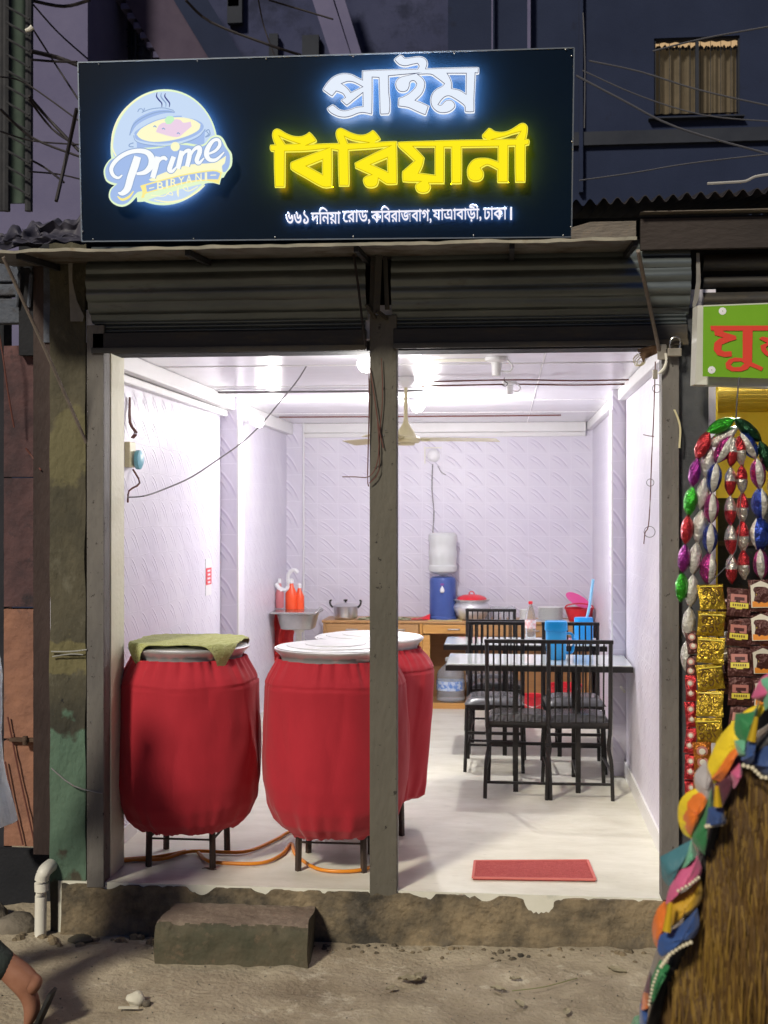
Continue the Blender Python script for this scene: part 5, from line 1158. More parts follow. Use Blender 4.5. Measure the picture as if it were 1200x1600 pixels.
# neighbour shutter above sign
t = thing('roller_shutter', (1.6, .02, 2.5), 'dark rolled up shutter of the neighbouring kiosk above the green sign', 'shutter')
for k, (v0, v1) in enumerate(((392, 424), (426, 450), (452, 482))):
    m = MB(); a = PY(1098, v1, .02); b = PY(1420, v0, .02); m.grid(lambda s, q: Vector((a.x+s*(b.x-a.x), .02-.03*math.sin(math.pi*q), a.z+q*(b.z-a.z))), 10, 8); m.build('slat', shut_dk, t, smooth=True)
m = MB(); m.box((PY(1064, 0, .06).x, .06, 2.3), (PY(1500, 0, .06).x, .2, 2.98)); tag(m.build('upper_wall', dark_m), 'dark wall behind the neighbouring shutter', 'wall')
# brown fascia and corrugated roof edge on the right
fa_m = M('brown_fascia', (.022, .017, .016), (.05, .038, .034), sc_=3, rough=.8, bump=.3, st=(.4, 1, 1))
lbox('fascia_board', 1001, 1420, 333, 390, -.12, .03, fa_m, 'dark brown fascia board under the corrugated roof at the right', 'board')
lbox('fascia_board', 1001, 1420, 322, 330, -.16, .06, M('pale_edge', (.10, .085, .07), (.19, .16, .13), sc_=8, rough=.7), 'thin pale edge strip above the brown fascia board', 'board')
cor = M('corrugated_tin', (.015, .015, .02), (.04, .037, .042), (.03, .02, .018), sc_=5, rough=.7, metal=.2, bump=.2)
m = MB(); ca = PY(895, 318, -.2); cb = PY(1420, 285, -.2)
m.slab(lambda a, b: Vector((ca.x+a*(cb.x-ca.x), -.2+b*1.4, ca.z + a*(cb.z-ca.z) + .014*math.sin(a*150) + .012*nz(a*9, b*2, 1) + b*.22)), 320, 6, (0, 0, .004))
tag(m.build('corrugated_roof', cor, smooth=True), 'rusty corrugated tin roof edge right of the signboard', 'roof')
m = MB(); m.box((ca.x-.02, -.05, PY(900, 345, -.05).z), (cb.x, .25, ca.z-.03)); tag(m.build('roof_beam', dark_m), 'dark beam under the corrugated roof right of the signboard', 'beam')
m = MB(); p0 = PY(1105, 287, -.22)
m.tube([p0, PY(1140, 285, -.22), PY(1165, 283, -.22), PY(1180, 276, -.22), PY(1205, 272, -.22)], .006, 6); tag(m.build('pale_rope', M('rope', (.35, .34, .33), rough=.8)), 'pale rope lying along the corrugated roof edge', 'rope')
# tarps at left above canopy
tarp = M('ragged_tarp', (.035, .035, .055), (.075, .07, .095), (.14, .14, .16), sc_=6, rough=.6, bump=.5, bsc=12, fac3=.62)
for (u0, v0, u1, v1, Y, sd_, lab, jag) in ((18, 316, 150, 382, -.30, 1, 'dark ragged tarp bunched over the canopy left of the signboard', 14), (-40, 335, 60, 388, -.36, 6, 'crumpled grey plastic sheet at the left end of the canopy', 10), (0, 348, 128, 380, -.42, 11, 'lower purple grey tarp fold resting on the canopy', 6)):
    a = PY(u0, v1, Y); b = PY(u1, v0, Y); m = MB()
    def tf(s, q, a=a, b=b, Y=Y, sd_=sd_, jag=jag):
        top = a.z + (b.z-a.z)*(.55 + .45*abs(nz(s*3.3, sd_, 2)) + jag*.012*nz(s*13, sd_, 7) + .35*min(1, s*1.5)*(.6 if sd_ == 1 else .1))
        return Vector((a.x+s*(b.x-a.x), Y + .06*nz(s*5, q*3, sd_) + q*.12, a.z + (top-a.z)*q + .01*nz(s*8, q*6, sd_)))
    m.slab(tf, 60, 14, (0, .006, 0)); tag(m.build('tarp', tarp, smooth=True), lab, 'tarp')

# padlock, tape bundle, wire with loops at the top right corner
t = thing('padlock', tuple(PY(1053, 560, -.06)), 'old steel padlock hanging open at the top of the right guide', 'padlock')
pm_ = M('old_brass', (.30, .27, .22), (.42, .38, .32), sc_=20, rough=.45, metal=.5)
m = MB(); a = PY(1043, 557, -.07); b = PY(1065, 544, -.07); m.box((a.x, -.078, a.z), (b.x, -.055, b.z)); m.build('lock_body', pm_, t, bevel=.004)
m = MB(); m.tube([PY(1047, 545, -.066), PY(1047, 536, -.066), PY(1050, 529, -.066), PY(1056, 527, -.066), PY(1062, 530, -.066), PY(1063, 537, -.066), PY(1062, 545, -.066)], .0045, 8); m.build('shackle', steel, t, smooth=True)
t = thing('door_hook', tuple(PY(1033, 560, -.05)), 'cream hooked latch plate beside the padlock', 'hook')
m = MB(); a = PY(1027, 562, -.05); b = PY(1041, 538, -.05); m.box((a.x, -.056, a.z), (b.x, -.046, b.z)); m.build('plate', pm_, t, bevel=.002)
m = MB(); m.tube([PY(1040, 552, -.055), PY(1041, 565, -.06), PY(1037, 576, -.06), PY(1029, 584, -.06)], .006, 8); m.build('hook_arm', pvc, t, smooth=True)
t = thing('wire_bundle', tuple(PY(1012, 555, .0)), 'brown twisted rag and wire bundle tied at the top right corner of the opening', 'bundle')
m = MB()
for k in range(7): m.tube([PY(1030, 538+k*1.5, -.03), PY(1018, 542+k*2, -.03+.008*k), PY(1006, 545+k*2.5, -.01), PY(996+k*1.5, 547+k*3, .0)], [.009, .003], 6)
m.build('rag', M('brown_rag', (.14, .08, .045), (.28, .18, .11), sc_=25, rough=.9), t, smooth=True)
m = MB()
for k in range(3): m.tube([PY(1000+k*4, 552, .0), PY(990+k*3, 560+k*2, .01), PY(994+k*3, 572, .01), PY(1004+k*2, 566, .0), PY(1006, 556, .0)], .0022, 6)
m.build('tape_loop', fan_m, t)
t = thing('dangling_wire', tuple(PY(1015, 850, .02)), 'thin dark wire with loops and a connector hanging inside the right edge of the opening', 'wire')
m = MB(); m.tube([PY(1024, 565, -.02), PY(1023, 600, -.01), PY(1021, 660, 0), PY(1018, 720, 0), PY(1016, 780, 0), PY(1013, 822, 0), PY(1008, 832, 0), PY(1006, 850, 0)], .0025, 6); m.build('wire', cable_r, t)
m = MB(); m.tube([PY(1005, 679, 0), PY(1013, 681, 0), PY(1022, 682, 0)], .002, 5); m.build('cross_tie', cable_r, t)
for u, v, r_ in ((1016, 754, .016), (1015, 831, .024), (1026, 607, .018)):
    c = PY(u, v, .005); m = MB(); m.tube([c + Vector((r_*math.cos(k*math.pi/8), 0, r_*math.sin(k*math.pi/8))) for k in range(17)], .0016, 5, smooth=1); m.build('loop', cable_g, t)
m = MB(); a = PY(1020, 592, -.02); b = PY(1027, 578, -.02); m.box((a.x, -.03, a.z), (b.x, -.01, b.z)); m.build('connector', pm_, t)
m = MB(); m.slab(lambda a, b: PY(1052+a*3+b*11+4*math.sin(b*4), 640+b*60, -.045) , 2, 10, (0, -.003, 0)); tag(m.build('paper_strip', fan_m), 'peeling strip of tape on the right steel guide', 'tape')

# ================================================================== BACKGROUND BUILDINGS (dusk dimness and blue put into their colours)
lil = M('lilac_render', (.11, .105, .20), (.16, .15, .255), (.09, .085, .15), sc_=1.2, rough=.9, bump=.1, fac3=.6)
nav = M('dusk_navy_render', (.008, .015, .045), (.018, .028, .07), (.008, .01, .025), sc_=.9, rough=.9, bump=.1, fac3=.6)
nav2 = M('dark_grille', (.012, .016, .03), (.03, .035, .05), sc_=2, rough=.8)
def bpx(name, u0, u1, v0, v1, Y, dy, mat, parent): 
    a = PY(u0, v1, Y); b = PY(u1, v0, Y); m = MB(); m.box((a.x, Y, a.z), (b.x, Y+dy, b.z)); return m.build(name, mat, parent)
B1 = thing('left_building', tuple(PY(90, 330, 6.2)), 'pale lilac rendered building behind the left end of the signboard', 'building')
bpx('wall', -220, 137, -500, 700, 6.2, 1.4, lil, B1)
B2 = thing('middle_building', tuple(PY(300, 330, 7)), 'dusk-darkened blue building with grilled windows and an outside stair behind the signboard', 'building')
bpx('wall', 137, 700, -500, 700, 7.6, 1, M('dusk_slate_render', (.028, .035, .09), (.055, .062, .13), (.02, .025, .06), sc_=1, rough=.9, bump=.1), B2)
bpx('window', 143, 212, -120, 96, 7.5, .09, nav2, B2)
for k in range(6): bpx('window_bar', 150+k*11, 151.5+k*11, -120, 96, 7.45, .03, nav, B2)
for k in range(8): bpx('window_bar', 143, 212, -110+k*26, -108.5+k*26, 7.44, .02, nav, B2)
bpx('corner_post', 137, 143, -300, 100, 7.3, .2, lil, B2)
# stair: sloping slab, steps, mesh panel
m = MB(); a = PY(205, -60, 7.2); b = PY(335, 160, 7.2); m.bar(a, b, .32, .5); m.build('stair_slab', M('stair_plum', (.06, .045, .08), (.09, .07, .11), sc_=3, rough=.9), B2)
m = MB(); m.bar(PY(262, -60, 7.0), PY(395, 160, 7.0), .10, .3); m.build('stair_string', nav, B2)
for k in range(11):
    p = PY(168+k*10, -45+k*15, 7.15); m = MB(); m.box((p.x-.10, 7.05, p.z-.03), (p.x+.12, 7.35, p.z+.03)); m.build('stair_step', lil, B2)
for k in range(7):
    m = MB(); m.bar(PY(212+k*12, -20+k*4, 7.1), PY(212+k*12, 100, 7.1), .015); m.build('stair_rail', nav2, B2)
for k in range(8):
    m = MB(); m.bar(PY(214, -15+k*14, 7.1), PY(290, 5+k*14, 7.1), .012); m.build('stair_rail', nav2, B2)
for u0, u1, v0, v1 in ((355, 378, -40, 36), (420, 434, 52, 95), (302, 308, -60, 90), (472, 498, 54, 96), (356, 373, -80, 10)):
    bpx('window', u0, u1, v0, v1, 7.5, .08, nav2, B2)
m = MB(); m.bar(PY(485, -60, 7.2), PY(540, 110, 7.2), .25, .2); m.bar(PY(512, -60, 7.1), PY(565, 110, 7.1), .06, .1); m.build('sloping_column', lil, B2)
B3 = thing('right_building', tuple(PY(1000, 330, 6)), 'dusk-darkened navy building with one lit curtained window at the upper right', 'building')
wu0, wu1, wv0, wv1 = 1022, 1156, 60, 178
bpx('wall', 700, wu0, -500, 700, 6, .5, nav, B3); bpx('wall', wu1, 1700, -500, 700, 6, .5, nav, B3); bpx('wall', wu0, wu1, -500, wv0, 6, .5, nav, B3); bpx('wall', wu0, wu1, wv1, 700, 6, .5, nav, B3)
cur = M('lit_curtain', (.07, .055, .035), (.11, .085, .055), sc_=8, rough=.9, emit=(.55, .42, .25), es=.045)
cur2 = M('lit_pelmet', (.2, .15, .1), rough=.9, emit=(1, .66, .34), es=.55)
wn_ = bpx('window', wu0, wu1, wv0, wv1, 6.22, .03, M('window_backing', (.05, .04, .03), rough=.9), B3)
def cf(s, q):
    p = PY(wu0+1+s*(wu1-wu0-2), wv1-q*(wv1-wv0-14), 6.16); p.y += .02*math.sin(s*60)+.01*math.sin(s*23); return p
m = MB(); m.grid(cf, 120, 2); m.build('curtain', cur, wn_, smooth=True)
m = MB(); m.grid(lambda s, q: PY(wu0+1+s*(wu1-wu0-2), wv0+1+(1-q)*(12+2.5*math.sin(s*90)), 6.13) + Vector((0, .015*math.sin(s*45), 0)), 160, 2); m.build('pelmet', cur2, wn_, smooth=True)
m = MB()
for k in range(26): p = PY(wu0+5+k*5, wv0+15+1.5*(k % 2), 6.11); m.lathe([(.003, -.018), (.016, 0), (.003, .018)], 6, p)
m.build('fringe_tassels', nav2, wn_)
m = MB()
for u0, u1, v0, v1 in ((wu0, wu0+2.5, wv0, wv1), (wu1-2.5, wu1, wv0, wv1), (1087, 1092, wv0, wv1), (wu0, wu1, wv1-3, wv1+1), (wu0, wu1, wv0-1, wv0+.8)):
    a = PY(u0, v1, 6.02); b = PY(u1, v0, 6.02); m.box((a.x, 6.02, a.z), (b.x, 6.06, b.z))
for k in range(8): a = PY(wu0+8+k*16, wv1, 6.08); b = PY(wu0+8.6+k*16, wv0, 6.08); m.box((a.x, 6.08, a.z), (b.x, 6.09, b.z))
m.build('frame', nav2, wn_)
bpx('sill', wu0-8, wu1+8, wv1+1, wv1+7, 5.92, .15, nav2, B3)
bpx('band', 700, 1700, 205, 212, 5.95, .06, nav2, B3); bpx('corner_strip', 905, 911, -300, 300, 5.93, .07, nav, B3)
bpx('pipe', 768, 770, -200, 200, 5.9, .05, lil, B3); bpx('pipe', 824, 829, -200, 200, 5.88, .06, lil, B3)
# lattice tower at the far left with net and wires
T1 = thing('bamboo_scaffold', tuple(PY(25, 330, 3.2)), 'tall scaffold of poles and diagonal rungs with dull green netting at the left edge', 'scaffold')
sc_m = M('scaffold_pole', (.02, .022, .028), (.045, .045, .05), sc_=8, rough=.8)
bpx('netting', -80, 46, -300, 320, 3.4, .02, M('green_net', (.035, .055, .045), (.07, .10, .08), sc_=4, rough=.9), T1)
for u, w_ in ((2, 3), (10, 5), (45, 5), (-22, 5)):
    m = MB(); m.tube([PY(u, -300, 3.2), PY(u+1, 0, 3.2), PY(u, 330, 3.2)], .006*w_, 8); m.build('pole', sc_m, T1)
for k in range(12):
    m = MB(); m.tube([PY(10, 10+k*25+5*nz(k, 1), 3.12), PY(46, 30+k*25+6*nz(k, 2), 3.12)], .009, 6); m.build('rung', sc_m, T1)
# overhead cables
cabs = [([(48, 80), (90, 90), (122, 102)], 3.0, .016, 'thick'), ([(48, 93), (85, 96), (120, 97)], 3.0, .009, 'thin upper'),
        ([(45, 150), (75, 185), (124, 236)], 2.5, .011, ''), ([(45, 155), (80, 200), (115, 225)], 2.5, .008, ''), ([(0, 170), (50, 215), (125, 245)], 2.4, .009, ''),
        ([(50, 5), (90, 50), (137, 92)], 4, .007, ''), ([(48, 40), (80, 90), (122, 155)], 3.5, .007, ''), ([(0, 205), (50, 220), (124, 226)], 2.4, .006, ''),
        ([(50, 1), (100, 10), (140, 0)], 3.6, .013, ''), ([(45, 268), (90, 272), (126, 280)], 2.2, .006, ''), ([(120, 170), (105, 240), (88, 314)], 1.5, .012, 'pole'),
        ([(290, 0), (330, 35), (420, 70), (470, 86)], 3.5, .010, ''), ([(420, 0), (460, 12), (520, 30)], 3.5, .007, ''), ([(0, 120), (40, 130), (125, 190)], 2.6, .006, ''),
        ([(48, 250), (70, 262), (100, 285)], 2.0, .007, ''), ([(402, -10), (412, 40), (430, 90)], 4, .006, '')]
wmsg = ['thick black cable running to the top left corner of the signboard', 'thinner cable just under the thick one at the top left', 'upper steep dark cable crossing the lilac wall', 'lower steep dark cable beside its twin on the lilac wall', 'long dark cable sloping from the scaffold to the signboard edge',
        'thin cable crossing the top of the lilac wall', 'fine cable sloping down to the signboard corner from the scaffold lamp', 'almost level fine cable at logo height left of the signboard', 'slack cable sagging along the very top of the lilac wall', 'low level cable just above the ragged tarp', 'leaning dark pole left of the signboard',
        'dark cable sloping over the stair behind the signboard', 'short fine cable near the top middle of the view', 'fine cable from the left edge to the signboard side', 'short cable above the tarp near the scaffold foot', 'fine hanging cable over the dark building above the logo']
for (pts, Y, r_, _), lab in zip(cabs, wmsg):
    m = MB(); m.tube([PY(u, v, Y + .15*(i % 2)) for i, (u, v) in enumerate(pts)], r_, 6, smooth=4); tag(m.build('leaning_pole' if _ == 'pole' else 'overhead_cable', cablem), lab, 'pole' if _ == 'pole' else 'cable')
pc = M('pale_cable', (.08, .08, .095), rough=.6)
for pts, Y, r_, lab in (([(900, 118), (970, 155), (1060, 200), (1210, 243)], 1.2, .006, 'pale taut cable from the signboard corner to the right edge'), ([(1210, 240), (1080, 255), (990, 270), (905, 282)], 1.0, .004, 'fine pale cable sloping back to the roof at the right'),
                        ([(920, 95), (1000, 112), (1090, 140), (1200, 165)], 3, .006, 'faint cable crossing in front of the lit window'), ([(910, 110), (1000, 150), (1100, 180), (1210, 190)], 3.2, .005, 'faint lower cable passing below the lit window'), ([(1020, 80), (1100, 60), (1210, 40)], 3, .006, 'faint cable over the top corner of the lit window'), ([(911, 20), (914, 100), (913, 200)], 1.5, .004, 'thin vertical cable hanging beside the signboard right edge')):
    m = MB(); m.tube([PY(u, v, Y) for u, v in pts], r_, 6, smooth=4); tag(m.build('overhead_cable', pc), lab, 'cable')
m = MB(); p = PY(46, 46, 3.0); m.tube([PY(40, 48, 3.0), PY(46, 46, 3), PY(51, 42, 3)], [.012, .02], 8); tag(m.build('cable_clamp', pvc), 'small pale clamp on the scaffold pole', 'clamp')
# ground storey mass behind, so that nothing floats
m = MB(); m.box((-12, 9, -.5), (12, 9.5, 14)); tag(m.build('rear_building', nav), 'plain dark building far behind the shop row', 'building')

# ================================================================== HANGING SNACKS
def foil(name, c, c2=None, r_=.22, me=.75): return M(name, c, c2 or tuple(x*.7 for x in c), sc_=30, rough=r_, metal=me, bump=1.0, bsc=38)
F_red = foil('red_foil', (.55, .04, .05)); F_pur = foil('purple_foil', (.30, .03, .26)); F_grn = foil('green_foil', (.05, .45, .03)); F_blu = foil('blue_foil', (.04, .08, .42)); F_mag = foil('magenta_foil', (.45, .04, .25))
F_sil = foil('silver_foil', (.66, .62, .56)); F_dkg = foil('dark_green_foil', (.015, .07, .03)); F_wht = foil('cream_foil', (.62, .60, .55), me=.3); F_gold = foil('gold_foil', (.62, .42, .04)); F_brn = foil('brown_foil', (.10, .035, .03), me=.35); F_ora = foil('orange_foil', (.6, .2, .03))
pk = {}
def packet_mesh(ms, ln, wd, split, seed):
    key = (tuple(m.name for m in ms), round(ln, 3), round(wd, 3), split, seed)
    if key in pk: return pk[key]
    m = MB(); nu, nv = 12, 12; vs = []
    for j in range(nv+1):
        t = j/nv; z = (t-.5)*ln; e = max(0, 1-abs(2*t-1)**2.6); r1 = wd*.5*(.34+.66*e); r2 = wd*.36*(.06+.94*e)
        if j in (0, nv): r2 = .001; r1 = wd*.24
        for k in range(nu):
            th = 2*math.pi*k/nu; q = 1+.10*noise.noise(Vector((math.cos(th)*2+seed, math.sin(th)*2, t*5)))
            vs.append(Vector((r1*math.cos(th)*q, r2*math.sin(th)*q, z)))
    fs = []; mi = []
    for j in range(nv):
        for k in range(nu):
            k2 = (k+1) % nu; fs.append((j*nu+k, j*nu+k2, (j+1)*nu+k2, (j+1)*nu+k))
            mi.append(1 if (split == 'half' and j < nv*.45) or (split == 'side' and math.cos(2*math.pi*(k+.5)/nu) > .1) or (split == 'rim' and abs(math.cos(2*math.pi*(k+.5)/nu)) > .8) else 0)
    m.add(vs, fs); m.m = mi
    o = m.build('packet', ms if len(ms) > 1 else ms[0], smooth=True, shade=50); me = o.data; bpy.data.objects.remove(o); pk[key] = me; return me
def garland(pts, Y, cyc, label, ln=.108, wd=.058, split=None, seed=0, gap=.98):
    wd *= 1.22; P = [PY(u, v, Y) for u, v in pts]; base = thing('packet_string', tuple(P[0]), label, 'packet string', 'hanging strings of foil snack packets')
    acc = []; 
    Q = []
    for i in range(len(P)-1):
        p0 = P[max(i-1, 0)]; p1 = P[i]; p2 = P[i+1]; p3 = P[min(i+2, len(P)-1)]
        for k in range(12):
            t = k/12; Q.append(.5*((2*p1)+(p2-p0)*t+(2*p0-5*p1+4*p2-p3)*t*t+(3*p1-p0-3*p2+p3)*t**3))
    Q.append(P[-1]); S = [0]
    for i in range(1, len(Q)): S.append(S[-1]+(Q[i]-Q[i-1]).length)
    def at(s):
        s = min(max(s, 0), S[-1]-1e-5); i = max(j for j in range(len(S)) if S[j] <= s); i = min(i, len(Q)-2); return Q[i] + (Q[i+1]-Q[i])*((s-S[i])/(S[i+1]-S[i]+1e-9))
    n = max(1, round(S[-1]/(ln*gap))); step = S[-1]/n
    for k in range(n):
        a, b = at(k*step), at((k+1)*step); ms = cyc[k % len(cyc)]; ms = ms if isinstance(ms, tuple) else (ms,)
        me = packet_mesh(ms, ln, wd, split, seed + k % 3)
        o = bpy.data.objects.new('packet', me); COL.objects.link(o); o.parent = base
        q = (a-b).normalized().to_track_quat('Z', 'Y'); o.rotation_mode = 'QUATERNION'
        from mathutils import Quaternion
        o.rotation_quaternion = q @ Quaternion((0, 0, 1), R(rnd.uniform(-25, 25)))
        o.location = (a+b)/2 - base.location + Vector((0, .01*nz(k, seed), 0)); OFF[o.name] = Vector()
        o.scale = (1, 1, step/ln*1.03)
    return base
GY = -.30
garland([(1146, 655), (1120, 662), (1100, 685), (1088, 722), (1081, 765), (1075, 810), (1070, 860), (1066, 900), (1064, 940)], GY, [F_grn, F_red, F_pur, F_grn, F_red, F_pur, F_grn], 'outermost left foil packet string arching over in green red and purple', ln=.125, wd=.058, seed=1)
garland([(1150, 668), (1125, 678), (1108, 700), (1102, 745), (1096, 790), (1090, 840), (1084, 890), (1079, 940), (1075, 990), (1073, 1050)], GY+.02, [(F_wht, F_dkg)], 'long cream and dark green packet string second from the left', ln=.135, wd=.062, split='side', seed=4)
garland([(1142, 682), (1126, 705), (1115, 740), (1112, 785), (1110, 830), (1108, 870), (1105, 912)], GY-.02, [(F_mag, F_wht), (F_blu, F_wht)], 'magenta and blue packet string third from the left', ln=.13, wd=.070, split='rim', seed=7)
garland([(1148, 684), (1143, 715), (1141, 760), (1141, 810), (1143, 860), (1143, 912)], GY-.03, [(F_sil, F_red)], 'silver packet string with red tails, left one of the middle pair', ln=.125, wd=.055, split='half', seed=9)
garland([(1154, 682), (1158, 715), (1160, 760), (1160, 810), (1161, 860), (1163, 905)], GY-.035, [(F_red, F_sil)], 'red and silver packet string, right one of the middle pair', ln=.125, wd=.052, split='half', seed=12)
garland([(1158, 676), (1172, 695), (1184, 725), (1187, 770), (1188, 815), (1188, 860), (1190, 905)], GY-.01, [(F_blu, F_wht), (F_mag, F_wht), (F_blu, F_wht)], 'blue and magenta packet string on the right side of the cluster', ln=.13, wd=.072, split='rim', seed=14)
garland([(1150, 655), (1168, 660), (1184, 682), (1200, 720), (1212, 770), (1218, 830), (1220, 900)], GY+.01, [(F_wht, F_dkg), F_dkg], 'green and cream packet string arching down at the right edge', ln=.135, wd=.062, split='side', seed=16)
m = MB(); m.tube([PY(1150, 655, GY), PY(1152, 620, GY), PY(1155, 590, GY+.04)], .003, 6); m.tube([PY(1165, 700, GY), PY(1158, 760, GY-.06), PY(1150, 860, GY-.06), PY(1108, 912, GY-.05)], .0018, 5); tag(m.build('hanging_twine', pc), 'thin twine holding the packet strings together', 'twine')
# sachet strips
def sachet_mesh(mat_, w_, h_, seed):
    m = MB(); nn = 8
    def f(a, b, s=1):
        x = (a-.5)*2; y = (b-.5)*2; e = max(0, (1-x**4)*(1-(y*1.12)**4 if abs(y) < .89 else 0)); sc2 = .94+.06*abs(y)**3
        return Vector((x*w_/2*sc2, -s*(.012*e + .0005) + .002*nz(a*5, b*5, seed), y*h_/2))
    m.grid(lambda a, b: f(a, b), nn, nn); m.grid(lambda a, b: f(1-a, b, -1), nn, nn); o = m.build('sachet', mat_, smooth=True, shade=60); me = o.data; bpy.data.objects.remove(o); return me
def print_mesh(kind, w_, h_, mats_):
    m = MB(); y = -.0145
    def rb(x0, z0, x1, z1, mi, yy=y): m.box((x0*w_, yy, z0*h_), (x1*w_, yy+.002, z1*h_), mi)
    def sq(pts, r_, mi): m.tube([Vector((x*w_, y, z*h_)) for x, z in pts], r_, 4, mi, smooth=2)
    if kind == 'gold':
        sq([(-.36,.30),(-.15,.36),(.02,.28)], .0016, 0); sq([(-.34,.10),(-.28,.24),(-.16,.22),(-.22,.05),(-.34,.10)], .0016, 0); sq([(-.08,.05),(-.02,.22),(.06,.2),(.04,.02),(-.08,.05)], .0016, 0); sq([(.14,.26),(.15,.0)], .0018, 0); sq([(.22,.24),(.28,.1),(.2,.0)], .0016, 0)
        sq([(-.34,-.12),(-.24,-.06),(-.18,-.2),(-.3,-.3),(-.36,-.2)], .0016, 0); sq([(-.06,-.1),(.04,-.06),(.08,-.2),(-.02,-.32),(-.08,-.22)], .0016, 0); sq([(.16,-.08),(.24,-.24)], .0018, 0); rb(-.42, .37, .42, .41, 1)
    elif kind == 'brown':
        rb(-.34, -.02, .30, .26, 2, -.0125); rb(-.36, -.22, .36, -.04, 1, -.0135); rb(-.14, -.26, .12, -.22, 1, -.0125)
        for k in range(6): m.box(((-.26+k*.09)*w_, -.0150, -.165*h_), ((-.215+k*.09)*w_, -.0136, -.09*h_), 0)
        rb(-.2, .05, .2, .16, 0, -.0135)
    elif kind == 'white':
        rb(-.40, -.38, .40, .30, 3, -.0105); m.add([Vector((-.45*w_, -.0105, .30*h_)), Vector((.45*w_, -.0105, .30*h_)), Vector((0, -.0105, .46*h_))], [(0,1,2)], 3)
        rb(-.30, .14, .30, .22, 0, -.0115); rb(-.36, -.36, .36, -.18, 4, -.0115); rb(-.2, .0, .2, .05, 1, -.0115)
    else:
        for z in (.2, -.18): m.lathe([(.3*w_, -.0), (.26*w_, .001)], 14, (0, y+.003, z*h_), 2, ax='Y'); m.lathe([(.18*w_, .001), (.15*w_, .0025)], 12, (0, y+.0015, z*h_), 3, ax='Y')
    m.v = [Vector((p.x, min(p.y, -.009), p.z)) for p in m.v]
    o = m.build('print', mats_, smooth=False); me = o.data; bpy.data.objects.remove(o); return me
prm = [M('print_dark', (.07, .02, .02), rough=.5), M('print_yellow', (.72, .60, .08), rough=.4), M('print_pink', (.45, .18, .15), rough=.5), M('print_white', (.66, .62, .52), rough=.5), M('print_orange', (.7, .25, .03), rough=.5)]
def strip(us, v0, v1, Y, n, kind, mat_, w_, label, seed):
    P0 = PY(us[0], v0, Y); P1 = PY(us[1], v1, Y); h_ = (P0.z-P1.z)/n; base = thing('sachet_strip', tuple(P0), label, 'sachet strip', 'hanging strips of small sachets')
    me = sachet_mesh(mat_, w_, h_*.97, seed); pr = print_mesh(kind, w_, h_*.97, prm)
    for k in range(n):
        c = P0 + (P1-P0)*((k+.5)/n); o = bpy.data.objects.new('sachet', me); COL.objects.link(o); o.parent = base; OFF[o.name] = Vector()
        o.location = c - base.location + Vector((.004*nz(k, seed), .006*nz(k, seed, 4), 0)); o.rotation_euler = (R(rnd.uniform(-20, 12)), R(rnd.uniform(-7, 7)), R(rnd.uniform(-24, 16)))
        p_ = bpy.data.objects.new('print', pr); COL.objects.link(p_); p_.parent = o
strip((1112, 1108), 912, 1162, GY-.07, 6, 'gold', F_gold, .112, 'strip of six gold sachets with dark curly print', 1)
strip((1154, 1158), 918, 1150, GY-.05, 5, 'brown', F_brn, .10, 'strip of dark brown sachets with a yellow band', 2)
strip((1188, 1196), 905, 1110, GY-.08, 4, 'white', F_brn, .10, 'strip of dark sachets with white house shaped labels at the right edge', 3)
strip((1098, 1096), 1158, 1300, GY-.06, 3, 'dots', F_ora, .075, 'strip of orange sachets with round pictures below the gold ones', 4)
strip((1080, 1078), 1055, 1300, GY-.03, 6, 'dots', F_red, .048, 'narrow strip of red sachets at the lower left of the snacks', 5)
strip((1082, 1080), 985, 1060, GY-.02, 2, 'none', F_brn, .05, 'two narrow dark sachets above the narrow red strip', 6)
for k, (u, v, m_) in enumerate(((1140, 960, F_brn), (1140, 1010, F_sil), (1138, 1060, F_brn), (1170, 960, F_dkg), (1205, 960, F_red), (1205, 1010, F_ora))):
    c = PY(u, v, GY+.05); o = bpy.data.objects.new('loose_packet', packet_mesh((m_,), .13, .09, None, k)); COL.objects.link(o); o.location = c
    tag(o, ('dark brown packet hanging behind the gold strip near its top', 'silver packet hanging behind the gold strip at half height', 'lower dark brown packet hanging behind the gold strip', 'dark green packet behind the brown sachets', 'red packet at the right edge beside the white labelled sachets', 'orange packet at the right edge below the red one')[k], 'packet')

# ================================================================== RICKSHAW IN THE RIGHT FOREGROUND
RY = -2.95
hoodm = M('hood_canvas', (.07, .035, .008), (.17, .095, .018), (.05, .02, .015), sc_=3, rough=.75, bump=.5, bsc=22, st=(2.2, 1, .35), sheen=.2)
rk = thing('rickshaw', (PY(1290, 0, RY).x, RY+.2, ROAD), 'brown canvas rickshaw hood edged with bright fabric petals and beads, right foreground', 'rickshaw')
outl = [(1012, 1640), (1030, 1560), (1056, 1500), (1078, 1440), (1096, 1385), (1103, 1335), (1120, 1290), (1136, 1235), (1152, 1190), (1180, 1172), (1215, 1150), (1265, 1135)]
ax_u = 1330
full = outl + [(2*ax_u-u, v) for u, v in outl[::-1]]
full = [(outl[0][0]-20, 1760)] + full + [(2*ax_u-outl[0][0]+20, 1760)]
P = smooth_loop(full, 4, 80)[:-4]; N_ = len(P)
m = MB()
cu_, cv_ = ax_u, 1760
def hf(s, q):
    i = s*(N_-1); k = min(int(i), N_-2); f = i-k; u = P[k][0]*(1-f)+P[k+1][0]*f; v = P[k][1]*(1-f)+P[k+1][1]*f
    sc_k = math.cos(q*1.35)**.55; y = RY + .62*math.sin(q*1.35); p = PY(cu_+(u-cu_)*sc_k, cv_+(v-cv_)*sc_k, RY); p.y = y
    p += Vector((.012*nz(s*14, q*3, 2), .0, .012*nz(s*14, q*3, 5))) + Vector((0, 0, .01*math.sin(q*14)))
    return p
m.grid(hf, 90, 30)
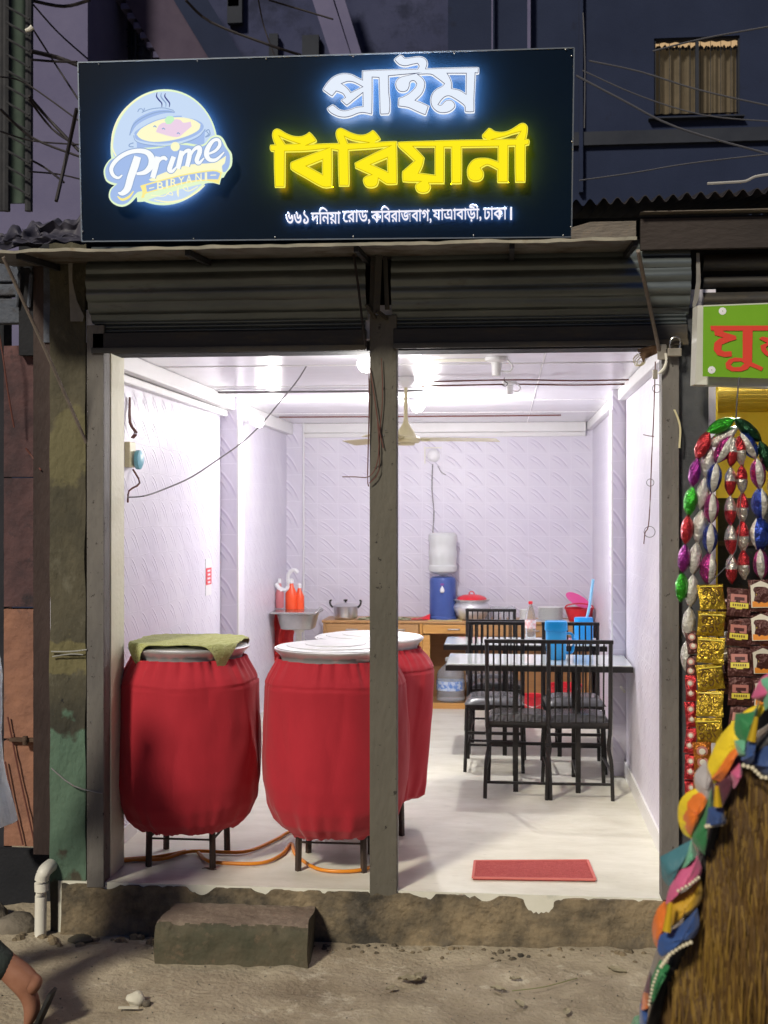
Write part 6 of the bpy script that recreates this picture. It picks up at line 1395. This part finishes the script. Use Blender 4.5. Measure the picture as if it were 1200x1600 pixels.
# flat rear panel (faces the camera side)
def rf(s, q):
    i = s*(N_-1); k = min(int(i), N_-2); f = i-k; u = P[k][0]*(1-f)+P[k+1][0]*f; v = P[k][1]*(1-f)+P[k+1][1]*f
    p = PY(cu_+(u-cu_)*q, cv_+(v-cv_)*q, RY); p.y -= .16*math.cos(q*math.pi/2) + .02*nz(u*.03, v*.006, 1) + .008*nz(u*.12, v*.01, 3); return p
m.grid(rf, 110, 24)
m.build('hood', hoodm, rk, smooth=True, shade=70)
fr = [M('amber_fringe', (.15, .085, .012), (.25, .145, .022), sc_=9, rough=.6, st=(3, 1, .5)), M('brown_fringe', (.06, .030, .007), (.12, .062, .012), sc_=9, rough=.5, st=(3, 1, .5))]
m = MB(); rf_ = random.Random(3)
for k in range(5200):
    s_ = rf_.uniform(.10, .9); q0 = 1 - abs(rf_.gauss(0, .12)) - .01; L_ = rf_.uniform(.10, .34); p = rf(s_, max(.25, q0)); w_ = rf_.uniform(.0006, .0018); mi = 0 if rf_.random() < .55 - .3*(p.x > rf(.3, 1).x) else 1
    dx_ = 0; pts = []
    for j in range(5):
        t_ = j/4; pts.append(p + Vector((.010*math.sin(t_*3+k)*t_ + .02*nz(k*.37, 1, t_), -.006 - .018*math.sin(t_*2.6) - .004*rf_.random(), -L_*t_)))
    vs = [q_ + Vector((a_*w_, 0, 0)) for q_ in pts for a_ in (-1, 1)]
    m.add(vs, [(2*j, 2*j+1, 2*j+3, 2*j+2) for j in range(4)], mi)
tag(m.build('fringe', fr, rk), kind='stuff')
m = MB(); m.tube([hf(i/60, 0)+Vector((0, -.004, 0)) for i in range(61)], .012, 8, smooth=1); m.build('hood_bow', iron, rk, smooth=True)
fab = lambda n, c: M('fabric_'+n, c, tuple(min(1, x*1.35) for x in c), sc_=14, rough=.6, bump=.3, bsc=40, sheen=.3)
fb = dict(blue=fab('blue', (.02, .06, .20)), teal=fab('teal', (.04, .14, .17)), green=fab('green', (.02, .16, .05)), pink=fab('pink', (.50, .09, .20)), orange=fab('orange', (.62, .14, .01)), yellow=fab('yellow', (.66, .48, .01)), gold=fab('gold', (.42, .24, .01)), red=fab('red', (.45, .04, .02)), navy=fab('navy', (.02, .05, .16)), plum=fab('plum', (.08, .015, .03)), mint=fab('mint', (.12, .36, .22)), grey=fab('grey', (.35, .32, .32)))
def petal(loop, col, name, lvl=0, par=rk, bul=.03):
    L = smooth_loop(loop, 3, 60); cx_ = sum(p[0] for p in L)/len(L); cy_ = sum(p[1] for p in L)/len(L); m = MB(); n = len(L); rings = 6; Yp = RY - .03 - lvl*.012
    vs = []
    for r_ in range(rings+1):
        f = r_/rings
        for u, v in L:
            p = PY(cx_+(u-cx_)*f, cy_+(v-cy_)*f, Yp); p.y -= bul*(1-f*f) + .006*nz(u*.08, v*.08, lvl); vs.append(p)
    fs = [(r_*n+k, r_*n+(k+1) % n, (r_+1)*n+(k+1) % n, (r_+1)*n+k) for r_ in range(rings) for k in range(n)]
    m.add(vs, fs); m.add([v + Vector((0, .006, 0)) for v in vs], fs); return m.build(name, fb[col], par, smooth=True, shade=70)
Z8 = lambda p: [(980+x/3.636, 1160+y/3.636) for x, y in p]
def scallop(c, ru, rv, a0, a1, n, amp):
    return [(c[0]+(ru+amp*(i % 2))*math.cos(R(a0+(a1-a0)*i/n)), c[1]+(rv+amp*(i % 2))*math.sin(R(a0+(a1-a0)*i/n))) for i in range(n+1)]
petal(Z8([(460,262),(400,265),(340,290),(300,340),(290,410),(300,480),(330,530),(365,545),(390,500),(440,400),(480,300)]), 'yellow', 'sunburst_edge', 0)
petal(Z8([(458,275),(400,290),(350,320),(322,370),(318,440),(335,500),(360,530),(400,470),(440,380),(462,320)]), 'orange', 'sunburst', 1)
petal(Z8([(478,260),(455,340),(410,450),(372,545),(400,600),(440,640),(450,560),(445,480),(470,420),(490,340)]), 'green', 'pennant', 2)
petal(Z8([(190,655),(370,555),(350,640),(290,730),(240,820),(200,770)]), 'teal', 'pennant', 0); petal(Z8([(368,560),(400,640),(330,690),(300,720),(330,640)]), 'mint', 'pennant', 1)
petal(Z8([(400,645),(425,720),(400,790),(320,830),(260,880),(220,920),(235,850),(280,760),(330,700)]), 'pink', 'pennant', 2)
petal(Z8([(420,780),(425,880),(380,960),(300,1010),(240,1060),(215,1070),(220,960),(250,890),(330,850)]), 'gold', 'pennant', 1)
petal(Z8([(215,905),(170,960),(145,1040),(150,1130),(180,1180),(200,1130),(220,1040),(232,940)]), 'orange', 'sunburst', 0)
petal(Z8([(400,945),(410,1040),(380,1110),(300,1150),(200,1215),(175,1190),(190,1100),(280,1060),(350,1000)]), 'blue', 'pennant', 3)
petal(Z8([(190,1240),(240,1270),(200,1340),(170,1420),(130,1500),(120,1420),(150,1320)]), 'green', 'pennant', 1)
petal(Z8([(130,1300),(150,1380),(130,1480),(100,1570),(70,1590),(75,1500),(100,1400)]), 'plum', 'pennant', 0); petal(Z8([(75,1490),(120,1500),(110,1600),(70,1640)]), 'blue', 'pennant', 2); petal(Z8([(95,1420),(125,1440),(120,1500),(80,1520)]), 'orange', 'pennant', 3)
petal([(1098, 1228), (1130, 1215), (1150, 1150), (1185, 1120), (1200, 1100), (1170, 1108), (1130, 1145), (1108, 1190)], 'yellow', 'pennant', 0); petal([(1112, 1218), (1140, 1165), (1180, 1128), (1150, 1180), (1128, 1222)], 'orange', 'pennant', 1)
petal([(1150, 1115), (1178, 1112), (1188, 1090), (1175, 1150), (1162, 1170), (1148, 1150)], 'green', 'pennant', 2); petal([(1148, 1158), (1164, 1155), (1166, 1185), (1152, 1180)], 'mint', 'pennant', 3)
petal([(1158, 1188), (1172, 1150), (1182, 1150), (1178, 1188), (1168, 1196)], 'blue', 'pennant', 4); petal([(1168, 1192), (1195, 1168), (1225, 1160), (1240, 1225), (1200, 1215), (1180, 1198)], 'navy', 'pennant', 3)
petal([(1175, 1090), (1192, 1058), (1215, 1050), (1215, 1080), (1190, 1095)], 'pink', 'pennant', 1); petal([(1190, 1062), (1220, 1050), (1220, 1100), (1195, 1110)], 'mint', 'pennant', 2)
petal([(1102, 1290), (1108, 1262), (1130, 1262), (1136, 1286), (1120, 1292)], 'navy', 'pennant', 4); petal([(1086, 1210), (1104, 1190), (1114, 1215), (1118, 1262), (1100, 1262), (1088, 1235)], 'grey', 'pennant', 0); petal([(1124, 1196), (1150, 1180), (1160, 1200), (1144, 1232), (1128, 1262), (1118, 1230)], 'plum', 'pennant', 0)
petal([(1140, 1205), (1156, 1192), (1160, 1210), (1146, 1232)], 'pink', 'pennant', 2)
bead = M('pearl', (.75, .68, .5), rough=.2, coat=.5); gl = M('gold_bead', (.9, .6, .04), rough=.15, metal=.6)
def beads(pts, r_, mat_, name='bead_string', n=None, Yb_=RY-.09):
    m = MB()
    for i in range(len(pts)-1):
        a, b = pts[i], pts[i+1]; L = math.hypot(b[0]-a[0], b[1]-a[1]); k_ = max(1, int(L/5.2))
        for k in range(k_): p = PY(a[0]+(b[0]-a[0])*k/k_, a[1]+(b[1]-a[1])*k/k_, Yb_); m.lathe([(.0005, -r_), (r_*.8, -r_*.6), (r_, 0), (r_*.8, r_*.6), (.0005, r_)], 8, p)
    return m.build(name, mat_, rk, smooth=True)
beads([(1033, 1510), (1046, 1492), (1062, 1480), (1085, 1470)], .0042, bead); beads([(1104, 1291), (1120, 1288), (1134, 1287)], .0045, bead); beads([(1162, 1196), (1176, 1200), (1190, 1214), (1204, 1216)], .0045, bead); beads([(1060, 1392), (1078, 1382), (1096, 1368)], .0035, bead); beads([(1014, 1570), (1020, 1540), (1030, 1512)], .003, bead)
for (a, b) in (((1048, 1410), (1042, 1455)), ((1120, 1228), (1122, 1260)), ((1182, 1120), (1174, 1158))):
    m = MB(); m.tube([PY(a[0], a[1], RY-.1), PY(b[0], b[1], RY-.1)], [.004, .009], 8); m.build('gold_tassel', gl, rk, smooth=True)
# seat box, frame and wheels below the view
hx = PY(1330, 0, RY).x
m = MB(); m.box((hx-.42, RY-.05, .12), (hx+.42, RY+.45, .42)); m.build('seat_box', fb['red'], rk, bevel=.03)
m = MB(); m.box((hx-.40, RY-.04, .4205), (hx+.40, RY+.44, .50)); m.build('seat', fb['green'], rk, bevel=.03)
for sx_ in (-1, 1):
    c = Vector((hx+sx_*.5, RY+.2, ROAD+.34)); m = MB(); ring = [c + Vector((0, .325*math.cos(2*math.pi*k/40), .325*math.sin(2*math.pi*k/40))) for k in range(41)]
    m.tube(ring, .018, 8, smooth=1, cap=False); o = m.build('wheel', black_vinyl, rk, smooth=True)
    m = MB()
    for k in range(18): m.bar(c, c + Vector((0, .31*math.cos(2*math.pi*k/18), .31*math.sin(2*math.pi*k/18))), .004)
    m.build('spokes', steel, o)
m = MB(); m.bar((hx-.5, RY+.2, ROAD+.34), (hx+.5, RY+.2, ROAD+.34), .03); m.bar((hx, RY+.2, .05), (hx, RY+1.5, .1), .04); m.bar((hx, RY+1.5, .1), (hx, RY+1.6, .65), .03); m.build('frame', iron, rk)
c = Vector((hx, RY+1.7, ROAD+.34)); m = MB(); m.tube([c + Vector((0, .325*math.cos(2*math.pi*k/40), .325*math.sin(2*math.pi*k/40))) for k in range(41)], .018, 8, smooth=1, cap=False); m.build('wheel', black_vinyl, rk, smooth=True)

# ================================================================== PASSER-BY AT THE LEFT EDGE
def skin_body(joints, edges, name, mat, parent, sub=2):
    me = bpy.data.meshes.new(name); off = OFF[parent.name]
    me.from_pydata([tuple(Vector(j[0])-off) for j in joints], edges, []); o = bpy.data.objects.new(name, me); COL.objects.link(o)
    md = o.modifiers.new('skin', 'SKIN'); md.use_smooth_shade = True
    for i, j in enumerate(joints): me.skin_vertices[0].data[i].radius = (j[1], j[2] if len(j) > 2 else j[1])
    me.skin_vertices[0].data[0].use_root = True
    s_ = o.modifiers.new('sub', 'SUBSURF'); s_.levels = sub; s_.render_levels = sub
    dg = bpy.context.evaluated_depsgraph_get(); dg.update(); me2 = bpy.data.meshes.new_from_object(o.evaluated_get(dg)); bpy.data.objects.remove(o)
    me2.materials.clear(); me2.materials.append(mat); me2.polygons.foreach_set('use_smooth', [True]*len(me2.polygons))
    o = bpy.data.objects.new(name, me2); COL.objects.link(o); o.parent = parent; OFF[o.name] = off; return o
PYd = -.95
K = lambda u, v, dy=0: PY(u, v, PYd+dy)
hip = K(-62, 1250); fx_ = K(-62, 1700).x
per = thing('person', (hip.x, PYd, ROAD), 'person in pale blue shirt and dark trousers walking out at the left edge', 'person')
sk_m = M('skin', (.28, .12, .07), (.34, .16, .10), sc_=20, rough=.55); trou = M('dark_trousers', (.02, .03, .028), (.035, .045, .04), sc_=12, rough=.85, bump=.3); shirt = M('pale_blue_shirt', (.60, .70, .76), (.70, .79, .84), sc_=8, rough=.8, bump=.4, bsc=25)
hz = .62; hx_ = hip.x
ank = K(44, 1512, .02); heel = K(78, 1530, .02); ball = K(66, 1562, .02); toe = K(56, 1590, .02); knee = K(-72, 1405, .02)
jt = [((hx_, PYd, hz), .115, .10), ((hx_-.01, PYd, .85), .10, .09), ((hx_-.03, PYd, 1.08), .14, .11), ((hx_-.05, PYd, 1.22), .075, .07), ((hx_-.06, PYd, 1.30), .05), ((hx_-.08, PYd, 1.40), .085, .078), ((hx_-.08, PYd, 1.47), .08, .07),
      ((hx_+.02, PYd-.09, hz-.04), .095), ((knee.x, PYd-.09, knee.z), .06), ((ank.x, PYd-.07, ank.z), .045), ((heel.x, PYd-.07, heel.z), .040), ((ball.x, PYd-.07, ball.z), .042, .036), ((toe.x, PYd-.07, toe.z), .03, .012),
      ((hx_-.03, PYd+.09, hz-.04), .095), ((hx_-.22, PYd+.09, .20), .062), ((hx_-.30, PYd+.09, ROAD+.10), .036), ((hx_-.42, PYd+.09, ROAD+.035), .034, .02), ((hx_-.50, PYd+.09, ROAD+.03), .03, .012),
      ((hx_-.03, PYd-.19, 1.16), .055), ((hx_+.10, PYd-.22, .90), .04), ((hx_+.0, PYd-.24, .70), .03), ((hx_-.03, PYd-.24, .62), .03, .016),
      ((hx_-.05, PYd+.19, 1.16), .055), ((hx_-.12, PYd+.22, .90), .04), ((hx_-.26, PYd+.2, .76), .03), ((hx_-.33, PYd+.2, .72), .03, .016)]
ed = [(0,1),(1,2),(2,3),(3,4),(4,5),(5,6),(0,7),(7,8),(8,9),(9,10),(9,11),(11,12),(0,13),(13,14),(14,15),(15,16),(16,17),(2,18),(18,19),(19,20),(20,21),(2,22),(22,23),(23,24),(24,25)]
skin_body(jt, ed, 'body', sk_m, per)
for c_, s_ in (((hx_-.04, PYd-.24, .60), 1), ((hx_-.35, PYd+.2, .71), -1)):
    for k in range(4):
        m = MB(); b = Vector(c_)+Vector((-.012+.0, (-.03+.02*k), -.01)); m.tube([b, b+Vector((-.012, 0, -.035)), b+Vector((-.004, 0, -.07+.006*abs(k-1.5)))], [.009, .006], 8); m.build('finger', sk_m, per, smooth=True)
    m = MB(); b = Vector(c_)+Vector((-.02, -.02*s_, .01)); m.tube([b, b+Vector((-.03, 0, -.02)), b+Vector((-.03, 0, -.05))], [.011, .007], 8); m.build('thumb', sk_m, per, smooth=True)
skin_body([((hx_, PYd, hz+.06), .15, .125), ((hx_+.02, PYd-.09, hz-.06), .115), (((knee.x+hx_)/2, PYd-.09, (knee.z+hz)/2), .095), ((knee.x, PYd-.09, knee.z), .08), ((ank.x-.09, PYd-.08, ank.z+.055), .068), ((ank.x-.02, PYd-.075, ank.z+.022), .062),
           ((hx_-.03, PYd+.09, hz-.06), .115), ((hx_-.22, PYd+.09, .20), .08), ((hx_-.29, PYd+.09, ROAD+.17), .065)], [(0,1),(1,2),(2,3),(3,4),(4,5),(0,6),(6,7),(7,8)], 'trousers', trou, per)
m = MB()
def sh(s, q):
    th = s*2*math.pi; z = .50 + q*.74; prof_ = [(0, .185), (.2, .165), (.45, .15), (.75, .175), (.93, .16), (1, .08)]
    for i in range(5):
        if prof_[i][0] <= q <= prof_[i+1][0]: r_ = prof_[i][1] + (prof_[i+1][1]-prof_[i][1])*(q-prof_[i][0])/(prof_[i+1][0]-prof_[i][0])
    r_ += .012*nz(math.cos(th)*3, math.sin(th)*3, z*5) + (.008*math.sin(th*7)*(1-q)); return Vector((hx_ + .03*(1-q) - .03*q + r_*math.cos(th)*.92, PYd + r_*math.sin(th)*1.12, z))
m.slab(sh, 60, 30, (0, 0, .002)); m.build('shirt', shirt, per, smooth=True)
for a, b, c in (((hx_-.03, PYd-.17, 1.17), (hx_+.10, PYd-.22, .92), (hx_+.03, PYd-.24, .80)), ((hx_-.05, PYd+.17, 1.17), (hx_-.12, PYd+.22, .92), (hx_-.2, PYd+.21, .82))):
    m = MB(); m.tube([a, b, c], [.085, .055], 16, smooth=5); m.build('sleeve', shirt, per, smooth=True)
m = MB(); m.lathe([(.02, .10), (.07, .085), (.094, .04), (.096, -.01), (.088, -.05)], 24, (hx_-.068, PYd, 1.445), sx=1.05, sy=.9); m.build('hair', M('black_hair', (.012, .01, .01), rough=.5, bump=.5), per, smooth=True)
m = MB(); m.tube([(hx_-.165, PYd, 1.42), (hx_-.182, PYd, 1.395), (hx_-.165, PYd, 1.385)], [.008, .014], 8); m.build('nose', sk_m, per, smooth=True)
m = MB()
for s_ in (-1, 1): m.lathe([(.001, -.012), (.012, 0), (.001, .012)], 10, (hx_-.155, PYd+s_*.032, 1.425))
m.build('eyes', white_pl, per)
m = MB(); m.tube([(hx_-.162, PYd-.022, 1.358), (hx_-.168, PYd, 1.36), (hx_-.162, PYd+.022, 1.358)], .006, 6); m.build('mouth', fb['red'], per)
for s_ in (-1, 1):
    m = MB(); m.lathe([(.002, -.03), (.016, -.01), (.018, .015), (.002, .03)], 10, (hx_-.075, PYd+s_*.088, 1.40), sy=.4); m.build('ear', sk_m, per, smooth=True)
def sole(hp, tp, dyy):
    d = Vector(tp)-Vector(hp); nrm = d.cross(Vector((0, 1, 0))).normalized(); m = MB()
    if nrm.z < 0 and abs(d.z) < .05: nrm = -nrm
    def f(s, q):
        w_ = .034 + .012*math.sin(s*math.pi) ; return Vector(hp)+d*(s*1.12-.04)+Vector((0, (q-.5)*2*w_, 0))
    m.slab(f, 12, 4, nrm*.012); return m
sol = M('black_sandal', (.012, .012, .012), rough=.6)
off_n = Vector((.036, 0, -.012))
sole(Vector((heel.x, PYd-.07, heel.z))+off_n, Vector((toe.x+.0, PYd-.07, toe.z-.01))+off_n*.6, 0).build('sandal', sol, per, smooth=False)
m = sole((hx_-.27, PYd+.09, ROAD+.004), (hx_-.50, PYd+.09, ROAD+.004), 0); m.build('sandal', sol, per)
